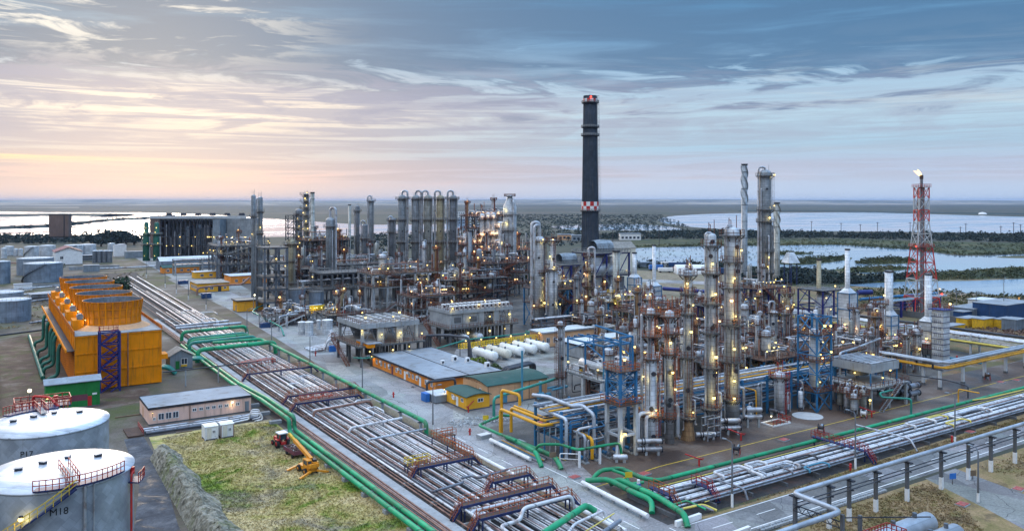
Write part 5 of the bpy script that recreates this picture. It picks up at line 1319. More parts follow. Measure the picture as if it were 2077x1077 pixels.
# ------------------------------------------------------------------ lower right corner
rack_pipe('long silver overhead pipe on concrete posts along the side road', [(268, 70, 6.3), (89.9, 70, 6.3), (89.6, 62.6, 6.3), (60, 62.4, 6.3)], .34, 'tank_steel', n=14, bend=1.0)
for i, z in enumerate((5.1, 4.7)):
    rack_pipe('thin black pipe hanging below the silver overhead pipe, %s' % ('upper' if i == 0 else 'lower'), [(268, 69.6-.2*i, z), (90.2, 69.6-.2*i, z)], .08, 'pipe_dark', 'thin pipes below the silver pipe', n=6)
for i, x in enumerate((90.2, 97.4, 101.9, 108.2, 116.1, 125.4, 133.4, 140.4, 148.4, 157, 166)):
    t = thing('pipe_post', 'concrete post with white foot carrying the silver overhead pipe, %s from its bend' % NTH[i], 'post', (x, 69.9, 0), 0, 'posts of the silver overhead pipe')
    MB('concrete_dark').box(-.22, -.22, 0, .22, .22, 5.9).build('post', t); MB('white_paint').box(-.25, -.25, 0, .25, .25, 1.9).build('painted_foot', t)
    MB('steel_dark').box(-.3, -.8, 5.75, .3, .8, 5.92).build('bracket', t); MB('steel_dark').box(-.15, -.7, 4.5, .15, .3, 4.62).build('bracket', t)
t = thing('pipe_truss', 'dark steel truss and red gantry under the bend of the silver pipe', 'truss', (89.6, 62.4, 0))
b = MB('steel_dark'); b.bar((0, .4, 5.0), (0, 7.4, 5.0), .12); b.bar((0, .4, 4.2), (0, 7.4, 4.2), .10)
for i in range(5): b.bar((0, .4+1.4*i, 4.2), (0, 1.1+1.4*i, 5.0), .08); b.bar((0, 1.1+1.4*i, 5.0), (0, 1.8+1.4*i, 4.2), .08)
b.build('truss_frame', t); MB('concrete_dark').box(-.2, -.2, 0, .2, .2, 6).box(2.8, -.6, 0, 3.2, -.2, 5.4).build('post', t)
MB('steel_dark').bar((0, 0, 5.6), (12, -4.4, 4.6), .12).build('stay', t)
t = thing('gantry_platform', 'red-railed platform at the bottom edge beside the silver horizontal tanks', 'platform', (90.2, 57.4, 0))
d = MB('deck_rust').box(0, 0, 3.4, 5, 2.6, 3.5).build('deck', t); MB('rail_red').rail([(0, 0, 3.5), (5, 0, 3.5), (5, 2.6, 3.5), (0, 2.6, 3.5)], 1.1, .6, .09, True).build('railing', d)
for a in (.2, 4.8): MB('steel_blue').bar((a, .2, 0), (a, .2, 3.4), .2).bar((a, 2.4, 0), (a, 2.4, 3.4), .2).build('post', t)
tag(MB('red_paint').cbox((0, 0, 1.2), (4.4, 1.4, .2)).use('white_paint').cbox((0, 0, .55), (4.2, 1.2, 1.05)).build('hose_cabinet', None, (84.6, 66.4, 0)), 'red-topped white cabinet at the bottom edge under the silver pipe', 'cabinet')
drum('big ribbed silver horizontal tank at the bottom right, longer one in view', (89.5, 60.6, 2.2), (105.6, 60.6, 2.2), 1.35, 'tank_steel', n=26, name='horizontal_tank', cat='tank')
drum('big silver horizontal tank cut by the bottom right edge, nearer one', (93.5, 56.8, 2.0), (105.4, 56.8, 2.0), 1.3, 'tank_steel', n=26, name='horizontal_tank', cat='tank')
b = MB('concrete'); g = random.Random(4)
for i in range(46):
    x = 88.5+i*.62
    for k in range(2): b.cbox((x+.3*k+g.uniform(-.06, .06), 74.6-.004*i-.5*k, .25+.0*k), (.56, .45, .5-.18*k), g.uniform(-.15, .15))
tag(b.build('stone_wall'), 'low rough stone edging between the side road and the grass', 'wall')
def plate(label, x, y, w2=1.9, d2=1.5, rz=.1, m='faded_red', h=.2):
    t = thing('manhole_cover', label, 'cover', (x, y, 0), rz); MB('concrete').box(-w2/2, -d2/2, .02, w2/2, d2/2, h).build('kerb', t); MB(m).box(-w2/2+.12, -d2/2+.12, h, w2/2-.12, d2/2-.12, h+.08).build('lid', t)
for lb, px, py in (('red cover plate on the dry grass nearest the silver tanks', 1952, 1024), ('red cover plate at the right edge beyond the footpath', 2066, 993), ('red cover plate beside the far side road by the side rack', 1968, 877), ('red-lidded concrete pit at the road corner before the columns', 1307, 962),
        ('red cover on the yard by the white elevated pipe post', 2030, 776), ('red and white cover at the right, by the elevated pipes', 2062, 772), ('small red cover near the orange annex', 1000, 820), ('red cover plate inside the looped green pipe', 1100, 857), ('red cover on the wet apron near the fire monitor', 1590, 893), ('red cover at the kerb left of the green bends', 1165, 969)):
    x, y = at(px, py); plate(lb, x, y)
plate('white concrete pit with valves beside the looped green pipe', 83.3, 126.4, 2.6, 2.2, .1, 'concrete'); plate('pale concrete block at the road beside the looped green pipe', 79.6, 132.4, 2.6, 1.6, .1, 'white_paint', .7)
MBp = MB('concrete_pale').cyl((0, 0, .02), 3.1, .10, 30); tag(MBp.build('round_slab', None, (*at(1638, 844), 0)), 'round pale concrete slab on the wet apron', 'slab')
for lb, px, py in (('red hydrant beside the road before the looped green pipe', 953, 882), ('red hydrant on the verge between the side rack and the side road', 1725, 955), ('red hydrant on the verge at the far side road', 1931, 897), ('red hydrant on the yard left of the flat-roofed building', 798, 806), ('red hydrant by the green pipe bridge of the cooler block', 980, 712), ('red hydrant in the yard by the elevated pipes', 1941, 730), ('red hydrant by the left end of the concrete cooler block', 640, 722)):
    x, y = at(px, py); hydrant(lb, x, y)
monitor('red fire monitor on the wet apron before the front columns', *at(1418, 945), 2.6); monitor('red fire monitor beside the round slab near the side rack', *at(1503, 893), 2.4); monitor('red fire monitor before the green-roofed building annex', *at(950, 836), .5); monitor('red fire monitor by the white reel at the far apron', *at(1768, 846), 2.4)
for lb, px, py in (('dark hose reel beside the side rack, nearest the road corner', 1494, 922), ('dark hose reel beside the side rack, by the middle footbridge', 1665, 878)):
    x, y = at(px, py); hose_reel(lb, x, y, .5)
hose_reel('white hose reel beside the side rack, before the raised cooler', *at(1752, 848), .4, 'white_paint'); hose_reel('dark hose reel on the yard under the elevated pipes', *at(2003, 770), .3, 'deck_rust')
for px, py, lb, lit in ((1485, 1028, 'lamp post with white base at the mouth of the side road', None), (1735, 952, 'lamp post with white base on the verge, second along the side road', None), (1937, 907, 'lamp post with white base on the verge, third along the side road', None)):
    x, y = at(px, py); street_lamp(lb, x, y, 9.2, pi*.5, lit)
x, y = at(1984, 1018); street_lamp('leaning old lamp post on the footpath corner', x, y, 7.6, pi*.4, None, white=1.4)
for lb, px, py, m, hh in (('small blue sign on a post by the footpath', 1932, 982, 'bright_blue', 1.8), ('yellow sign on posts by the green bends at the corner', 1275, 990, 'rail_yellow', 2.6), ('yellow sign by the gravel heap', 985, 862, 'rail_yellow', 2.0), ('brown info board beside the footpath', 1973, 972, 'timber', 1.5), ('brown panel standing before the thick green pipe', 1121, 945, 'timber', 2.4)):
    x, y = at(px, py); t = thing('sign', lb, 'sign', (x, y, 0), -.35)
    MB('steel_grey').bar((0, 0, 0), (0, 0, hh), .1).build('post', t); MB(m).box(-.6, -.1, hh-.9, .6, -.052, hh).build('panel', t)
wood('rubble_heap', 'pale rubble heap at the road bend before the yellow pipes', [([(905, 858), (960, 848), (1030, 845), (1040, 852), (960, 866), (915, 868)], 130)], 0, .9, 'concrete_pale', 41, .35, 12, 'rubble')
t = thing('valve_sculpture', 'small white and blue control post beside the road barrier', 'control post', (*at(1215+80, 1000), 0))
MB('bright_blue').box(-.3, -.25, 0, .3, .25, 1.5).build('cabinet', t); MB('white_paint').cyl((0, 0, 1.5), .25, .6, 10).build('beacon', t)
# ------------------------------------------------------------------ front row of columns
FR = 2*pi
def pl(zs, reach=.85, a=VIEW, w=2.4): return [(z, reach, a-w, a+w) for z in zs]
L1 = VIEW+.25; L2 = VIEW-.45
column('stepped column with rusty upper half, leftmost of the front row', 101.5, 110.0, [(0, 6.2, 1.35), (6.2, 16.3, 1.12), (16.8, 25.2, .68)], [(6.2, 1.0, 0, FR), (16.4, 1.0, 0, FR), (20.5, 1.3, VIEW-2.4, VIEW+2.4), (24.6, 1.2, 0, FR)], [(0, 6, VIEW+.6), (6.3, 16.3, VIEW+1.0), (16.5, 24.6, VIEW+.3)],
       [(.28, VIEW-1.3, .8, 24.4, .15), (.14, VIEW+1.1, 6, 16, .2), (.1, VIEW-.7, 16.5, 24, .2), (.12, VIEW-.2, 16.5, 24, .2)], [(7.6, L1), (13.5, VIEW-.8), (22.2, VIEW+.8, 'lamp_amber')], 'clad', 'rail_orange', rt=.06, watt=60, holes=[(2.6, VIEW+.2)])
column('slim pale column with two lamps, second of the front row', 106.9, 110.8, [(0, 24.2, .83)], pl((4.8, 16.6)) + [(20.4, 1.0, VIEW-1.5, VIEW+2.2), (23.6, 1.2, 0, FR)], [(5, 16.6, VIEW+.9), (16.8, 23.6, VIEW-.6)],
       [(.3, VIEW+.9, 1.5, 7.2, .5), (.14, VIEW-1.0, 2, 22, .15), (.1, VIEW+1.5, 6, 23, .2)], [(13.5, VIEW+.1), (10.4, VIEW+.4), (19, VIEW-.1)], 'clad', 'rail_orange', rt=.06, watt=60, holes=[(8.2, VIEW)])
column('slim column on a flared rusty skirt, third of the front row', 111.4, 110.5, [(0, 31.6, .73)], pl((4.2, 15.6, 23.8, 27.6)) + [(31.0, 1.05, 0, FR)], [(4.4, 15.6, VIEW+.3), (15.8, 23.8, VIEW+.7), (24, 31, VIEW-.4)],
       [(.2, VIEW+1.2, 3, 7.5, .35), (.12, VIEW-1.1, 2, 30, .2), (.16, VIEW-.9, 14, 32.2, .2)], [(5.6, VIEW+.3), (20.6, VIEW+.1), (25.6, VIEW+.3), (29.6, VIEW-.3)], 'clad', 'rail_brown', 'deck_grey', skirt=('clad_rust', 4.0, 1.85), rt=.06, watt=60)
column('tall column with black downcomers and four round manways, fourth of the front row', 118.0, 110.9, [(0, 38.2, .98)], [(5.0, 1.1, VIEW-2.2, VIEW+2.2), (12.9, .85, 0, FR), (19.6, .9, 0, FR), (25.2, .9, 0, FR), (31.0, .9, 0, FR), (36.4, 1.05, 0, FR)],
       [(.3, 12.8, VIEW+.7), (13, 19.6, VIEW+.9), (19.8, 31, VIEW+.8), (31.2, 37, VIEW+1.0)], [(.2, VIEW-1.2, 2, 38.9, .12), (.16, VIEW+1.15, 1, 36, .12), (.3, VIEW+1.3, 1, 8, .5)], [(7.4, VIEW), (15.2, VIEW+.2), (27.2, VIEW+.15), (33.0, VIEW-.1), (22, VIEW+.6, 'lamp_amber')], 'clad', 'rail_brown', 'deck_grey', rt=.06, watt=60, holes=[(26.2, VIEW+.1), (20.6, VIEW), (37.2, VIEW), (34.4, VIEW-.3)])
column('thick pale column with ring platforms and red ladders, fifth and stoutest of the front row', 124.0, 111.0, [(0, 39.0, 1.42)], [(6.0, .9, VIEW-1.6, VIEW+.6), (13.4, .85, 0, FR), (20.6, .85, 0, FR), (27.8, .85, 0, FR), (33.0, .85, 0, FR), (38.2, 1.1, 0, FR)],
       [(6, 13.4, VIEW-.7), (13.6, 20.6, VIEW+.7), (20.8, 27.8, VIEW+.2), (28, 38.2, VIEW+.3)], [(.16, VIEW-1.2, 2, 39.8, .15), (.3, VIEW+1.3, 2.6, 8.2, .5), (.14, VIEW+.9, 13, 38, .15), (.12, VIEW-.9, 28, 40.2, .2)], [(6.6, VIEW-.1), (10.0, VIEW-.1), (16.2, VIEW-.1), (22.6, VIEW), (30, VIEW-.1), (35.4, VIEW+.5), (25.6, VIEW-.3, 'lamp_amber')], 'clad', 'rail_brown', 'deck_grey', rt=.06, watt=60, holes=[(1.6, VIEW+.3), (36, VIEW+.4)])
for i, (x, y, L, z) in enumerate(((99.2, 107.2, 3.6, .6), (114.6, 108.4, 3, .5), (121, 108.2, 3.2, .8), (128.2, 109.4, 3.8, 1.6))):
    exchanger(('pair of silver exchangers on the apron left of the leftmost front column', 'exchanger standing low between the third and fourth front columns', 'exchanger standing between the two tallest front columns', 'pale exchanger at the right foot of the stoutest front column')[i], x, y, 0, L, .48, -.5, 'pipe_silver', 2 if i != 1 else 1, lift=z)
for i in range(2):
    rack_pipe('bent pale pipe left of the leftmost front column, %s' % ('outer' if i == 0 else 'inner'), [(97.8+1.6*i, 109.3-.4*i, .8), (97.8+1.6*i, 109.3-.4*i, 7.0-.5*i), (101, 109.4-.4*i, 7.0-.5*i)], .34, 'pipe_white', bend=1.0, n=12)
t = thing('pump_cage', 'pale pipe frame with blue pumps at the foot of the fourth front column', 'pipe frame', (113.6, 107.6, 0))
b = MB('pipe_silver')
for a in (0, 3.4):
    for c in (0, 1.6): b.bar((a, c, 0), (a, c, 4.2), .16)
for z in (1.2, 2.6, 4.1): b.tube([(0, 0, z), (3.4, 0, z), (3.4, 1.6, z), (0, 1.6, z)], .12, 6)
b.build('frame', t); MB('pipe_grey').tube([(.3, .3, .6), (3.2, .3, .6)], .2, 8).build('pipe', t)
t = thing('low_bund', 'low red kerbed bund with railing between the stoutest column and the small vessel', 'bund', (131.6, 107.2, 0))
MB('white_paint').box(0, 0, 0, 5.4, .2, .3).box(0, 3, 0, 5.4, 3.2, .3).box(0, .2, 0, .2, 3, .3).box(5.2, .2, 0, 5.4, 3, .3).build('kerb', t); MB('deck_rust').box(.2, .2, .02, 5.2, 3, .12).build('floor', t); MB('rail_red').rail([(0, 0, .3), (5.4, 0, .3), (5.4, 3.1, .3)], 1, 1, .08).build('railing', t)
lamp(t, (1.6, 1.8, 1.6), 'lamp_white', .3, 60)
column('short vessel with rusty ring platform standing alone right of the front columns', *at(1581, 840), [(0, 8.4, 1.12)], [(8.0, 1.1, 0, FR)], [(0, 8, VIEW+.8)], [(.12, VIEW-1, 1, 7, .2)], [], 'clad', 'rail_red', cat='vessel', name='upright_vessel')
g = random.Random(61)
for i in range(16):
    x = 85.5+g.random()*7.5; y = 111+g.random()*6; z = g.uniform(2.5, 6.5); m, w_ = (('pipe_silver', 'silver'), ('pipe_dark', 'black'), ('steel_light_blue', 'blue'), ('pipe_rust', 'rusty'))[i % 4]
    rack_pipe('%s small bent pipe at the front of the blue rack end, %s from the road' % (w_, NTH[i]), [(x, y, .2), (x, y, z), (x+g.uniform(1, 5), y, z), (x+5, y+g.uniform(1, 4), z)], .08+.03*(i % 3), m, 'small pipes at the blue rack end', n=6, bend=.3)
# white legs with blue lattice, left of the row
t = thing('lattice_tower', 'blue lattice tower on white concrete legs, left of the front columns', 'lattice tower', (93.3, 108.9, 0))
for (a, c) in ((0, 0), (3.6, 0), (3.6, 3.6), (0, 3.6)):
    MB('concrete_pale').box(a-.3, c-.3, 0, a+.3, c+.3, 9.2).build('leg', t); MB('steel_light_blue').box(a-.22, c-.22, 9.2, a+.22, c+.22, 15).build('post', t)
b = MB('concrete_pale')
for z in (3.6, 8.9): b.box(-.2, -.2, z, 3.8, .2, z+.4).box(-.2, 3.4, z, 3.8, 3.8, z+.4).box(-.2, .2, z, .2, 3.4, z+.4).box(3.4, .2, z, 3.8, 3.4, z+.4)
b.build('beam', t); b = MB('steel_light_blue')
for k in range(3):
    z0, z1 = 9.4+1.85*k, 9.4+1.85*(k+1)
    for c in (0, 3.6): b.bar((0, c, z0), (3.6, c, z1), .14); b.bar((3.6, c, z0), (0, c, z1), .14); b.bar((0, c, z1), (3.6, c, z1), .16); b.bar((c, 0, z0), (c, 3.6, z1), .14); b.bar((c, 3.6, z0), (c, 0, z1), .14); b.bar((c, 0, z1), (c, 3.6, z1), .16)
b.build('brace', t); MB('clad').drum((1.8, 1.8, 7), (1.8, 1.8, 14.6), .8, 16).build('vessel', t)
d = MB('deck_rust').box(-.8, -.8, 9.2, 4.4, 4.4, 9.36).box(-.5, -.5, 15, 4.1, 4.1, 15.1).build('deck', t); MB('rail_orange').rail([(-.8, -.8, 9.36), (4.4, -.8, 9.36), (4.4, 4.4, 9.36), (-.8, 4.4, 9.36)], 1.1, 1.2, .08, True).rail([(-.5, -.5, 15.1), (4.1, -.5, 15.1), (4.1, 4.1, 15.1), (-.5, 4.1, 15.1)], 1.1, 1.2, .08, True).build('railing', d)
lamp(t, (.3, -.9, 4.4), 'lamp_warm', .34, 90); lamp(t, (1.5, .6, 17), 'lamp_warm', .28)
for z in (17.5, 18.8): pass
MB('steel_light_blue').bar((.4, .4, 15), (.4, .4, 21), .3).bar((3.2, .4, 15), (3.2, .4, 21), .3).bar((.4, .4, 21), (3.2, .4, 21), .3).bar((3.2, .4, 20.9), (3.2, 11, 21.6), .26).build('hoist_frame', t)
# ------------------------------------------------------------------ blue rack behind the front row, pipes in three tiers
pipe_bridge('long blue steel pipe rack in three tiers behind the front columns', 'x', 85, 178, 115.0, 123.0, (3.2, 5.4, 7.6), 7.75, 'steel_light_blue', .42)
g = random.Random(8); kinds = [('pipe_silver', 'silver'), ('pipe_grey', 'grey'), ('pipe_white', 'white'), ('pipe_dark', 'black'), ('pipe_cyan', 'pale blue'), ('pipe_yellow', 'orange-yellow'), ('pipe_rust', 'rust-red')]
for ti, z in enumerate((3.2, 5.4, 7.6)):
    cnt = {}
    for k in range(12 if ti < 2 else 9):
        m, w_ = kinds[(0, 1, 3, 0, 3, 4, 6, 1, 3, 0, 1, 3)[k]] if ti < 2 else kinds[(2, 0, 5, 1, 0, 5, 2, 1, 0)[k]]
        r = g.choice((.09, .12, .17, .24)); yy = 115.5+k*(7.2/(12 if ti < 2 else 9))
        rack_pipe('%s pipe on the %s tier of the blue pipe rack, %s from the columns' % (w_, ('lowest', 'middle', 'top')[ti], NTH[k]), [(85.5-g.uniform(0, 2), yy, z+r), (g.choice((150, 178, 190)), yy, z+r)], r, m, 'pipes on the blue rack', n=7)
for i, x in enumerate((90, 96.5, 104, 112, 119, 127, 134, 141, 149, 158)):
    rack_pipe('pipe drop from the blue rack to the ground, %s from its left end' % NTH[i], [(x, 119, 5.8), (x, 113.6, 5.8), (x, 113.4, .3)], .14+.05*(i % 3), ('pipe_silver', 'pipe_grey', 'pipe_yellow', 'pipe_white')[i % 4], 'pipe drops of the blue rack', bend=.5)
# yellow and white pipe group at the rack's left end
Yp = [[(82.4, 131, 1.0), (82.4, 131, 5.4), (82.4, 117.4, 5.4), (86, 117, 5.4)], [(84.2, 130, 1.0), (84.2, 130, 5.6), (84.2, 119, 5.6), (88, 118.6, 5.6)], [(85.6, 131, 5.5), (85.6, 120.5, 5.5), (90, 120, 5.5)], [(83.6, 132.5, .4), (83.6, 132.5, 8.6), (84.3, 127.2, 8.6), (84.3, 127.2, 6.6)], [(88.4, 110.6, .3), (88.4, 110.6, 3.8), (88.8, 116, 3.8)]]
for i, p in enumerate(Yp): rack_pipe('thick yellow pipe at the blue rack end, %s' % ('outer level run', 'middle level run', 'inner level run', 'tall arch', 'low bend at its front')[i], p, .30 if i != 2 else .24, 'pipe_yellow', 'yellow pipes at the rack end', bend=.8, n=12)
Wp = [([(84.6, 113, .4), (84.6, 113, 7.2), (84.6, 121.6, 7.4), (86.6, 122, 7.4)], .30), ([(90.4, 112.6, .3), (90.4, 112.6, 7.2), (90.4, 116, 8.2), (88.4, 116.4, 8.2), (88.4, 124, 8.4), (86.8, 126.6, 8.4)], .34), ([(89, 117, 8.2), (99, 117.2, 8.2), (112, 117.4, 8.0)], .3), ([(86.4, 122, 6.6), (86.4, 115.6, 6.4), (89.6, 115, 6.4), (89.6, 118.4, 6.4)], .2), ([(86.6, 112.6, .3), (86.6, 112.6, 5.2), (91.2, 112.8, 5.2)], .22), ([(87.6, 111.6, .3), (87.6, 111.6, 4.2), (87.6, 115, 4.2)], .26)]
for i, (p, r) in enumerate(Wp): rack_pipe('thick pale bent pipe at the blue rack end, %s' % ('front riser', 'tall riser', 'long level run on top', 'small level loop', 'low arch', 'short hooked riser')[i], p, r, 'tank_steel' if i != 4 else 'pipe_white', 'pale pipes at the rack end', bend=.8, n=12)
for i in range(8): rack_pipe('upright pipe under the yellow runs at the rack end, %s from the road' % NTH[i], [(83.4+.62*i, 119.6-.85*i, .2), (83.4+.62*i, 119.6-.85*i, 4.6)], .12+.03*(i % 3), ('pipe_grey', 'steel_light_blue', 'pipe_silver', 'pipe_white')[i % 4], 'upright pipes at the rack end')
rack_pipe('green pipe looped on short posts at the yard edge behind the road', [(88.5, 137.4, 1.8), (86.4, 136.8, 2.4), (78.7, 133.0, 2.4), (79.4, 121, 2.3)], .26, 'pipe_green', bend=1.0, n=10)
rack_pipe('thick green pipe ending in a bend by the kerb, left of the white gate', [(79.8, 121.6, 2.0), (79.3, 114.6, 2.0), (78.8, 112.2, .2)], .40, 'pipe_green', bend=1.0, n=12)
rack_pipe('thick green pipe ending in a bend by the kerb, right of the white gate', [(81.6, 127.6, 1.0), (82.2, 113.4, 1.1), (81.2, 110.6, .9), (81.0, 109.6, .1)], .42, 'pipe_green', bend=1.0, n=12)
rack_pipe('green pipe running on white posts before the blue rack', [(80.9, 117, 1.6), (80.6, 115.4, 2.9), (83.4, 113.2, 3.0), (84.0, 109.0, 3.0), (92.6, 108.2, 3.0), (93.0, 108.1, .4)], .24, 'pipe_green', bend=1.0, n=10)
t = thing('pipe_gate', 'white pipe gate before the green pipe with posts', 'gate', (81.9, 111.2, 0)); MB('white_paint').tube([(0, 0, 0), (0, 0, 2.2), (2.6, -2.2, 2.2), (2.6, -2.2, 0)], .09, 8, True, .3).tube([(0, 0, 1.3), (2.6, -2.2, 1.3)], .06, 6).build('bar', t)
for i, (x, y) in enumerate(((84.2, 108.8), (88.4, 108.5), (92, 108.3))): tag(MB('white_paint').box(-.16, -.16, 0, .16, .16, 2.75).build('pipe_post', None, (x, y, 0)), 'white post under the green pipe before the blue rack, %s from the road' % NTH[i], 'post', 'white posts under the green pipe')
g = random.Random(12)
for i in range(7): rack_pipe('low pipe beside the kerb under the green bends, %s from the road' % NTH[i], [(79.6+.35*i, 113.6+.2*i, .45), (79.8+.35*i, 128, .45)], .09, ('pipe_silver', 'pipe_cyan', 'pipe_grey', 'pipe_yellow', 'pipe_silver', 'pipe_grey', 'pipe_dark')[i], 'low pipes beside the kerb')
for i in range(5): pump('blue pump on the apron before the blue rack, %s from the road' % NTH[i], 86.5+2.6*i, 110.6+.2*(i % 2), 0, pi/2, 'bright_blue' if i % 2 else 'steel_light_blue', 'pumps before the blue rack')
drum('small silver drum lying on the apron at the foot of the lattice tower', (91.0, 107.9, .9), (92.8, 106.6, .9), .48, 'pipe_silver', gear=False)
# ------------------------------------------------------------------ buildings before the units
wn = [('w', q, 1.3, .9, 1.0) for q in (2, 5, 10, 12, 14, 19, 21.5, 26, 28.5, 31, 34)]
t = house('long orange building with wide flat grey roof beside the road', 88.3, 168.8, 106, 205.5, 3.3, 'orange_brick', 'roof_grey', 'flat', wins=wn, doors=[('w', 8, .3, 1, 2.1, 'white_paint'), ('w', 16.5, .3, 1, 2.1, 'white_paint'), ('w', 24, .3, 1, 2.1, 'maroon')], trim='steel_dark', over=.5)
for i, (a, c, s) in enumerate(((9, 14, 1.0), (13.2, 15.5, 1.4), (15.4, 12.5, 1.2), (16.2, 4, 1.3))): MB('white_paint').box(a, c, 3.52, a+s*.9, c+s*.7, 3.52+s).use('steel_dark').cyl((a+s*.45, c-.03, 3.5+s*.5), s*.3, .04, 10, axis=(0, 1, 0)).build('air_conditioner', t)
for i in range(6): MB('white_paint').box(-.5, 3+5.5*i, 2.1, -.02, 3.8+5.5*i, 2.7).build('wall_unit', t)
b = MB('steel_dark'); b.box(8.7, -.5, 3.52, 8.85, 36, 3.62)
b.build('roof_ridge', t); lamp(t, (-.6, 36, 3.0), 'lamp_warm', .3, 60); lamp(t, (17, -.8, 2.6), 'lamp_warm', .26, 40)
t = house('peach building with arched dark green roof beside the yellow pipes', 92.4, 152.2, 108.4, 163, 4.4, 'peach_wall', 'roof_green', 'ax', .8, wins=[('w', 3, 2.6, .8, .7)], doors=[('s', 4.5, .3, 1.2, 2.6, 'pipe_cyan'), ('s', 8.2, .3, 1.1, 2.6, 'zinc')])
MB('pipe_rust').tube([(.1, -.12, .2), (.1, -.12, 4.3)], .08, 6).tube([(11, -.12, .2), (11, -.12, 4.3)], .08, 6).build('downpipe', t)
t = house('low orange annex with dark green roof, left of the peach building', 86.6, 151.2, 92.3, 160.4, 2.9, 'yellow_wall', 'roof_green', 'ay', .5, wins=[('w', 2, 1.6, 1.0, .7), ('w', 6.2, 1.6, 1.0, .7), ('s', 3.4, 1.6, 1.3, .7)], doors=[('w', 4.2, .3, .9, 2.0, 'white_paint')])
MB('white_paint').box(-.5, 4.9, 1.5, -.02, 5.7, 2.2).build('wall_unit', t); lamp(t, (-.4, 9.4, 2.9), 'lamp_warm', .22, 40)
t = house('grey-white low shelter between the orange building and its annex', 83.8, 160.2, 88, 165.2, 1.7, 'zinc', 'roof_pale', 'flat', name='shelter', cat='shelter', over=.1); t2 = thing('tank_box', 'blue skip beside the grey-white shelter', 'skip', (82.6, 162.6, 0)); MB('bright_blue').box(0, 0, .1, 1.0, 2.4, 1.9).build('body', t2)
rack_pipe('dark pipe bridge before the end of the long orange building', [(85.2, 167.2, 0), (85.2, 167.2, 3.4), (92, 166.2, 3.6), (92.2, 166.2, 0)], .3, 'pipe_dark', bend=.8)
rack_pipe('upright blue vent pipe beside the peach building', [(100.9, 151.3, .2), (100.9, 151.3, 11.5)], .24, 'pipe_cyan')
t = thing('air_handler', 'teal fan unit with pipes at the right wall of the peach building', 'fan unit', (104.4, 150.0, 0)); MB('pipe_cyan').cyl((0, 0, 1.2), .8, 1.3, 12, axis=(1, 0, 0)).cyl((2.2, .2, 1), .6, 1.2, 12, axis=(1, 0, 0)).tube([(.6, 0, 1.8), (.6, 0, 4.4)], .35, 8).build('fan_casing', t); MB('steel_grey').box(-.3, -.6, 0, 3.4, .8, .5).build('base', t)
rack_pipe('thick dark green pipe from the peach building to the concrete column', [(88.6, 143.4, .3), (88.6, 143.4, 4.2), (94, 144.8, 4.4), (112, 150.6, 4.6)], .32, 'pipe_teal', bend=.9)
rack_pipe('pale green pipe doubled behind the peach building corner', [(106, 146.8, 3.0), (111, 147.6, 3.0), (111, 149, 3.0), (106, 148.6, 3.0)], .25, 'pipe_cyan', bend=.7)
for i in range(3): rack_pipe('black pipe arch standing behind the green roof, %s' % ('nearest', 'middle one', 'farthest')[i], [(107.6, 168+1.0*i, .2), (107.6, 168+1.0*i, 3.6), (118, 171+1.0*i, 3.6), (118, 171+1.0*i, .2)], .35, 'pipe_dark', 'black pipe arches', bend=1.2, n=10)
for i in range(4): rack_pipe('black pipe goalpost over the yard by the concrete cooler, %s' % ('first', 'second', 'third', 'fourth')[i], [(104.6+.7*i, 207, .2), (104.6+.7*i, 207, 6.8), (111, 205-.7*i, 6.8), (114, 198, 6.6), (114, 198-.7*i, .2)], .3, 'pipe_dark', 'black pipe goalpost', bend=1.0, n=8)
rack_pipe('green pipe running along the front of the two concrete coolers', [(83, 206, 3.0), (85, 203.6, 3.0), (104, 203.6, 3.0), (122, 213, 3.2), (146, 213, 3.2), (146, 217, 3.2)], .2, 'pipe_teal', bend=.8)
bx = MB('orange_wall').box(86, 203.2, 5.6, 88, 211.5, 6.6).use('roof_grey').box(85.9, 203.0, 6.6, 90, 211.6, 6.8); tag(bx.build('canopy'), 'orange-edged sloped canopy at the left end of the concrete cooler', 'canopy')
# five white bullet tanks
for i in range(5): drum('white bullet tank on the yard, %s of five' % ('leftmost', 'second from the left', 'middle one', 'fourth from the left', 'rightmost')[i], (118.6+5.05*i, 191.6+.9*i, 1.95), (118.4+5.05*i, 201.6+.9*i, 1.95), 1.28, 'white_gloss' if i != 1 else 'cream', 'white bullet tanks', 'bullet_tank', 'bullet tank', n=24)
t = thing('access_gantry', 'yellow-railed gantry behind the white bullet tanks', 'gantry', (114.6, 203.6, 0)); d = MB('rail_yellow').box(0, 0, 2.5, 30, 1.2, 2.62).build('deck', t); d.rotation_euler = (0, 0, .035)
q = MB('rail_yellow').rail([(0, 0, 2.6), (30, 1.05, 2.6)], 1.2, .9, .14).rail([(0, 1.2, 2.6), (30, 2.25, 2.6)], 1.2, .9, .14).build('railing', d); b = MB('steel_grey')
for i in range(7): b.bar((5*i, .4+.17*i, 0), (5*i, .4+.17*i, 2.5), .2)
b.build('post', t)
for i in range(6): lamp(t, (2+5.2*i, .6, 4.6), 'lamp_warm', .26, 25, 'lamp', 2.0)
for lb, x, y, r, h, m in (('yellow-green bush before the white bullet tanks, the large one', 109.5, 186.5, 2.6, 3.4, 'leaf_lime'), ('yellow-green bush by the roof edge, left of the large one', 105.5, 198, 2.2, 2.6, 'leaf_lime'), ('olive bush right of the large yellow-green one', 111.5, 181.5, 2.4, 2.6, 'leaf_mid'), ('small olive bush nearest the black pipe arches', 112.6, 176.8, 1.7, 2.0, 'leaf_mid')):
    bush(lb, x, y, r, h, m, True, int(x*10), 520, 'bush', 'bush', 'bushes by the bullet tanks')
bush('big dark tree beside the far pipe rack behind the orange cooling tower', *at(236, 606), 6.2, 10.5, 'leaf_dark', True, 5, 900)
bush('small green tree on the bank between the far white pipes', *at(113, 560), 5, 7.5, 'leaf_dark', True, 6, 500)
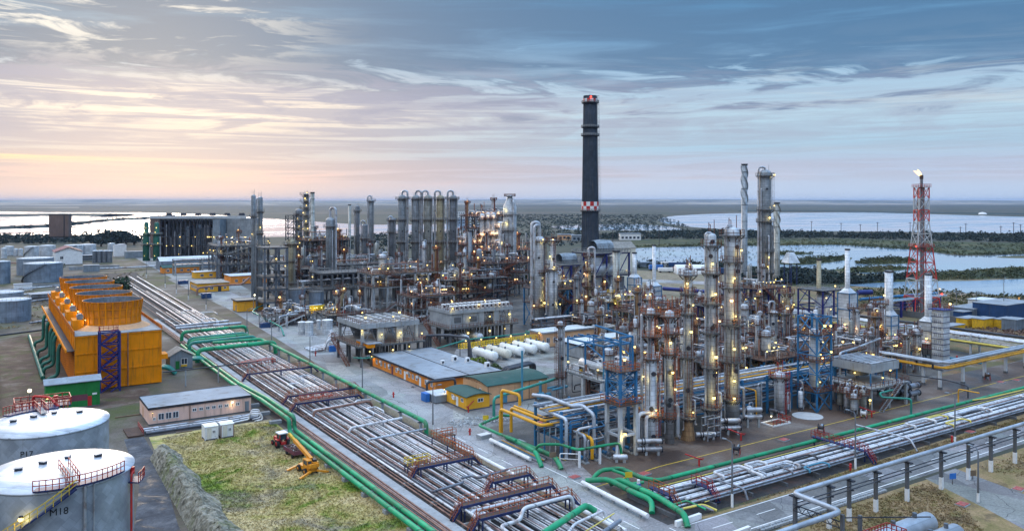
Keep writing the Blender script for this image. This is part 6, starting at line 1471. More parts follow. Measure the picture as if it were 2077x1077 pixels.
bush('low green bush at the foot of the grey shed', 50.6, 226, 1.4, 1.5, 'leaf_mid', True, 9, 260, 'bush', 'bush')
bush('green bush between the tall grey frame and the tank column', *at(563, 592), 4, 6, 'leaf_dark', True, 10, 400, 'bush', 'bush')
bush('green tree behind the big mid-plant column', *at(1060, 580), 6, 9, 'leaf_mid', True, 12, 500)
g = random.Random(77)
for i, (px, py, r) in enumerate(((222, 492, 13), (240, 494, 12), (256, 495, 12), (272, 497, 10), (205, 500, 9), (185, 494, 8))):
    bush('dark tree of the clump right of the tall brown block, %s from the left' % NTH[[2, 3, 4, 5, 1, 0][i]], *at(px, py), r, r*1.25, 'leaf_far', True, 30+i, 420, 'tree', 'tree', 'clump of dark trees')
# ------------------------------------------------------------------ concrete air coolers
def cooler(label, x0, y0, x1, y1, zd, zt, cap, nb, wallfrac=0.0, lamps=(), seed=1, rail='rail_brown', dk='concrete'):
    W_, D = x1-x0, y1-y0
    t = thing('air_cooler', label, 'air cooler', (x0, y0, 0)); m = 'concrete'
    b = MB('concrete_dark')
    for i in range(nb*2+1):
        for c in (0, D*.5, D): o = W_*i/(nb*2); b.box(o-.3, c-.3, 0, o+.3, c+.3, zd-.4)
    b.build('ground_post', t)
    d = MB('deck_grey').box(-1.6, -1.6, zd-.4, W_+1.6, D+1.6, zd).build('deck', t); MB(rail).rail([(-1.5, -1.5, zd), (W_+1.5, -1.5, zd), (W_+1.5, D+1.5, zd), (-1.5, D+1.5, zd)], 1.1, 1.3, .09, True).build('railing', d)
    for i in range(nb+1):
        o = W_*i/nb
        for c in (0, D):
            w2 = 1.0 if 0 < i < nb else .8; MB(m).box(max(0, o-w2), c-.7 if c else c, zd, min(W_, o+w2), c if c else c+.7, zt-cap).build('pier', t)
    b = MB('steel_grey')
    for i in range(nb):
        a, c = W_*i/nb+1, W_*(i+1)/nb-1; mid = (a+c)/2
        if i/nb < wallfrac: MB(m).box(a, .35, zd, c, .6, zt-cap).use('concrete_dark').box(mid-1.2, .2, zd+1.4, mid+1.2, .348, zd+3.0).build('wall', t); continue
        b.bar((a, .3, zd), (mid, .3, zt-cap), .2).bar((c, .3, zd), (mid, .3, zt-cap), .2).bar((a, D-.3, zd), (mid, D-.3, zt-cap), .2).bar((c, D-.3, zd), (mid, D-.3, zt-cap), .2)
    b.build('strut', t)
    if wallfrac: MB(m).box(.02, .7, zd, .25, D-.7, zt-cap).build('end_wall', t)
    for i in range(nb):
        o = W_*(i+.5)/nb; q = MB('concrete_dark').rev([(W_/nb*.40, zt-cap-1.5), (W_/nb*.46, zt-cap-.1)], 20).build('fan_ring', t); q.location = (o, D/2, 0)
    MB(m).box(-.3, -.3, zt-cap, W_+.3, D+.3, zt-cap+.5).build('ring_beam', t)
    MB(m).box(-.3, -.3, zt-cap+.5, W_+.3, 0, zt).box(-.3, D, zt-cap+.5, W_+.3, D+.3, zt).box(-.3, 0, zt-cap+.5, 0, D, zt).box(W_, 0, zt-cap+.5, W_+.3, D, zt).build('parapet', t)
    for i in range(nb*2):
        a, c = W_*i/(nb*2)+.25, W_*(i+1)/(nb*2)-.25
        v = MB('steel_dark').box(a, .5, zt-.6, c, D-.5, zt-.45); v.use('pipe_silver')
        for k in range(5): v.box(a+.1, .5+(D-1)*k/5, zt-.44, c-.1, .5+(D-1)*(k+.55)/5, zt-.3)
        v.build('tube_bundle', t); MB('concrete_pale').box(c+.05, .1, zt-.5, c+.4, D-.1, zt+.25).build('walkway', t)
    MB(rail).rail([(-.25, -.25, zt), (W_+.25, -.25, zt), (W_+.25, D+.25, zt), (-.25, D+.25, zt)], 1.1, 1.5, .08, True).build('railing', t)
    MB('rail_brown').stair((-2.4, D*.2, 0), (-2.4, D*.9, zd), .9, (1, 0, 0), True, 'rail_brown').build('staircase', t)
    for (a, c, z, w) in lamps: lamp(t, (a*W_, c*D, z), 'lamp_warm', .3, w)
    return t
cooler('concrete air cooler with open bays left of the flat-roofed building', 85.4, 206.4, 102.4, 223.6, 5.9, 11.6, 1.3, 3, 0, [(.0, -.02, 10, 60), (.33, -.04, 8.6, 60), (.66, -.04, 8.6, 60), (.2, .3, 12.6, 30), (.6, .1, 12.8, 40), (.9, .5, 12.8, 30), (.35, .8, 12.8, 30), (1.02, -.1, 8, 40), (.5, -.1, 4.2, 40), (.1, -.1, 4.4, 30), (.8, -.08, 4.6, 30)])
t = cooler('larger concrete air cooler with rows of white fan boxes, behind the bullet tanks', 120.4, 220.6, 143, 234.4, 5.8, 11.0, 1.0, 4, .5, [(.02, -.06, 11.9, 60), (.3, -.04, 8.6, 60), (.45, -.03, 12.4, 30), (.62, -.04, 8.4, 40), (.78, -.05, 12.4, 40), (.95, -.04, 8.6, 60), (.2, .5, 12.9, 20), (.7, .4, 12.9, 20), (.25, -.1, 4, 40), (.6, -.1, 4, 30), (.85, -.1, 4.2, 30)])
for k in range(2):
    for i in range(14): MB('white_paint').box(.4+1.57*i, .2+5.2*k, 11.02, 1.5+1.57*i, 1.5+5.2*k, 12.5).use('steel_dark').cyl((.95+1.57*i, .17+5.2*k, 11.8), .4, .03, 10, axis=(0, 1, 0)).build('fan_box', t)
b = MB('deck_rust')
for i in range(16): b.bar((.3+1.45*i, 1.8, 12.2), (.9+1.45*i, 12.6, 12.5), .16)
b.build('header_pipe', t)
for i in range(2): drum('round-ended drum on piers under the larger concrete cooler, %s' % ('left' if i == 0 else 'right'), (124.4+5*i, 217.6, 2.6), (124.4+5*i, 223, 2.6), 1.25, 'clad_white', 'drums under the larger cooler', n=18)
# raised fin cooler, right foreground
t = frame('raised concrete deck carrying the fin cooler, right foreground', 158.6, 103.6, 171.6, 115.4, [5.0], 3, 2, .5, 'concrete', 'concrete', 'rail_brown', False, name='table_structure', lamps=((-.02, .0, 2.6), (.55, -.03, 3.0), (.1, .4, 7.4), (.3, -.02, 6.9), (.98, .3, 6.9)), watt=60)
t = thing('fin_cooler', 'grey box fin cooler on blue legs above the raised deck', 'air cooler', (160.2, 104.6, 5.05))
for (a, c) in ((.3, .3), (10, .3), (10, 9.6), (.3, 9.6), (5, .3), (5, 9.6)): MB('steel_light_blue').bar((a, c, 0), (a, c, 2.8), .25).build('leg', t)
MB('concrete').box(0, 0, 2.8, 10.4, 10, 4.6).build('plenum', t); b = MB('steel_dark').box(.2, .2, 4.6, 10.2, 9.8, 4.66).use('pipe_silver')
for i in range(9): b.box(.4, .35+1.07*i, 4.67, 10, 1.0+1.07*i, 4.85)
b.build('tube_bundle', t); MB('deck_rust').box(10.5, 1, 2.8, 11.6, 9, 4.2).build('header_box', t)
for i in range(2): q = MB('concrete_dark').rev([(2.2, 1.6), (2.35, 2.78)], 20).build('fan_ring', t); q.location = (2.8+4.9*i, 5, 0)
rack_pipe('green pipe with a double bend before the raised fin cooler', [(164.5, 102.4, 4.2), (159.6, 102.2, 4.2), (159.6, 101.8, 3.4), (163.6, 97.6, 3.4), (163.6, 97.6, .2)], .22, 'pipe_teal', bend=.7)
rack_pipe('two-branch pale pipe over the raised fin cooler', [(160.8, 112.6, 6), (160.8, 112.6, 11), (168, 113.6, 11.2), (186, 119, 11)], .25, 'pipe_silver', bend=.8)
for i in range(3): exchanger('dark exchanger on the apron right of the raised deck, %s' % ('nearest', 'middle one', 'farthest')[i], 175.6, 104.4+2.2*i, 0, 4.4, .62, .0, 'pipe_grey', 2, 'exchangers right of the raised deck')
# cyan lattice tower
x, y = at(1652, 829); t = thing('lattice_tower', 'cyan lattice tower with rusty floors between the small vessel and the raised cooler', 'lattice tower', (x-2.4, y-2.4, 0)); h = 20.2
for (a, c) in ((0, 0), (4.8, 0), (4.8, 4.8), (0, 4.8)): MB('steel_light_blue').bar((a, c, 0), (a, c, h), .34).build('post', t)
b = MB('steel_light_blue')
for k in range(5):
    z0, z1 = h*k/5, h*(k+1)/5
    for c in (0, 4.8): b.bar((0, c, z0), (4.8, c, z1), .18); b.bar((4.8, c, z0), (0, c, z1), .18); b.bar((c, 0, z0), (c, 4.8, z1), .18); b.bar((0, c, z1-.1), (4.8, c, z1-.1), .2); b.bar((c, 0, z1-.1), (c, 4.8, z1-.1), .2)
b.build('brace', t)
for z in (4.2, 10.6, 16.4): d = MB('deck_rust').box(-.3, -.3, z, 5.1, 5.1, z+.12).build('deck', t); MB('rail_brown').rail([(-.3, -.3, z+.12), (5.1, -.3, z+.12), (5.1, 5.1, z+.12), (-.3, 5.1, z+.12)], 1.1, 1.2, .09, True).build('railing', d)
MB('clad').drum((2.4, 2.4, 5), (2.4, 2.4, 17), 1.1, 18).build('vessel', t)
for a, c, z in ((.6, -.5, 12.4), (1.2, -.5, 11.6), (4.2, -.5, 12.6), (.4, -.5, 6.6), (2, -.5, 18.4), (4, -.5, 18.2)): lamp(t, (a, c, z), 'lamp_amber' if a == 1.2 else 'lamp_warm', .3, 50)
for i in range(6): vessel('small upright pot with red rails in the group before the raised cooler, %s' % ('nearest left', 'nearest right', 'second row left', 'second row right', 'far left', 'far right')[i], 152.6+2.6*(i % 2)+.4*i, 103.6+2.2*(i//2), 0, .62, 3.6+.4*(i % 3), ('clad', 'clad_old', 'pipe_silver')[i % 3], 'small pots before the raised cooler', leg=1.2, deckring='rail_brown')
# ------------------------------------------------------------------ elevated pipes, right
for i, (dx, z, r, m, lb) in enumerate(((0, 6.2, .36, 'tank_steel', 'outer silver'), (-1.4, 6.2, .32, 'tank_steel', 'inner silver'), (-.2, 4.9, .28, 'pipe_yellow', 'outer orange-yellow'), (-1.3, 4.9, .25, 'pipe_yellow', 'inner orange-yellow'))):
    rack_pipe('%s pipe on tall posts, bending at the right of the plant' % lb, [(193+dx, 150, z), (193.6+dx, 106.2-dx, z), (275, 107.2-dx, z)], r, m, 'elevated pipes on the right', bend=1.4, n=12)
for i, (x, y) in enumerate(((193, 112), (191.4, 107), (202, 107.2), (213, 107.6), (224, 107.8), (235, 108), (248, 108))):
    t = thing('pipe_post', 'tall white concrete post under the elevated right-hand pipes, %s from the bend' % NTH[i], 'post', (x, y, 0), 0, 'posts of the elevated right-hand pipes'); MB('concrete_pale').box(-.3, -.3, .6, .3, .3, 4.6).use('concrete_dark').box(-.4, -.4, 0, .4, .4, .6).build('post', t); MB('steel_dark').box(-.3, -.8, 4.6, .3, 2, 4.75).box(-.2, 1.6, 4.7, .2, 1.9, 5.85).box(-.3, -.8, 5.8, .3, 2, 5.9).build('bracket', t)
rack_pipe('dark handrail-like pipe pair on the yard under the elevated pipes', [(186, 112, 3.4), (188.6, 104, 3.2), (187.6, 98.4, 3.0), (187.6, 98.4, .2)], .16, 'pipe_dark', bend=.6)
pipe_bridge('pale pipe rack on posts leading away at the far right', 'y', 112, 215, 243, 248, (3.6, 5.2), 14, 'concrete_pale', .5)
for i in range(9): rack_pipe('pale pipe on the far right rack leading away, %s from the plant' % NTH[i], [(243.3+.55*i, 108, 5.4 if i != 1 else 3.9), (243.3+.55*i, 230, 5.4 if i != 1 else 3.9)], .2 if i != 1 else .3, 'pipe_white' if i % 3 else 'pipe_silver', 'pipes of the far right rack')
rack_pipe('yellow pipe on the outer side of the far right rack', [(242.4, 110, 3.6), (242.4, 230, 3.6)], .34, 'pipe_paleyellow')
rack_pipe('black pipe pair behind the far right rack', [(262, 112, 4.0), (262, 240, 4.0)], .45, 'pipe_dark')
rack_pipe('low pale green pipe on the ground behind the elevated pipes', [(228, 116, .8), (228, 180, .8)], .35, 'pipe_cyan')
# ------------------------------------------------------------------ fired heaters with stacks
def place(px, pyb, pyt): x, y = at(px, pyb); return x, y, hgt(pyt, x, y)
x, y, h = place(1719, 712, 505); heater('white fired heater with square box and thin stack, left of three on the right', x, y, 2.6, 4.7, 3.8, 9.6, 1.6, .72, h, lamps=3)
x, y, h = place(1803, 735, 549); heater('white fired heater with a stout white stack, middle of three on the right', x, y, 2.7, 4.6, 3.4, 5.4, 1.6, 1.1, h, lamps=3)
x, y, h = place(1883, 732, 555); heater('white fired heater with patchy stack, right of three beside the grey duct tower', x, y, 2.8, 3.0, 3.8, 5.0, 1.5, .95, h, lamps=3, frame='steel_grey')
t = thing('duct_tower', 'tall grey panelled duct tower on the right of the heaters', 'duct tower', (*at(1908, 742), 0)); MB('clad').box(-1.6, -1.6, 0, 1.6, 1.6, 15.4).build('casing', t); b = MB('steel_blue')
for k in range(10): b.box(-1.7, -1.7, 1.5*k, 1.7, -1.603, 1.5*k+.14).box(-1.7, -1.6, 1.5*k, -1.603, 1.7, 1.5*k+.14)
b.build('rib', t); d = MB('steel_royal').box(-2.3, -2.3, 15.4, 2.3, 2.3, 15.6).build('deck', t); MB('rail_brown').rail([(-2.3, -2.3, 15.6), (2.3, -2.3, 15.6), (2.3, 2.3, 15.6), (-2.3, 2.3, 15.6)], 1.1, 1.2, .08, True).build('railing', d); lamp(t, (0, -2.6, 17.2), 'lamp_amber', .4, 60)
x, y, h = place(1327, 656, 497); heater('white fired heater with conical hood and tall plain stack, behind the front columns', x, y, 3.2, 7.0, 3.6, 3.7, 1.7, .68, h, lamps=2)
x, y, h = place(1287, 656, 512); heater('white heater framed in light blue with a short grey stack, beside the blue boiler house', x, y, 2.9, 8.4, 3.5, 5.3, 1.5, .82, h, lamps=1)
x, y, h = place(1661, 668, 525); stack('thin brownish stack rising from the arched blue-framed furnace', x, y, 12, h, .8, 'clad_tan')
t = frame('dark blue steel frame around the arched furnace below the thin brownish stack', x-6, y-6, x+6, y+4, [4, 9, 14.4], 3, 2, .45, 'steel_royal', 'deck_grey', 'rail_grey', True, [0, 2], lamps=((.1, -.05, 12), (.3, -.05, 8), (.85, -.05, 10.4), (.5, -.05, 15.8)), watt=40, stair=False)
q = thing('arched_furnace', 'arched grey furnace inside the dark blue frame', 'furnace', (x, y-2, 0)); MB('clad').rev([(3.0, 1), (3.0, 10.2), (2.6, 12), (1.4, 13.2), (0, 13.5)], 24).build('shell', q); MB('pipe_rust').tube([(-3.4, -2, 2), (-3.4, -2, 11), (-2, -1.5, 12)], .4, 10, True, 1).build('pipe', q)
# ------------------------------------------------------------------ flare tower
x, y = at(1869, 640); t = thing('flare_tower', 'red and white lattice flare tower with a burning flame', 'flare tower', (x, y, 0), -TH); h = 53.0
def wd(z): return 5.2+(2.0-5.2)*min(1, z/37.0) if z < 37 else 2.0
zz = [0, 7.5, 14.5, 21, 27, 32.2, 37, 41.5, 46, 50.4]; bands = ['red_paint', 'white_paint']
for k in range(len(zz)-1):
    z0, z1 = zz[k], zz[k+1]; a, c = wd(z0), wd(z1); m = bands[(k//2+1) % 2] if k else 'red_paint'
    b = MB('red_paint' if k in (0, 2, 3, 6, 8) else 'concrete_pale')
    P = [(-1, -1), (1, -1), (1, 1), (-1, 1)]
    for (p, q) in P: b.bar((p*a, q*a, z0), (p*c, q*c, z1), .34)
    for (p, q), (r_, s) in zip(P, P[1:]+P[:1]):
        b.bar((p*a, q*a, z0), (r_*c, s*c, z1), .17); b.bar((r_*a, s*a, z0), (p*c, q*c, z1), .17); b.bar((p*c, q*c, z1), (r_*c, s*c, z1), .26)
    b.build('lattice_section', t)
MB('pipe_grey').tube([(0, 0, 0), (0, 0, 54.6)], .55, 12).build('flare_pipe', t); MB('pipe_rust').tube([(1.2, .6, 0), (1.2, .6, 50)], .22, 8).tube([(-1.2, .6, 0), (-1.2, .6, 50)], .2, 8).build('riser', t)
MB('deck_rust').cyl((0, 0, 53.6), .7, 1.6, 12).build('flare_tip', t)
for z in (27, 50.4):
    d = MB('deck_rust').box(-wd(z)-.5, -wd(z)-.5, z, wd(z)+.5, wd(z)+.5, z+.12).build('platform', t); MB('rail_red').rail([(s*(wd(z)+.5), q*(wd(z)+.5), z) for s, q in ((-1, -1), (1, -1), (1, 1), (-1, 1))], 1.2, 1.2, .12, True).build('railing', d)
fl = MB('flame'); fl.rev([(.1, 0), (.5, .4), (.68, 1.0), (.5, 1.8), (.25, 2.7), (0, 3.6)], 14, (0, 0, 0), (-.88, 0, .48)); fl.rev([(.1, 0), (.36, .5), (.3, 1.1), (0, 1.9)], 10, (-.6, 0, .6), (-.4, .2, .9)); fl = fl.build('flame', t, (0, 0, 55.2))
lamp(t, (-4.2, -4.2, 27.4), 'lamp_red', .45); lamp(t, (5.4, -5, 9), 'lamp_red', .5); lamp(t, (4.6, -5, 11), 'lamp_amber', .5)
# ------------------------------------------------------------------ tall columns and stacks, right background
x, y, h = place(1552, 645, 352)
column('tallest grey column with cage ladders and top gantry, right of centre', x, y, [(0, h, 2.25)], [(h-1, 1.3, 0, FR), (h-14, 1.3, VIEW-1.5, VIEW+1.9), (h-18.5, 1.2, VIEW-2.4, VIEW+1.2), (h-38, 1.3, 0, FR), (h-30, 1.2, VIEW-.4, VIEW+2)], [(2, h-38, VIEW-1.0), (h-38, h-18, VIEW+.9), (h-14, h, VIEW+1.2)],
       [(.4, VIEW-1.35, 6, h+2.4, .2), (.3, VIEW+1.2, 4, h-20, .25), (.22, VIEW-.9, 4, h-6, .2), (.35, VIEW+.2, 8, h-24, .2)], [(h-17, VIEW+.2), (h-12.4, VIEW+1.1), (h-.6, VIEW+1.2), (h-32, VIEW+.1), (h-35.6, VIEW)], 'clad_mid', 'rail_grey', 'deck_grey', watt=60, holes=[(h-6, VIEW), (h-42, VIEW+.1)], rt=.12)
x, y, h = place(1510, 566, 333); stack('tall stack with spiral strakes left of the tallest column', x, y, 0, h, 1.72, 'clad_mid', 22, bands=7)
x, y, h = place(1576, 576, 411); stack('shorter stack with spiral strakes right of the tallest column', x, y, 0, h, 1.5, 'clad_old', 16, bands=5)
t = thing('stack_hood', 'white sloped hood at the foot of the shorter spiral stack', 'hood', (x+1, y-8, 0)); MB('clad_white').rev([(5, 12), (2, 17.5), (0, 17.5)], 4, a0=.5, smooth=False).build('cone', t); b = MB('steel_blue')
for i in range(4): b.bar((3.2*cos(pi*i/2+.78), 3.2*sin(pi*i/2+.78), 0), (3.2*cos(pi*i/2+.78), 3.2*sin(pi*i/2+.78), 12), .4)
b.build('leg', t)
for lb, px, pb, pt, w, kw in (
    ('pale vessel column with hooked pipe, right of the stoutest front column', 1570, 742, 634, 15, dict(lads=[(0, 14, VIEW+.9)], pipes=[(.3, VIEW-1.3, 2, 17.6, .2)], plats=[(14.6, 1, 0, FR)], lamps=[])),
    ('yellow-lit column with ring platforms beside the hooked pipe vessel', 1595, 730, 606, 13, dict(plats=[(8, 1, 0, FR), (14.5, 1.2, 0, FR), (19, 1.4, 0, FR)], lads=[(0, 19, VIEW+.8)], pipes=[(.25, VIEW+1.2, 1, 16, .3)], lamps=[(21, VIEW-.6), (6.6, VIEW-.3), (15.8, VIEW+1)], holes=[(11, VIEW-.2)], skin='clad_tan')),
    ('slim grey column with rusty ladder side, before the left heater', 1737, 728, 632, 13, dict(plats=[(14.4, 1.6, 0, FR)], lads=[(0, 14, VIEW-.9)], pipes=[(.2, VIEW-1.2, 2, 14, .2)], lamps=[(9, VIEW-.4, 'lamp_amber')], topgear=False)),
    ('slim white column between the left and middle heaters', 1787, 742, 622, 12, dict(plats=[(17, 1.2, 0, FR), (9, 1, VIEW-2, VIEW+2)], lads=[(0, 17, VIEW-.2)], pipes=[(.15, VIEW+1.2, 2, 16, .2)], lamps=[(19.5, VIEW), (11, VIEW-.5), (2.6, VIEW-.4)])),
    ('short slim column between the middle and right heaters', 1836, 756, 678, 10, dict(plats=[(10, 1.3, 0, FR)], lads=[(0, 10, VIEW-.7)], pipes=[(.2, VIEW+1.4, 2, 9, .2)], lamps=[])),
    ('thick pale column with overhead elbow, left of the yellow-lit pair in mid plant', 1094, 668, 486, 21.5, dict(plats=[(31, 1.2, 0, FR), (8, 1.2, 0, FR), (20, 1.2, VIEW-.2, VIEW+2)], lads=[(8, 31, VIEW+1.0)], pipes=[(.55, VIEW-1.3, 3, 37.6, .4), (.5, VIEW-.7, 25, 36.6, .5)], lamps=[(18, VIEW+1.1), (8.6, VIEW-.7, 'lamp_amber'), (9.6, VIEW+.6), (13, VIEW+.9), (31.6, VIEW+.4)], watt=90)),
    ('thick pale column narrowing to a rusty neck, right of the pair in mid plant', 1121, 672, 488, 10.5, dict(plats=[(21.4, 2.1, 0, FR), (31.4, 2, 0, FR)], lads=[(21.5, 31.4, VIEW+.4)], pipes=[(.35, VIEW-1.2, 6, 20, .2), (.14, VIEW+.8, 21.6, 30, .3)], lamps=[(31.8, VIEW, 'lamp_amber'), (22.4, VIEW+.2), (9.6, VIEW+1), (26, VIEW-.5)], wide=(21.0, 21)),),
    ('ochre rust-streaked column among dark blue frames in mid plant', 1194, 672, 545, 10.5, dict(skin='clad_tan', plats=[(26, 1.1, 0, FR), (21, 1.1, 0, FR), (15.6, 1.4, 0, FR), (8, 1.1, 0, FR)], lads=[(8, 26, VIEW-.6)], pipes=[(.4, VIEW+1.3, 2, 29, .8), (.14, VIEW-.9, 8, 25, .2)], lamps=[(8.6, VIEW+.1, 'lamp_warm'), (24, VIEW-.6), (20, VIEW-.9, 'lamp_amber')], watt=120)),
    ('slim pale hexagonal column beside the green-roofed building', 1137, 812, 655, 12, dict(rail='rail_brown', rt=.06, plats=[(17, .7, 0, FR), (5.4, .6, 0, FR)], lads=[(0, 17, VIEW-.9)], pipes=[(.14, VIEW+.9, 2, 17, .2)], lamps=[], topgear=False)),
    ('rusty narrow column with red railings behind the leftmost front column', 1398, 690, 600, 9, dict(skin='clad_rust', plats=[(14, 1.4, 0, FR)], lads=[(0, 14, VIEW+.5)], lamps=[(15.6, VIEW)]))):
    x, y, h = place(px, pb, pt); r = mpx(w, x, y)/2; wide = kw.pop('wide', None); secs = [(0, h, r)]
    if wide: secs = [(0, wide[0], mpx(wide[1], x, y)/2), (wide[0]+.5, h, r)]
    a = dict(rail='rail_brown', watt=60, rt=.075); a.update(kw); column(lb, x, y, secs, **a)
# big column with domed head behind, and the chimney
x, y, h = place(1034, 585, 420); t = column('big mid-plant column with tapered head and crowded valve side', x, y, [(0, h, 3.4)], [(h-12, 1.5, VIEW-2.2, VIEW+.6), (h-20, 1.6, VIEW-2.4, VIEW+.4), (h-29, 1.4, VIEW-2.2, VIEW+1.6), (h-38, 1.5, VIEW-2.2, VIEW+.8), (h-4, 1.2, VIEW-2, VIEW+1)], [(0, h-6, VIEW-.2)], [(.7, VIEW-1.25, 4, h-8, .5), (.5, VIEW+.5, 18, h+3.4, .2), (.5, VIEW-.9, 10, h-14, .4)],
       [(h-1, VIEW-.7), (h-8, VIEW-.5), (h-18, VIEW-1), (h-24, VIEW-1.1), (h-31, VIEW-1, 'lamp_amber'), (h-33.6, VIEW+.9), (h-40, VIEW-1.1, 'lamp_amber'), (h-44, VIEW-1)], 'clad', 'rail_grey', top='cone', watt=140, rt=.14)
d = MB('deck_rust').cyl((0, 0, h+5.4), 3.0, .25, 16).build('platform', t); ringrail((0, 0), 2.9, h+5.6, 0, FR, 'rail_brown', 14, .16).build('railing', d)
x, y, h = place(1197, 590, 195); t = thing('chimney', 'very tall dark chimney with red and white chequered bands', 'chimney', (x, y, 0))
def cr_(z): return 4.55+(3.25-4.55)*min(1, z/h)
MB('chimney_shell').rev([(cr_(0), 0), (cr_(h*.3), h*.3), (cr_(h*.7), h*.7), (cr_(h), h), (cr_(h)-.6, h), (cr_(h)-.8, h-3), (0, h-3)], 36).build('shaft', t)
b = MB('chimney_shell')
for k in range(24): q = 2*pi*k/24; b.bar((cr_(0)*cos(q), cr_(0)*sin(q), 0), (cr_(h)*cos(q), cr_(h)*sin(q), h), .35, .3)
b.build('rib', t)
for (z0, rows, hh, n) in ((hgt(427, x, y), 2, 2.2, 14), (h-3.2, 1, 1.7, 14)):
    for row in range(rows):
        for par, m in ((0, 'red_paint'), (1, 'white_paint')):
            b = MB(m)
            for k in range(n):
                if (k+row) % 2 == par: b.ring((0, 0, z0+hh*row), cr_(z0)-.05, cr_(z0)+.30, 0, hh, 2*pi*k/n, 2*pi*(k+1)/n, 3)
            b.build('chequer_band', t)
for z in (hgt(427, x, y)-.4, hgt(276, x, y), hgt(259, x, y), h-3.6):
    q = cr_(z); d = MB('steel_dark').ring((0, 0, z), q, q+1.0, -.15, .12, n=30).build('platform', t); ringrail((0, 0), q+.95, z, 0, FR, 'rail_grey', 24, .18).build('railing', d)
q = cr_(h*.5); MB('rail_grey').ladder(((cr_(0)+.4)*cos(VIEW+1.4), (cr_(0)+.4)*sin(VIEW+1.4), 2), ((cr_(h)+.4)*cos(VIEW+1.4), (cr_(h)+.4)*sin(VIEW+1.4), h), .7, (-sin(VIEW+1.4), cos(VIEW+1.4), 0), True, .14).build('ladder', t)
lamp(t, (4.3*cos(VIEW), 4.3*sin(VIEW), h-1), 'lamp_red', .5)
for k in range(6): MB('white_paint').bar((3.0*cos(k), 3.0*sin(k), h), (3.0*cos(k), 3.0*sin(k), h+1.2), .12).build('lightning_rod', t)
# row of five great columns
for i, (px, w, wp, skn) in enumerate(((815.5, 16.5, 2, 'clad_mid'), (843, 16.5, 2, 'clad_mid'), (868, 16.5, -1, 'clad_old'), (893, 15.5, -2, 'clad_tan'), (919, 15.5, -2, 'clad_dark'))):
    x, y, h = place(px, 578, 401); r = mpx(w, x, y)/2
    column('great tall column with a looped overhead pipe, %s in the five-column row' % ('leftmost', 'second from left', 'middle one', 'fourth from left', 'rightmost and darkest')[i], x, y, [(0, h, r)], [(h-12, 1.1, VIEW-2, VIEW+2), (h-24, 1.1, VIEW-2, VIEW+2), (h-35, 1.3, 0, FR), (h-.8, 1.4, 0, FR)], [(h-34, h, VIEW+.9)],
           [(.55, VIEW+(1.35 if wp > 0 else -1.35), 3, h+3.6, .35)] + ([(.4, VIEW+.9, 6, h-16, .4)] if i != 3 else []), [(h-34, VIEW+.2, 'lamp_amber')] if i % 2 else [(h-36, VIEW)], skn, 'rail_grey', 'deck_rust', group='row of five great columns', watt=50, rt=.16, holes=[(h-18, VIEW+.2)])
MB_ = [at(px, 578) for px in (812, 922)]
t = thing('catwalk', 'rusty catwalk joining the row of five great columns', 'catwalk', (0, 0, 0)); b = MB('deck_rust'); z = 13.2
b.bar((MB_[0][0]-1.4, MB_[0][1]-2.9, z), (MB_[1][0]+1.4, MB_[1][1]-2.9, z), 1.2, .2); b.build('deck', t)
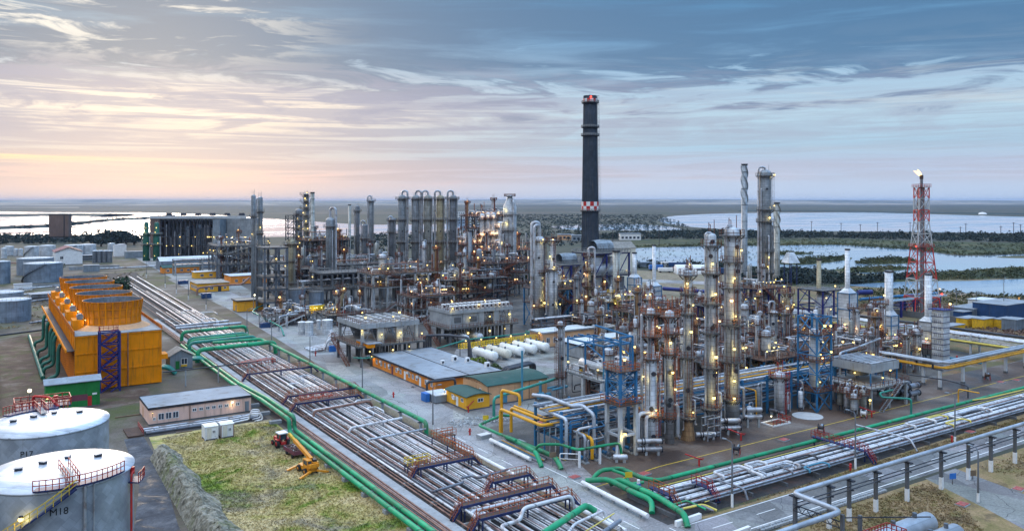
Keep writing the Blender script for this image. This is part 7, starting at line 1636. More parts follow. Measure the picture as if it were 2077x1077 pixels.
# left of them
for lb, px, pb, pt, w, kw in (
    ('slim grey column above the tall grey frame, left of the pair', 514, 608, 398, 9, dict(lamps=[(30, VIEW)], plats=[(38, .8, 0, FR)], lads=[(8, 40, VIEW+.8)])),
    ('slim grey column above the tall grey frame, right of the pair', 528, 606, 402, 9.5, dict(lamps=[(33, VIEW+.3), (24, VIEW)], plats=[(40, .8, 0, FR), (30, .8, 0, FR)], pipes=[(.35, VIEW-1.3, 6, 46, .2)])),
    ('column with dark girdles under a black cage, right of the grey frame', 590, 604, 490, 18, dict(skin='clad_tan', plats=[(25, 1.6, 0, FR), (6.6, 1.2, 0, FR), (17, 1, VIEW-2, VIEW+2)], lads=[(0, 25, VIEW+.9)], pipes=[(.35, VIEW-.9, 2, 25, .2)], topgear=False)),
    ('thick grey column with dark cap behind the dark concrete frame', 670, 588, 447, 18, dict(plats=[(32, 1.4, 0, FR)], pipes=[(.6, VIEW+1.3, 4, 41.5, .2), (.35, VIEW+.6, 4, 30, .2)], lads=[(0, 32, VIEW+1)])),
    ('bright lamp-lit column left of the thin lit stack', 621, 560, 396, 11, dict(plats=[(z, 2.2, 0, FR) for z in (22, 27, 31.6, 36.4, 41, 45, 49)], lamps=[(23.4, VIEW), (28.4, VIEW-.5), (28.6, VIEW+.6), (33, VIEW+.2), (38, VIEW-.4), (42.4, VIEW+.3), (46.6, VIEW), (50, VIEW+.4)], watt=60)),
    ('dark lamp-lit column left of the bright lit one', 606, 556, 428, 14, dict(skin='clad_dark', plats=[(z, 1.4, 0, FR) for z in (18, 23, 28, 33, 37)], lamps=[(19.4, VIEW+.4), (24.6, VIEW-.3), (29.6, VIEW+.3), (34.4, VIEW)], watt=50)),
    ('dark slim column before the far water, left of the tallest slim one', 725, 560, 420, 9, dict(skin='clad_dark', plats=[(39, 1.1, 0, FR), (12, 1.2, 0, FR)], pipes=[(.3, VIEW-1.3, 3, 40, .2)])),
    ('dark short column with hooked top pipe, before the tall slim one', 740, 572, 458, 11, dict(skin='clad_dark', plats=[(24, 1.4, 0, FR)], pipes=[(.4, VIEW-1.2, 3, 34, .2)])),
    ('tall slim grey column with hooked top pipe, left of the row of five', 753, 566, 408, 10, dict(plats=[(45, 1.2, 0, FR), (22, 1, 0, FR)], pipes=[(.4, VIEW-1.2, 8, 48, .15)], lads=[(4, 45, VIEW+.8)])),
    ('dark column with black pipes just left of the row of five', 796, 566, 446, 14, dict(skin='clad_dark', plats=[(34, 1.5, 0, FR), (27, 1.2, 0, FR), (8, 1.2, 0, FR)], pipes=[(.4, VIEW-1, 3, 36, .3)], lads=[(4, 34, VIEW+.6)])),
    ('slim pale column in front of the lit unit, right of the row of five', 933, 622, 515, 9.5, dict(rail='rail_brown', plats=[(13, 1.2, 0, FR), (22, 1.2, 0, FR)], lamps=[(3, VIEW+.1), (11, VIEW-.1, 'lamp_amber'), (15.6, VIEW+.9)], pipes=[(.4, VIEW-1.2, 1, 6, .4)], watt=110)),
    ('slim column with grey duct before the lit unit, middle of three', 972, 604, 508, 11, dict(rail='rail_brown', plats=[(14, 1.2, 0, FR)], lamps=[(9, VIEW), (16.8, VIEW)], watt=90)),
    ('slim pale column before the lit unit, right of three', 1001, 600, 508, 9, dict(rail='rail_brown', plats=[(12, 1.1, 0, FR), (24, 1.2, 0, FR)], lamps=[(15, VIEW-.4), (7, VIEW-.9)], watt=80)),
    ('short pale upright column before the concrete cooler, left of the two', 684, 660, 590, 8, dict(rail='rail_brown', plats=[(11.4, 1, 0, FR)], lamps=[(12.6, VIEW)], lads=[(0, 11, VIEW+.8)])),
    ('short ochre upright column before the concrete cooler, right of the two', 694, 656, 588, 7, dict(skin='clad_tan', rail='rail_brown', plats=[(12, 1, 0, FR)], lamps=[(13, VIEW+.6)])),
    ('slim dark column in the middle of the dark cluster behind the silos', 640, 610, 520, 8, dict(skin='clad_dark', plats=[(14, 1.1, 0, FR), (20, 1, 0, FR)], lamps=[]))):
    x, y, h = place(px, pb, pt); a = dict(rail='rail_grey', watt=50, rt=.11, skin='clad_mid'); a.update(kw); column(lb, x, y, [(0, h, mpx(w, x, y)/2)], **a)
x, y, h = place(634, 562, 390); t = stack('thin lit stack smoking faintly beside the lamp-lit column', x, y, 0, h, mpx(8, x, y)/2, 'clad_old', bands=6)
x, y, h = place(709, 545, 415); stack('plain thin grey stack before the far water', x, y, 8, h, mpx(5.5, x, y)/2, 'clad_old')
x, y, h = place(975, 600, 468); stack('short dark stack rising from the slanted grey duct', x-3, y+5, 14, h, .95, 'clad_dark'); 
t = thing('cage_tower', 'black open cage tower on top of the girdled column', 'cage', (*at(590, 604), 0)); b = MB('steel_dark'); zc_ = hgt(490, *at(590, 604)); zt_ = hgt(437, *at(590, 604))
for (a, c) in ((-1.9, -1.9), (1.9, -1.9), (1.9, 1.9), (-1.9, 1.9)): b.bar((a, c, zc_+.6), (a, c, zt_), .3)
for k in range(4):
    z0 = zc_+.6+(zt_-zc_-.6)*k/4; z1 = zc_+.6+(zt_-zc_-.6)*(k+1)/4
    for s in (-1.9, 1.9): b.bar((-1.9, s, z0), (1.9, s, z1), .2); b.bar((s, -1.9, z0), (s, 1.9, z1), .2); b.bar((-1.9, s, z1), (1.9, s, z1), .24); b.bar((s, -1.9, z1), (s, 1.9, z1), .24)
b.build('cage_frame', t)
# ------------------------------------------------------------------ big structures behind
x0, y0 = at(516, 640); t = frame('tall grey open concrete frame tower beside the yellow hut', x0+4, y0, x0+13, y0+11, [5, 10, 15, 20.5, 26.5], 3, 2, .8, 'steel_grey', 'deck_grey', None, False, [0, 1, 2, 3, 4], lamps=((.5, -.05, 22), (.9, -.05, 19), (.2, -.05, 28.4)), watt=30, stair=True)
t = frame('dark low concrete frame with two open storeys, behind the concrete cooler', *at(652, 618), at(652, 618)[0]+34, at(652, 618)[1]+14, [6.5, 13.5], 8, 2, .8, 'concrete_dark', 'deck_grey', 'rail_grey', False, [0, 1], railt=.16, stair=False, lamps=((.98, -.1, 15),))
b = MB('tank_steel')
for i in range(7): q = MB('steel_dark').rev([(1.9, 10.6), (2.1, 13.2)], 14).build('fan_ring', t); q.location = (2.4+4.8*i, 6, 0)
for lb, px, py, r, h in (('stout grey upright silo behind the yellow sign board, left one', 600, 628, 3.9, 8.6), ('stout dark-banded upright silo right of the left one', 642, 628, 3.0, 7.6)): storage_tank(lb, *at(px, py), r, h, 'tank_blue', 'deck_grey', .3, 'silos behind the sign board', n=28, rimrail='rail_grey')
t = thing('billboard', 'yellow sign board above the pipes in front of the silos', 'sign board', (*at(643, 655), 0)); MB('rail_yellow').box(-2.9, -.15, 4.6, 2.9, .1, 6.6).build('panel', t); MB('concrete').box(-.3, -.1, 0, .3, .4, 4.6).build('post', t)
for i, (px, py, r, h) in enumerate(((612, 678, 1.25, 4.2), (627, 680, 1.35, 4.5), (664, 676, 1.75, 4.6), (646, 668, .7, 3.2))): storage_tank('small pale upright tank by the road, %s' % ('leftmost of the pair', 'right one of the pair', 'broad one', 'slim one between the pair and the broad one')[i], *at(px, py), r, h, 'clad_white', 'white_paint', .25, 'small upright tanks', n=22)
def blue_house(label, px, py, w, d, h, m='steel_royal', hood=True, bl=3):
    x, y = at(px, py); t = frame(label, x, y, x+w, y+d, [h*.33, h*.66, h], 4, 3, .55, m, 'deck_grey', 'rail_grey', True, [0, 1, 2], stair=True, lamps=((.1, -.03, h*.5), (.7, -.03, h*.45), (.9, -.03, h*.72)), watt=40, railt=.13)
    for k in range(bl): MB('clad_dark' if k % 2 else 'clad').box(1.2+(w-2)*k/bl, 1.2, 1.2, (w-2)*(k+1)/bl+.6, d-1.2, h*(.62 if k % 2 else .93)).build('casing', t)
    if hood:
        q = MB('clad_mid').rev([(w*.18, -d*.3), (w*.2, 0), (w*.18, d*.3)], 10, axis=(1, 0, 0), smooth=False).build('hood', t); q.location = (w*.5, d*.5, h+1.6)
    return t
blue_house('dark blue boiler house frame left of the tall chimney', 1140, 652, 13, 12, 21, hood=True); blue_house('dark blue boiler house with white domed casing right of the tall chimney', 1207, 648, 17, 14, 25, bl=4)
x, y = at(1207, 648); t = thing('flue_duct', 'large white ribbed flue with a rusty round end on the blue boiler house', 'flue duct', (x-2, y+3, 18.5)); MB('clad_white').cyl((0, 0, 0), 2.3, 14, 20, axis=(1, 0, 0)).build('duct', t); MB('pipe_rust').ring((0, 0, 0), .1, .12, 0, .02, n=8).cyl((-.1, 0, 0), 1.9, .09, 20, axis=(1, 0, 0)).build('end_cap', t); MB('steel_royal').box(1, -1, -18.5, 1.4, 1, -2.2).box(12, -1, -18.5, 12.4, 1, -2.2).build('support', t)
stack('short grey stack standing before the right blue boiler house', *at(1250, 655), 10, hgt(508, *at(1250, 655)), 1.35, 'clad_old')
t = house('tan ribbed shed behind the blue boiler house by the chimney', *at(1120, 610), at(1120, 610)[0]+34, at(1120, 610)[1]+12, 15, 'cream', 'roof_tile', 'gx', 3, name='shed', cat='shed'); 
t = house('pale sloped conveyor house right of the chimney foot', *at(1212, 600), at(1212, 600)[0]+24, at(1212, 600)[1]+8, 22, 'cream', 'roof_tile', 'gx', 3, name='shed', cat='shed')
t = thing('gas_bundle', 'group of silver pipes bundled into a manifold at the left end of the concrete cooler', 'manifold', (*at(632, 716), 0))
for i in range(7): MB('pipe_white' if i % 2 else 'pipe_silver').tube([(0, i*1.1, .5), (4+.4*i, i*1.0, .5+.1*i), (5+.5*i, i, 3.2+.3*i), (8.6, i, 3.4+.3*i)], .26, 8, True, .9).build('pipe', t)
MB('rail_brown').rail([(1, -.6, .2), (8, -.6, .2), (8, 7, .2)], 1.1, 1, .09).build('railing', t); MB('bright_blue').box(5, -1.6, 0, 7, -.8, 1.8).build('cabinet', t)
rack_pipe('pale green pipe looping round the yard by the yellow hut', [(*at(540, 628), 2.4), (*at(518, 638), 2.4), (*at(512, 645), 2.4), (*at(570, 676), 2.2), (*at(576, 682), .3)], .3, 'pipe_teal', bend=1.5)
for i in range(4): rack_pipe('pale goose-neck pipe on the yard behind the pair of small tanks, %s' % ('first', 'second', 'third', 'fourth')[i], [(*at(566+16*i, 672-7*i), .2), (*at(566+16*i, 672-7*i), 5), (*at(580+16*i, 668-7*i), 5), (*at(604+16*i, 664-7*i), 4.8)], .3, 'pipe_silver', 'goose-neck pipes', bend=1)
# ------------------------------------------------------------------ process units: a steel frame and the vessels, exchangers and pipes that stand on it
def unit(where, x0, y0, w, d, levels, m='steel_grey', deck='deck_grey', rail='rail_brown', seed=1, nx=4, ny=3, post=.36, lamps=6, watt=30, lk='lamp_warm', items=7, railt=.06, big=1.0, pale=True, brace=True, stair=True):
    g = random.Random(seed)
    L = []
    for i in range(lamps):
        z = g.choice(levels); s = g.random()
        L.append((g.random(), -.04, z+2.2) if s < .6 else (-.03, g.random(), z+2.2) if s < .8 else (g.random(), g.random(), levels[-1]+2.4))
    col = {'steel_grey': 'grey', 'steel_light_blue': 'light blue', 'steel_royal': 'dark blue', 'concrete': 'concrete', 'steel_dark': 'black', 'concrete_pale': 'white'}[m]
    frame('open %s process frame %s' % (col, where), x0, y0, x0+w, y0+d, levels, nx, ny, post, m, deck, rail, brace, None, lamps=L, watt=watt, lk=lk, railt=railt*.75, dens=1.6*big, stair=stair)
    K = ['long pale drum', 'short rusty drum', 'stout upright vessel', 'slim upright vessel', 'pair of stacked exchangers', 'dark exchanger', 'tall thin vessel', 'silver drum', 'grey upright pot']
    g.shuffle(K); zz = list(levels)+[0]
    for i in range(items):
        k = K[i % len(K)]; z = zz[i % len(zz)]+(.06 if zz[i % len(zz)] else 0); x = x0+w*(.14+.72*((i*.37+seed*.13) % 1)); y = y0+d*(.15+.65*((i*.61+seed*.29) % 1))
        lv = 'top deck' if z > levels[-1]-.1 else 'ground' if z < .1 else 'lower deck'
        lb = '%s on %s of frame %s' % (k, lv, where)
        if k == 'long pale drum': drum(lb, (x, y-min(3.2, d*.3)*big, z+1.6*big), (x, y+min(3.2, d*.3)*big, z+1.6*big), .95*big, 'clad_white' if pale else 'clad', zb=z)
        elif k == 'short rusty drum': drum(lb, (x-1.3*big, y, z+1.2*big), (x+1.3*big, y, z+1.2*big), .7*big, 'clad_rust', zb=z)
        elif k == 'silver drum': drum(lb, (x-1.9*big, y, z+1.4*big), (x+1.9*big, y, z+1.4*big), .8*big, 'tank_steel', zb=z)
        elif k == 'stout upright vessel': vessel(lb, x, y, z, 1.15*big, 5.2*big, 'clad', deckring=rail)
        elif k == 'slim upright vessel': vessel(lb, x, y, z, .6*big, 6.5*big, 'clad_old')
        elif k == 'tall thin vessel': vessel(lb, x, y, z, .5*big, 8.6*big, 'clad', deckring=rail)
        elif k == 'grey upright pot': vessel(lb, x, y, z, .8*big, 3.2*big, 'clad_dark')
        elif k == 'pair of stacked exchangers': exchanger(lb, x, y, z, 4.2*big, .48*big, pi/2*(seed % 2), 'pipe_silver', 2)
        else: exchanger(lb, x, y, z, 3.6*big, .45*big, pi/2*((seed+1) % 2), 'pipe_grey', 1)
    for i in range(2):
        x, y = x0+w*((seed*.37+.45*i+.1) % 1), y0+d*((seed*.23+.5*i) % 1); hh = levels[-1]+g.uniform(3, 8)*big
        column('%s slender column rising through frame %s' % (('pale', 'rusty')[i], where), x, y, [(0, hh, g.uniform(.42, .75)*big)], [(hh-.8, .7*big, 0, FR), (hh*.5, .6*big, 0, FR)], [(0, hh, VIEW+g.uniform(-1, 1))], [(.09*big, VIEW+.8, 1, hh-1, .1), (.12*big, VIEW-.9, 1, hh-2, .1)], [(hh+.8, VIEW, lk)] if i else [], ('clad', 'clad_rust')[i], 'rail_brown', watt=watt, rt=railt, nseg=14)
    t = thing('process_piping', 'tangle of bent pipes in frame %s' % where, 'piping', (x0, y0, 0)); n = 36
    for q, mm in enumerate(('pipe_silver', 'pipe_grey', 'pipe_white', 'pipe_rust', 'pipe_dark')):
        for _ in range(n//4):
            a, c, e, f = g.uniform(-.5, w), g.uniform(-.8, d), g.uniform(-.5, w+1), g.uniform(-.8, d); z0 = g.choice(zz)+g.uniform(.4, 2.0); z1 = g.choice(zz)+g.uniform(.6, 3.2)*big
            MB(mm).tube([(a, c, z0), (a, c, z1), (e, c, z1), (e, f, z1), (e, f, max(.2, z1-g.uniform(1, 4)))], g.choice((.07, .10, .14, .2))*big, 6, True, .5*big).build('pipe', t)
    for i in range(9):
        a, c = g.uniform(0, w), g.uniform(-.3, d); MB(('clad', 'pipe_rust', 'pipe_grey')[i % 3]).tube([(a, c, .2), (a, c, levels[-1]+g.uniform(1, 6)*big)], g.choice((.12, .2, .3))*big, 8).build('riser', t)
    for i in range(10):
        z = g.choice(zz); a, c = g.uniform(0, w), g.uniform(0, d); k = g.uniform(.4, .9)*big; MB(('red_paint', 'steel_blue', 'white_paint', 'steel_dark', 'machine_yellow')[i % 5]).box(a, c, z+.07, a+k, c+k*.8, z+k*1.2+.07).build('valve_box', t)
unit('carrying the fat silver drums', 112.6, 137.4, 17, 13.4, [6.0], 'concrete_pale', 'concrete', 'rail_brown', 3, 4, 3, .7, 6, 50, brace=False)
for i in range(3):
    drum('fat silver drum with red railed top on the concrete table behind the front columns, %s' % ('left', 'middle', 'right')[i], (115.4+4.6*i, 140.4, 8.0), (115.0+4.6*i, 147.6, 8.0), 1.12, 'clad_white', 'drums on the concrete table', zb=6.06, n=20)
t = thing('hoist_gantry', 'light blue hoist gantry standing over the silver drums', 'gantry', (113.5, 138, 0)); b = MB('steel_light_blue')
for c in (0, 6.5, 13):
    b.bar((0, c, 6), (0, c, 13.4), .3).bar((7.6, c, 6), (7.6, c, 13.4), .3).bar((0, c, 13.2), (7.6, c, 13.2), .3)
for s in (0, 7.6): b.bar((s, 0, 13.2), (s, 13, 13.2), .34).bar((s, 0, 10.6), (s, 6.5, 13), .18).bar((s, 13, 10.6), (s, 6.5, 13), .18)
b.bar((3.8, -1, 13.6), (3.8, 14, 13.6), .3); b.build('frame', t)
unit('left of the cyan lattice tower', 133.5, 127.5, 15, 13, [4.6, 9.2], 'steel_grey', 'deck_grey', 'rail_brown', 5, lamps=9, watt=45)
unit('behind the cyan lattice tower', 151.5, 126.0, 15, 13.5, [4.2, 8.0], 'steel_light_blue', 'deck_rust', 'rail_brown', 6, lamps=9, watt=45)
unit('behind the raised fin cooler', 172.5, 124, 17, 14, [4.4, 7.6], 'steel_grey', 'deck_rust', 'rail_brown', 7, lamps=8, watt=40)
unit('under the stout white heater stack', 197, 126, 14, 15, [4.4], 'steel_light_blue', 'deck_grey', 'rail_brown', 8, lamps=5, watt=40)
unit('before the long red-railed gangway', 148, 152, 17, 15, [4.8, 8.4], 'concrete_pale', 'deck_grey', 'rail_brown', 9, lamps=9, watt=45)
unit('in front of the thin brownish stack', 170, 150, 18, 16, [5.0, 9.5], 'steel_light_blue', 'deck_grey', 'rail_brown', 10, lamps=8, watt=40)
unit('at the left heater foot', 193, 156, 20, 14, [5.0], 'steel_grey', 'deck_rust', 'rail_brown', 11, lamps=6, watt=40)
unit('right of the long flat pale roof', 134, 152, 11, 12, [5.2], 'steel_light_blue', 'deck_rust', 'rail_brown', 12, 3, 3, lamps=6, watt=45)
unit('before the conical-hooded heater', 170, 186, 18, 16, [5.4, 10], 'steel_grey', 'deck_rust', 'rail_brown', 13, lamps=9, watt=50)
unit('right under the tallest grey column', 195, 180, 18, 18, [5.4, 11.0], 'steel_royal', 'deck_grey', 'rail_brown', 14, lamps=9, watt=50, post=.45)
unit('at the foot of the tallest column', 232, 196, 18, 16, [6, 13.4], 'steel_royal', 'deck_rust', 'rail_brown', 15, lamps=8, watt=50, post=.5)
unit('holding the twin white vessels', 178, 214, 13, 12, [5.6, 10.4], 'steel_light_blue', 'deck_rust', 'rail_yellow', 16, 3, 3, lamps=7, watt=50, post=.4)
for i in range(2): vessel('big white vessel with domed top in the light blue frame before the boiler house, %s' % ('left' if i == 0 else 'right'), 181.5+6*i, 218, 0, 1.9, 9.4, 'clad_white', 'twin white vessels', leg=1.5, pipe=False)
unit('left of the thick mid-plant columns', 165, 232, 14, 14, [8.4, 13.6], 'steel_light_blue', 'deck_rust', 'rail_brown', 17, lamps=10, watt=60, post=.45)
unit('right of the thick mid-plant columns', 190, 226, 14, 13, [5, 9], 'steel_grey', 'deck_grey', 'rail_brown', 18, lamps=5, watt=40)
unit('below the ochre column', 162, 206, 14, 12, [5.6], 'steel_dark', 'deck_rust', 'rail_brown', 19, lamps=5, watt=40)
x, y = at(757, 634); unit('before the row of five columns', x, y, 31, 15, [10.2, 15.4], 'concrete', 'deck_rust', 'rail_brown', 20, 6, 3, .75, 12, 60, items=9, railt=.15, big=1.3, brace=False)
x, y = at(838, 656); unit('between the two concrete coolers', x, y, 17, 13, [5.2, 9.6], 'concrete', 'deck_rust', 'rail_brown', 21, 4, 3, .6, 10, 60, 'lamp_amber', railt=.12, brace=False)
x, y = at(905, 628); unit('around the slim pale columns', x, y, 30, 16, [6, 12], 'steel_dark', 'deck_grey', 'rail_brown', 22, 5, 3, .5, 12, 60, 'lamp_warm', items=9, railt=.15, big=1.3)
x, y = at(985, 606); unit('behind the larger concrete cooler', x, y, 24, 16, [6, 11, 16], 'steel_grey', 'deck_rust', 'rail_brown', 23, 4, 3, .5, 12, 60, 'lamp_amber', items=9, railt=.16, big=1.3)
x, y = at(565, 600); unit('just behind the two silos', x, y, 24, 14, [6, 12], 'steel_dark', 'deck_grey', None, 24, 4, 3, .6, 5, 40, items=8, railt=.16, big=1.4)
x, y = at(622, 566); unit('under the bright lamp-lit columns', x, y, 26, 16, [8, 16, 22], 'steel_dark', 'deck_rust', 'rail_brown', 25, 4, 3, .6, 14, 80, items=8, railt=.2, big=1.5)
x, y = at(690, 585); unit('behind the dark low concrete frame', x, y, 32, 16, [6, 12], 'steel_grey', 'deck_grey', 'rail_grey', 26, 5, 3, .6, 8, 50, items=9, railt=.18, big=1.5)
x, y = at(440, 566); unit('left of the slim grey pair', x, y, 30, 20, [8, 14, 19], 'steel_grey', 'deck_grey', 'rail_grey', 27, 6, 3, .7, 14, 70, items=8, railt=.2, big=1.5)
x, y = at(668, 664); unit('left of the open-bayed concrete cooler', x, y, 18, 12, [4.2], 'steel_grey', 'deck_grey', 'rail_brown', 28, 4, 2, .4, 6, 40, items=6)
x, y = at(545, 664); unit('beside the pair of small tanks', x, y, 18, 12, [3.6], 'concrete_pale', 'deck_grey', 'rail_brown', 29, 4, 2, .4, 8, 40, items=6)
x, y = at(1000, 566); unit('in front of the orange-lit unit', x, y, 34, 20, [8, 16], 'steel_grey', 'deck_rust', 'rail_brown', 30, 5, 3, .6, 26, 160, 'lamp_amber', items=8, railt=.22, big=1.7)
x, y = at(966, 548); unit('at the tall orange-lit unit', x, y, 26, 20, [9, 18, 27, 35], 'steel_grey', 'deck_rust', 'rail_brown', 31, 4, 3, .7, 34, 190, 'lamp_amber', items=9, railt=.25, big=1.8)
x, y = at(930, 556); unit('left of the tall orange-lit unit', x, y, 18, 16, [9, 18], 'steel_grey', 'deck_rust', 'rail_brown', 32, 3, 3, .6, 18, 180, 'lamp_amber', items=6, railt=.25, big=1.7)
for i, (px, pt) in enumerate(((978, 436), (990, 434), (1001, 434), (1012, 452))):
    x, y, h = place(px, 552, pt); column('thin column of the far orange-lit unit, %s' % ('first from the left', 'second from the left', 'third from the left', 'rightmost')[i], x, y, [(0, h, 1.5)], [(h-3, 1.6, 0, FR), (h-14, 1.6, 0, FR), (h-25, 1.4, 0, FR)], [], [(.35, VIEW+1.2, 3, h-2, .2)], [(h-1, VIEW, 'lamp_amber'), (h-12, VIEW-.4, 'lamp_amber'), (h-12, VIEW+.5, 'lamp_amber'), (h-23, VIEW, 'lamp_amber'), (h-23.4, VIEW+.8, 'lamp_amber'), (h-30, VIEW-.5, 'lamp_amber')], 'clad', 'rail_brown', watt=190, rt=.22)
g = random.Random(71)
for i in range(12):
    x = 131+3.9*i; y = 112.2+g.uniform(0, 1.6)
    if i % 3 == 2: exchanger('low exchanger on the apron edge under the blue rack, %s from the stoutest column' % NTH[i], x, y, 0, 2.8, .36, pi/2, ('pipe_grey', 'pipe_silver')[i % 2], 1, 'small gear under the blue rack', .7)
    else: vessel('small upright pot on the apron edge under the blue rack, %s from the stoutest column' % NTH[i], x, y, 0, g.uniform(.35, .6), g.uniform(2.4, 5.6), ('clad', 'clad_dark', 'clad_rust', 'tank_steel')[i % 4], 'small gear under the blue rack', leg=.8)
for i, (x, y, hh, m, lb) in enumerate(((181, 118.5, 13, 'clad', 'slim pale column just right of the fin cooler, before the left heater'), (186.5, 121, 17, 'clad_rust', 'slim rusty column between the fin cooler and the middle heater'), (205, 121, 11, 'clad', 'short slim column at the bend of the elevated pipes'), (178, 141, 16, 'clad_mid', 'grey slim column behind the fin cooler'), (214, 140, 15, 'clad', 'slim pale column left of the right heater'), (154, 142, 18, 'clad_mid', 'grey slim column behind the cyan lattice tower'), (146, 147, 19, 'clad', 'pale slim column behind the stoutest front column, nearest of two'), (150, 168, 21, 'clad_rust', 'rusty slim column behind the stoutest front column, farther of two'),
        (131, 152, 14, 'clad_mid', 'grey slim column right of the hoist gantry'), (163, 148, 17, 'clad', 'pale slim column between the cyan tower and the hooked pipe vessel'), (140, 172, 15, 'clad_rust', 'rusty slim column left of the fourth front column, before the flat pale roof'), (158, 172, 18, 'clad', 'pale slim column at the near end of the red-railed gangway'), (188, 176, 19, 'clad_mid', 'grey slim column before the long gangway middle'), (204, 172, 16, 'clad_rust', 'rusty slim column at the far end of the red-railed gangway'), (166, 216, 20, 'clad_mid', 'grey slim column beside the thick mid-plant pair'), (208, 206, 22, 'clad', 'pale slim column before the right blue boiler house'))):
    r = (.55, .7, .85)[i % 3]; column(lb, x, y, [(0, hh, r)], [(hh-.8, .8, 0, FR), (hh*.55, .7, 0, FR)], [(0, hh, VIEW+(-.7, .8)[i % 2])], [(.1, VIEW+.4, 1, hh-1, .1), (.16, VIEW-1.0, 1, hh-2, .1), (.2, VIEW+1.3, 1, hh+1.2, .15)], [(hh+.8, VIEW)] if i % 2 else [(hh*.6, VIEW)], m, 'rail_brown', 'deck_grey', watt=40, rt=.06, nseg=16)
# ------------------------------------------------------------------ racks between the units
def rackset(where, axis, a0, a1, c0, c1, tiers, step, m, n, seed, r=(.12, .18, .26), post=.4):
    g = random.Random(seed); pipe_bridge('pipe rack %s' % where, axis, a0, a1, c0, c1, tiers, step, m, post); seen = {}
    KK = [('pipe_silver', 'silver'), ('pipe_grey', 'grey'), ('pipe_white', 'white'), ('pipe_yellow', 'orange-yellow'), ('pipe_dark', 'black'), ('pipe_rust', 'rust-red')]
    for ti, z in enumerate(tiers):
        for k in range(n):
            mm, w_ = KK[g.choice((0, 0, 1, 2, 2, 3, 4, 5))]; rr = g.choice(r); c = c0+.3+(c1-c0-.6)*k/max(1, n-1); p = (lambda a: (a, c, z+rr)) if axis == 'x' else (lambda a: (c, a, z+rr))
            rack_pipe('%s pipe on %s tier of rack %s, %s from %s' % (w_, ('lower', 'upper', 'top')[ti] if len(tiers) > 1 else 'single', where, NTH[k], 'road side' if axis == 'x' else 'left'), [p(a0-.8), p(a1+.8)], rr, mm, 'pipes on the rack '+where, n=7)
rackset('behind the front right units', 'x', 131, 240, 143, 149, (4.4, 6.4), 9, 'concrete_pale', 9, 51)
rackset('left of the three right heaters', 'y', 168, 250, 190, 194, (5.0, 7.0), 10, 'steel_grey', 7, 52)
rackset('right of the bullet tanks', 'x', 146, 186, 176, 182, (5.0,), 8, 'concrete_pale', 9, 53, (.2, .28))
rackset('just before the ochre column', 'x', 150, 232, 214, 219, (4.6, 6.4), 9, 'steel_grey', 8, 55, (.16, .24, .34))
rackset('before the five-column row', 'x', 118, 236, 352, 358, (6, 9), 13, 'concrete', 8, 56, (.25, .35), .7)
rackset('before the huge dark hall', 'x', 96, 190, 520, 527, (6, 9), 15, 'concrete', 7, 57, (.3, .45), .8)
rackset('behind the middle right heater', 'x', 190, 262, 196, 203, (3.0,), 10, 'concrete_pale', 9, 58, (.25, .35))
for i, (px, py, h) in enumerate(((1500, 646, 9), (1530, 636, 9), (1612, 622, 10))): pass
house('long low building with flat pale roof beyond the bullet tanks', 142, 182, 170, 195, 3.8, 'concrete', 'roof_pale', 'flat', wins=[('s', 3+4*i, 1.4, 1.4, 1) for i in range(6)], trim='steel_dark')
house('peach building with flat grey roof behind the slim hexagonal column', 143, 203, 163, 210, 4.6, 'peach_wall', 'roof_pale', 'flat', wins=[('s', 2+2.6*i, 1.4, 1.2, 1.6) for i in range(7)], doors=[('w', 3, .3, 1.1, 2.2, 'zinc')], trim='concrete')
t = thing('portal_frame', 'white concrete portal frames with white cabinet beside the peach building', 'portal frame', (163.5, 199, 0))
for k in range(3): MB('concrete_pale').box(5*k, 0, 0, 5*k+.5, .5, 5.4).box(5*k, 5, 0, 5*k+.5, 5.5, 5.4).box(5*k, .5, 4.9, 5*k+.5, 5, 5.4).build('frame', t)
MB('concrete_pale').box(.5, 0, 5.0, 10, .5, 5.4).build('beam', t); MB('white_paint').box(1.4, 1, 0, 3.6, 3, 2.8).build('cabinet', t); MB('tank_blue').box(5.6, .8, 0, 9.6, 4.4, 4.2).build('enclosure', t)
t = thing('site_shed', 'small maroon-roofed shed before the white portal frames', 'shed', (173, 193.4, 0)); MB('concrete_dark').box(0, 0, 0, 4, 2.6, 2.0).build('wall', t); MB('maroon').box(-.2, -.2, 2.0, 4.2, 2.8, 2.2).build('roof', t)
t = thing('bridge_gangway', 'long red-railed gangway from the stoutest column to the tallest column', 'gangway', (0, 0, 0)); d = MB('deck_rust').box(150, 176, 14.0, 206, 177.2, 14.2).build('deck', t); MB('rail_brown').rail([(150, 176, 14.2), (206, 176, 14.2)], 1.3, 1.5, .12).rail([(150, 177.2, 14.2), (206, 177.2, 14.2)], 1.3, 1.5, .12).build('railing', d); b = MB('steel_grey')
for x in (150, 164, 178, 192, 206): b.bar((x, 176.6, 0), (x, 176.6, 14), .4)
b.build('post', t)
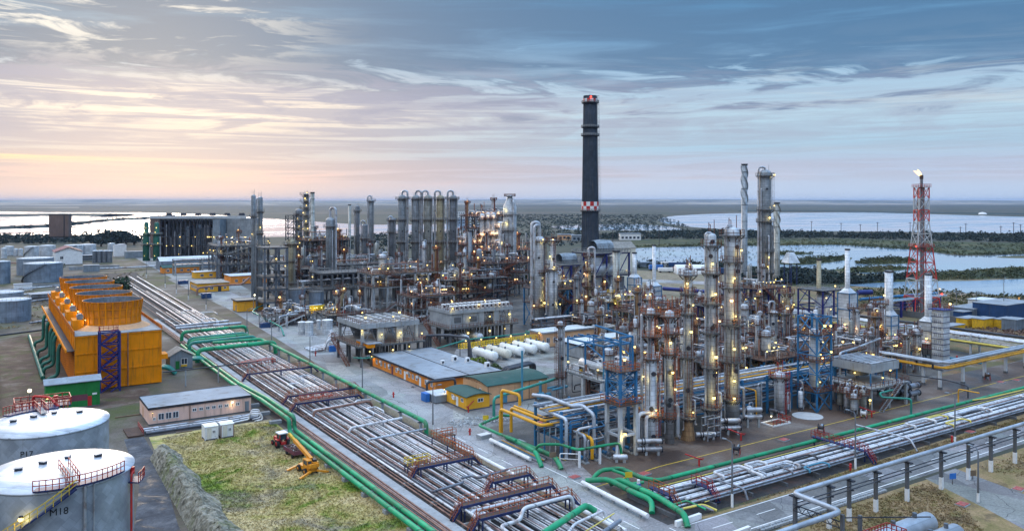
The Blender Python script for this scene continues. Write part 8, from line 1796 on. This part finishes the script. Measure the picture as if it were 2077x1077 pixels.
# ------------------------------------------------------------------ far left: tanks, halls, sheds
storage = [('dark blue-grey tank with slanting stair, front one of the far left pair', 88, 571, 70, 533, (VIEW-1.2, VIEW+.7)), ('blue-grey tank half cut by the left edge behind the cooling tower', 4, 575, 30, 530, None), ('grey tank just behind the front one of the far left pair', 72, 556, 66, 523, None),
           ('dark tank cut by the left edge beside the cooling tower', 22, 650, 72, 607, None), ('low dark tank half hidden behind the left-edge dark tank', 10, 606, 66, 592, None),
           ('light tank with slanting stair in the far left row, by the white gable building', 64, 522, 26, 500, (VIEW-1, VIEW+.8)), ('light tank in the far left row, second from the left edge', 96, 519, 30, 498, None), ('light tank of the far left row, broad one with stair by the dark trees', 150, 518, 34, 497, (VIEW-1, VIEW+.8)), ('light tank of the far left row, right one by the dark trees', 176, 516, 34, 496, None),
           ('slim light tank at the left edge of the far row', 8, 524, 11, 504, None), ('light tank at the left edge of the far row, beside the slim one', 18, 518, 18, 500, None), ('small light upright tank between the far left row tanks, left', 32, 519, 8, 505, None), ('small light upright tank between the far left row tanks, right', 42, 519, 8, 505, None), ('pale square-topped tank right of the dark trees', 245, 512, 18, 496, None), ('pale small tank before the dark trees', 226, 510, 14, 494, None)]
for lb, px, pb, w, pt, st in storage:
    x, y, h = place(px, pb, pt); storage_tank(lb, x, y, mpx(w, x, y)/2, h, 'tank_blue' if pb > 540 else 'clad_white', 'roof_pale', .5, 'tanks at the far left', a_st=st, n=36, rimrail='rail_grey' if pb > 540 else None)
for i in range(7): x, y, h = place(192+5.2*i-(i % 2)*2, 533-(i % 2)*2, 509); storage_tank('slim grey silo in the cluster beside the far pipe rack, %s from the left' % NTH[i], x, y, 1.5, h, 'clad_dark', 'roof_pale', .6, 'cluster of slim silos', n=16)
x, y = at(112, 538); house('white gable building with maroon roof among the far left tanks', x, y, x+17, y+26, 9, 'white_paint', 'maroon', 'gy', 3.4, wins=[('s', 4, 4, 2, 2)], over=.6)
x, y = at(48, 551); house('small orange hut among the far left tanks', x, y, x+11, y+7, 3.6, 'orange_brick', 'roof_tile', 'flat', name='hut', cat='hut')
x, y = at(99, 489); t = thing('silo_block', 'tall plain brown block tower standing by the far lake', 'block tower', (x, y, 0), -TH); w = mpx(40, x, y); MB('brown_slab').box(0, 0, 5, w, w*.3, hgt(436, x, y)).build('wall', t); MB('concrete_dark').box(-.5, -.5, hgt(436, x, y), w+.5, w*.3+.5, hgt(434.6, x, y)).build('roof', t); MB('concrete_dark').box(1, 1, 0, w-1, w*.28, 5).build('plinth', t); MB('steel_dark').box(w*.76, -.4, 5, w*.80, 0, hgt(437, x, y)).build('downpipe', t)
x, y = at(304, 523); H_ = hgt(438, x, y); Wd = mpx(200, x, y)
t = thing('power_hall', 'huge dark industrial hall with open boiler bays in the far left', 'industrial hall', (x, y, 0), -TH)
MB('brown_slab').box(0, 0, 0, Wd*.10, 30, H_).build('end_wall', t); MB('concrete').box(Wd*.10+.05, 20, 0, Wd*.70, 34, H_-1).use('concrete_dark').box(Wd*.10+.05, 1.5, H_-4, Wd*.70, 19.9, H_-2).build('wall', t); MB('zinc').box(Wd*.64, -.5, H_*.3, Wd*.71, 19, H_-3).build('side_block', t)
MB('concrete_pale').box(0, -.8, H_-2.2, Wd*.98, -.05, H_).build('fascia', t); MB('concrete').box(Wd*.715, 14, H_*.3, Wd, 30, H_-2.3).build('annex', t); b = MB('steel_dark')
for i in range(15): xx = Wd*(.11+.58*i/14); b.box(xx-.4, .2, 0, xx+.4, 1.0, H_-2.3)
for z in (9, 16, 23): b.box(Wd*.10, .25, z, Wd*.70, .9, z+.6)
b.build('bay_frame', t); g = random.Random(3)
for i in range(22): a = Wd*(.115+.575*g.random()); z0 = g.uniform(1, 12); MB(('tank_blue', 'clad_dark', 'clad', 'pipe_grey')[i % 4]).box(a, 4, z0, a+g.uniform(1.5, 5), 12, z0+g.uniform(5, 16)).build('boiler_casing', t)
for i in range(9): a = Wd*(.13+.55*g.random()); MB('pipe_silver').cyl((a, 2.6, 2), .7, g.uniform(14, 26), 10).build('pipe', t)
for i in range(6): MB('steel_dark').cyl((Wd*(.14+.15*i), 10, H_), 2.6, 2.2, 14, r2=2.0).build('roof_vent', t)
for i in range(26): lamp(t, (Wd*g.random(), -1.5, g.choice((4, 9.6, 16.6, 3))), 'lamp_warm', .45, 60 if i % 3 == 0 else 0)
for i, px in enumerate((297, 318)): x, y = at(px, 529); column('green cased column with lamps at the left front of the dark hall, %s' % ('left' if i == 0 else 'right'), x, y, [(0, 20, 2.6), (20.5, 28, 1.7)], [(20, 1.6, 0, FR), (12, 1.6, 0, FR)], [], [(.4, VIEW+1.2, 2, 18, .3)], [(21.6, VIEW), (13.4, VIEW+.6), (25, VIEW+.3), (4, VIEW)], 'pipe_darkgreen', 'rail_grey', watt=40, rt=.2)
x, y = at(325, 548); house('long shed with pale pitched roof in front of the dark hall', x, y, x+46, y+16, 5.5, 'tank_blue', 'roof_pale', 'gx', 2.4, name='shed', cat='shed')
x, y = at(330, 556); house('orange low house with green roof before the pale-roofed long shed', x, y, x+22, y+9, 3.6, 'orange_brick', 'roof_green', 'gx', 1.4, wins=[('s', 3+4*i, 1.3, 1.6, 1.2) for i in range(5)])
x, y = at(395, 566); house('bright yellow low house under the silver pipe rack at the far left', x, y, x+30, y+8, 3.8, 'yellow_wall', 'roof_pale', 'flat', wins=[('s', 4+5*i, 1.3, 1.8, 1.2) for i in range(5)])
x, y = at(400, 594); house('orange-yellow office with flat grey roof and windows beside the road', x, y-1, x+15, y+17, 4.4, 'yellow_wall', 'roof_tile', 'flat', wins=[('s', 4, 1.4, 1.5, 1.3), ('s', 6.6, 1.4, 1.5, 1.3), ('s', 13, 1.4, 1.2, 1.0)]+[('w', 2+3*i, 1.6, 2.0, 1.5) for i in range(5)], doors=[('s', 10.4, .3, 1.6, 2.4, 'steel_dark')], over=.5)
x, y = at(468, 578); house('orange two-part house with pale roof behind the orange-yellow office', x, y, x+20, y+14, 4.6, 'orange_brick', 'roof_pale', 'flat', wins=[('s', 3+4*i, 1.4, 1.4, 1.3) for i in range(4)])
x, y = at(482, 634); house('yellow block hut with grey roof and a bright lamp, before the grey frame tower', x, y, x+10.6, y+7.5, 4.6, 'yellow_wall', 'roof_tile', 'flat', doors=[('w', 2.4, .3, 1.2, 2.4, 'zinc')], trim='steel_dark', name='hut', cat='hut', over=.5)
x, y = at(513, 636); street_lamp('lit lamp post before the yellow block hut', x, y-1, 7.5, -pi/2, 'lamp_white', white=0)
for lb, px, py, w, d, h, m in (('blue steel container beside the road opposite the yellow hut', 410, 606, 4.2, 2.4, 2.4, 'container_blue'), ('small blue skip by the far end of the road', 362, 577, 5, 2.4, 2, 'container_blue'), ('blue skip in the yard by the green pipe loop', 529, 666, 3.4, 2, 1.7, 'container_blue'), ('small grey cabin left of the orange-yellow office', 391, 590, 4.5, 3.5, 2.6, 'zinc')):
    x, y = at(px, py); t = thing('container', lb, 'container', (x, y, 0)); MB(m).box(0, 0, .1, w, d, h).build('body', t); b = MB(m)
    for i in range(int(w/.5)): b.box(.2+.5*i, -.06, .2, .4+.5*i, -.003, h-.1)
    b.build('rib', t)
rack_pipe('dark lagged pipe crossing on supports by the blue container', [(*at(400, 600), .3), (*at(400, 600), 3.6), (*at(440, 595), 3.8), (*at(490, 594), 4.2), (*at(505, 588), 6)], .5, 'pipe_rust', bend=1.5)
g = random.Random(91)
for i, (pa, pb, r, m, w_) in enumerate(((( -40, 612), (190, 588), .5, 'pipe_white', 'white'), ((-40, 632), (110, 610), .4, 'pipe_grey', 'grey'), ((-40, 598), (120, 584), .35, 'pipe_silver', 'silver'), ((60, 662), (190, 640), .35, 'pipe_grey', 'thin grey'), ((-20, 690), (150, 668), .3, 'pipe_dark', 'black'), ((200, 549), (330, 543), .5, 'pipe_silver', 'silver'), ((-40, 540), (110, 534), .5, 'pipe_rust', 'rusty'))):
    rack_pipe('%s pipe on low supports behind the orange cooling tower, %s from the far tanks' % (w_, NTH[i]), [(*at(*pa), 1.2), (*at(*pb), 1.2)], r, m, 'low pipes behind the cooling tower')
for lb, px, py, w, d, h, m in (('dark pump house with pipes behind the left-edge dark tank', 60, 612, 16, 8, 3, 'clad_dark'), ('low grey basin wall before the far left pair of tanks', 60, 585, 40, .6, 1.6, 'concrete'), ('white low pump house beside the far left pair of tanks', 28, 590, 8, 5, 3, 'white_paint'), ('long grey bund wall right of the far left pair of tanks', 140, 548, 30, .6, 1.8, 'concrete'), ('grey cabin by the far pipe rack behind the cooling tower', 170, 552, 9, 6, 4, 'zinc'), ('white tall block beside the slim silos', 232, 520, 9, 8, 9, 'white_paint'), ('grey low shed right of the slim silos', 255, 524, 20, 8, 5, 'zinc'), ('dark low shed left of the slim silos', 150, 530, 18, 8, 4, 'clad_dark')):
    x, y = at(px, py); t = thing('outbuilding', lb, 'outbuilding', (x, y, 0)); MB(m).box(0, 0, 0, w, d, h).build('wall', t); MB('roof_grey').box(-.15, -.15, h, w+.15, d+.15, h+.2).build('roof', t)
wood('scrub', 'dry scrub and weeds on the ground behind the cooling tower', [([(-40, 600), (200, 575), (230, 620), (120, 660), (-40, 680)], 260), ([(180, 560), (300, 545), (300, 570), (200, 590)], 90)], 0, 1.6, 'g_grass_dry', 15, .35, 12, 'scrub')
# ------------------------------------------------------------------ far right yards
for i, (lb, px, py, w, d, h, m) in enumerate((('yellow container row in the scrap yard, left part', 1962, 664, 9, 4, 3.0, 'machine_yellow'), ('yellow container in the scrap yard, middle one', 1995, 668, 8, 4, 3.4, 'machine_yellow'), ('yellow container in the scrap yard, right one', 2040, 668, 9, 4, 3.2, 'machine_yellow'), ('dark blue shed at the right edge of the scrap yard', 2040, 656, 22, 12, 6.5, 'container_blue'), ('blue-grey container at the right edge below the scrap yard', 2062, 672, 7, 5, 3.8, 'tank_blue'),
        ('dark flat-roofed hut behind the yellow containers', 1975, 650, 18, 9, 4.2, 'tank_blue'), ('small blue container left of the scrap yard', 1955, 652, 6, 4, 3.4, 'container_blue'), ('yellow low container by the black pipes', 1925, 676, 10, 4, 2.2, 'machine_yellow'))):
    x, y = at(px, py); t = thing('container', lb, 'container', (x, y, 0)); MB(m).box(0, 0, .1, w, d, h).build('body', t); MB('roof_grey').box(-.2, -.2, h, w+.2, d+.2, h+.2).build('roof', t)
    b = MB(m)
    for k in range(int(w/.7)): b.box(.2+.7*k, -.08, .2, .5+.7*k, -.003, h-.1)
    b.build('rib', t)
x, y = at(2004, 634); house('white-blue small building behind the scrap yard', x, y, x+11, y+8, 4.6, 'white_paint', 'roof_pale', 'flat', wins=[('s', 3, 1.6, 1.6, 1.6), ('s', 7, 1.6, 1.6, 1.6)])
x, y = at(2066, 640); t = thing('excavator', 'orange excavator on the rubble at the right edge', 'excavator', (x, y, 1.2), .4); MB('rubber').box(-1.8, -2.2, -1.2, 1.8, -1.3, 0).box(-1.8, 1.3, -1.2, 1.8, 2.2, 0).build('track', t); MB('machine_orange').box(-2, -1.4, .1, 1.8, 1.4, 1.6).build('body', t); MB('window_glass').box(.4, -1.3, 1.6, 1.7, .2, 3).build('cab', t); MB('machine_orange').bar((1.6, 0, 1.4), (4.4, 0, 5.4), .6).bar((4.4, 0, 5.4), (6.6, 0, 2.6), .45).build('boom', t); MB('steel_dark').cyl((6.6, -.6, 2.0), .6, 1.2, 10, axis=(0, 1, 0)).build('bucket', t)
wood('scrap_heap', 'mixed scrap and rubble heaps in the yard at the far right', [([(1925, 690), (1950, 656), (2077, 650), (2120, 690), (2000, 684)], 210)], 0, 1.8, 'scrap', 51, .4, 14, 'scrap')
for lb, px, py, m in (('low concrete yard wall running left of the scrap yard', 1945, 656, 'concrete_dark'),): x, y = at(px, py); tag(MB(m).box(0, 0, 0, .4, 46, 2.4).build('yard_wall', None, (x, y-8, 0)), lb, 'wall')
for i, (lb, px, py, h) in enumerate((('tall floodlight mast behind the scrap yard', 2036, 646, 15), ('slim mast on the waste ground right of the flare', 1940, 640, 10), ('slim mast on the waste ground by the yard wall', 1980, 640, 9))): street_lamp(lb, *at(px, py), h, 0, None, 'masts on the far right', 0, .8)
for i, (lb, px, py, w, h, m) in enumerate((('dark blue truck trailer parked beside the marsh, left of the tall heater stack', 1293, 544, 14, 4, 'tank_blue'), ('bright blue container before the parked trucks', 1317, 549, 9, 3.6, 'bright_blue'), ('white and blue truck trailer near the marsh shore', 1342, 544, 10, 4.2, 'white_paint'), ('dark blue container beside the white and blue trailer', 1357, 545, 12, 4, 'container_blue'), ('red lorry cab parked before the white tent', 1366, 553, 5, 3.4, 'maroon'), ('white trailer beside the red lorry cab', 1336, 553, 9, 3, 'white_paint'), ('dark lorry parked right of the white tent', 1414, 556, 11, 3.4, 'tank_blue'), ('blue container right of the fourth front column', 1462, 557, 11, 4, 'container_blue'))):
    x, y = at(px, py); t = thing('truck_trailer', lb, 'trailer', (x, y, 0), -TH); MB(m).box(0, 0, 1, w, 3, h).build('body', t)
    for q in (1.2, w-2.2): MB('rubber').cyl((q, -.1, .55), .55, 3.2, 10, axis=(0, 1, 0)).build('wheel', t)
x, y = at(1373, 556); t = thing('tent', 'long white tent hall among the parked trucks by the marsh', 'tent', (x, y, 0), -TH); MB('white_paint').rev([(5.5, 0), (5.5, 24)], 20, (0, 5, 0), (1, 0, 0)).rev([(0, 0), (5.5, 0)], 20, (0, 5, 0), (1, 0, 0)).rev([(5.5, 24), (0, 24)], 20, (0, 5, 0), (1, 0, 0)).build('canopy', t)
struct_ = sheet('yard_road', [at(1290, 566), at(1470, 572), at(1470, 578), at(1290, 572)], .022, 'g_road'); sheet('sandy_yard', [at(1282, 548), at(1480, 558), at(1480, 612), at(1290, 620)], .019, 'g_bank')
rack_pipe('dark blue pipe bundle on low supports before the truck yard', [(*at(1345, 598), 3), (*at(1475, 608), 3)], .9, 'steel_royal'); rack_pipe('blue elevated pipe crossing behind the middle heater', [(*at(1745, 632), 5), (*at(1900, 618), 5)], .6, 'steel_light_blue'); rack_pipe('dark blue elevated pipe crossing left of the flare foot', [(*at(1740, 622), 6), (*at(1768, 621), 6)], 1.1, 'steel_royal')
pipe_bridge('blue pipe supports at the flare foot', 'x', *(lambda p: (p[0], p[0]+36, p[1], p[1]+4))(at(1800, 648)), (4.5, 6.0), 9, 'steel_royal', .7)
for i in range(4): x, y = at(1800, 648); rack_pipe('pale blue pipe on the supports at the flare foot, %s' % NTH[i], [(x-6, y+.5+i, 6.4), (x+42, y+.5+i, 6.4)], .32, 'pipe_cyan' if i % 2 else 'pipe_silver', 'pipes at the flare foot')
for i, (px, py, h) in enumerate(((1706, 472, 14), (1745, 474, 13), (1780, 472, 15), (1846, 474, 16), (1852, 476, 13), (1948, 477, 11), (1959, 476, 15), (2030, 479, 13), (2056, 480, 18), (2070, 481, 16), (1646, 471, 16), (1300, 470, 12), (1337, 498, 20), (1243, 502, 18))):
    x, y = at(px, py); t = thing('power_pole', 'power pole standing by the far lake and woods, %s of a long line' % ('rightmost' if px == 2070 else NTH[i]), 'power pole', (x, y, 0), -TH, 'power poles by the lake'); MB('steel_dark').bar((0, 0, 0), (0, 0, h), .55).build('pole', t); MB('steel_dark').bar((-2.2, 0, h-1), (2.2, 0, h-1), .4).build('crossarm', t)
for lb, px, py, w, d, h, m in (('long white four-storey block far behind the orange-lit unit', 925, 449, 58, 18, 22, 'white_paint'), ('low white hall beside the far white block', 905, 455, 40, 20, 10, 'zinc'), ('pale low building on the flats right of the chimney', 1258, 487, 24, 12, 7, 'white_paint'), ('small brick house on the flats left of the chimney', 1132, 487, 18, 10, 6, 'peach_wall'), ('pale long shed right of the small brick house on the flats', 1160, 489, 30, 10, 6, 'zinc'), ('white domed hall on the far shore at the right', 1993, 435, 80, 30, 12, 'white_paint')):
    x, y = at(px, py); t = thing('building', lb, 'building', (x, y, 0), -TH)
    if 'domed' in lb: MB(m).rev([(13, 0), (12, 3), (8, 6), (0, 7.5)], 20, smooth=True).build('dome', t); continue
    MB(m).box(0, 0, 0, w, d, h).build('wall', t); MB('roof_grey').box(-.5, -.5, h, w+.5, d+.5, h+.6).build('roof', t); b = MB('window_glass')
    for r_ in range(max(1, int(h/5))):
        for k in range(int(w/4.5)): b.box(1.5+4.5*k, -.12, 1.6+5*r_, 4.2+4.5*k, -.01, 4+5*r_)
    b.build('window', t)
# ------------------------------------------------------------------ haze
hz = MB('g_trench'); hz.box(-31000, -31000, -1.5, 31000, 31000, 112); ho = hz.build('haze'); ho['kind'] = 'stuff'; ho['label'] = 'thin blue evening haze over the whole land'; ho['category'] = 'haze'
hm = bpy.data.materials.new('haze'); hm.use_nodes = True; hm.node_tree.nodes.clear(); pv = hm.node_tree.nodes.new('ShaderNodeVolumePrincipled'); pv.inputs['Density'].default_value = .000032; pv.inputs['Color'].default_value = (.40, .58, .88, 1); pv.inputs['Anisotropy'].default_value = .1
ou = hm.node_tree.nodes.new('ShaderNodeOutputMaterial'); hm.node_tree.links.new(pv.outputs[0], ou.inputs['Volume']); ho.data.materials.clear(); ho.data.materials.append(hm)
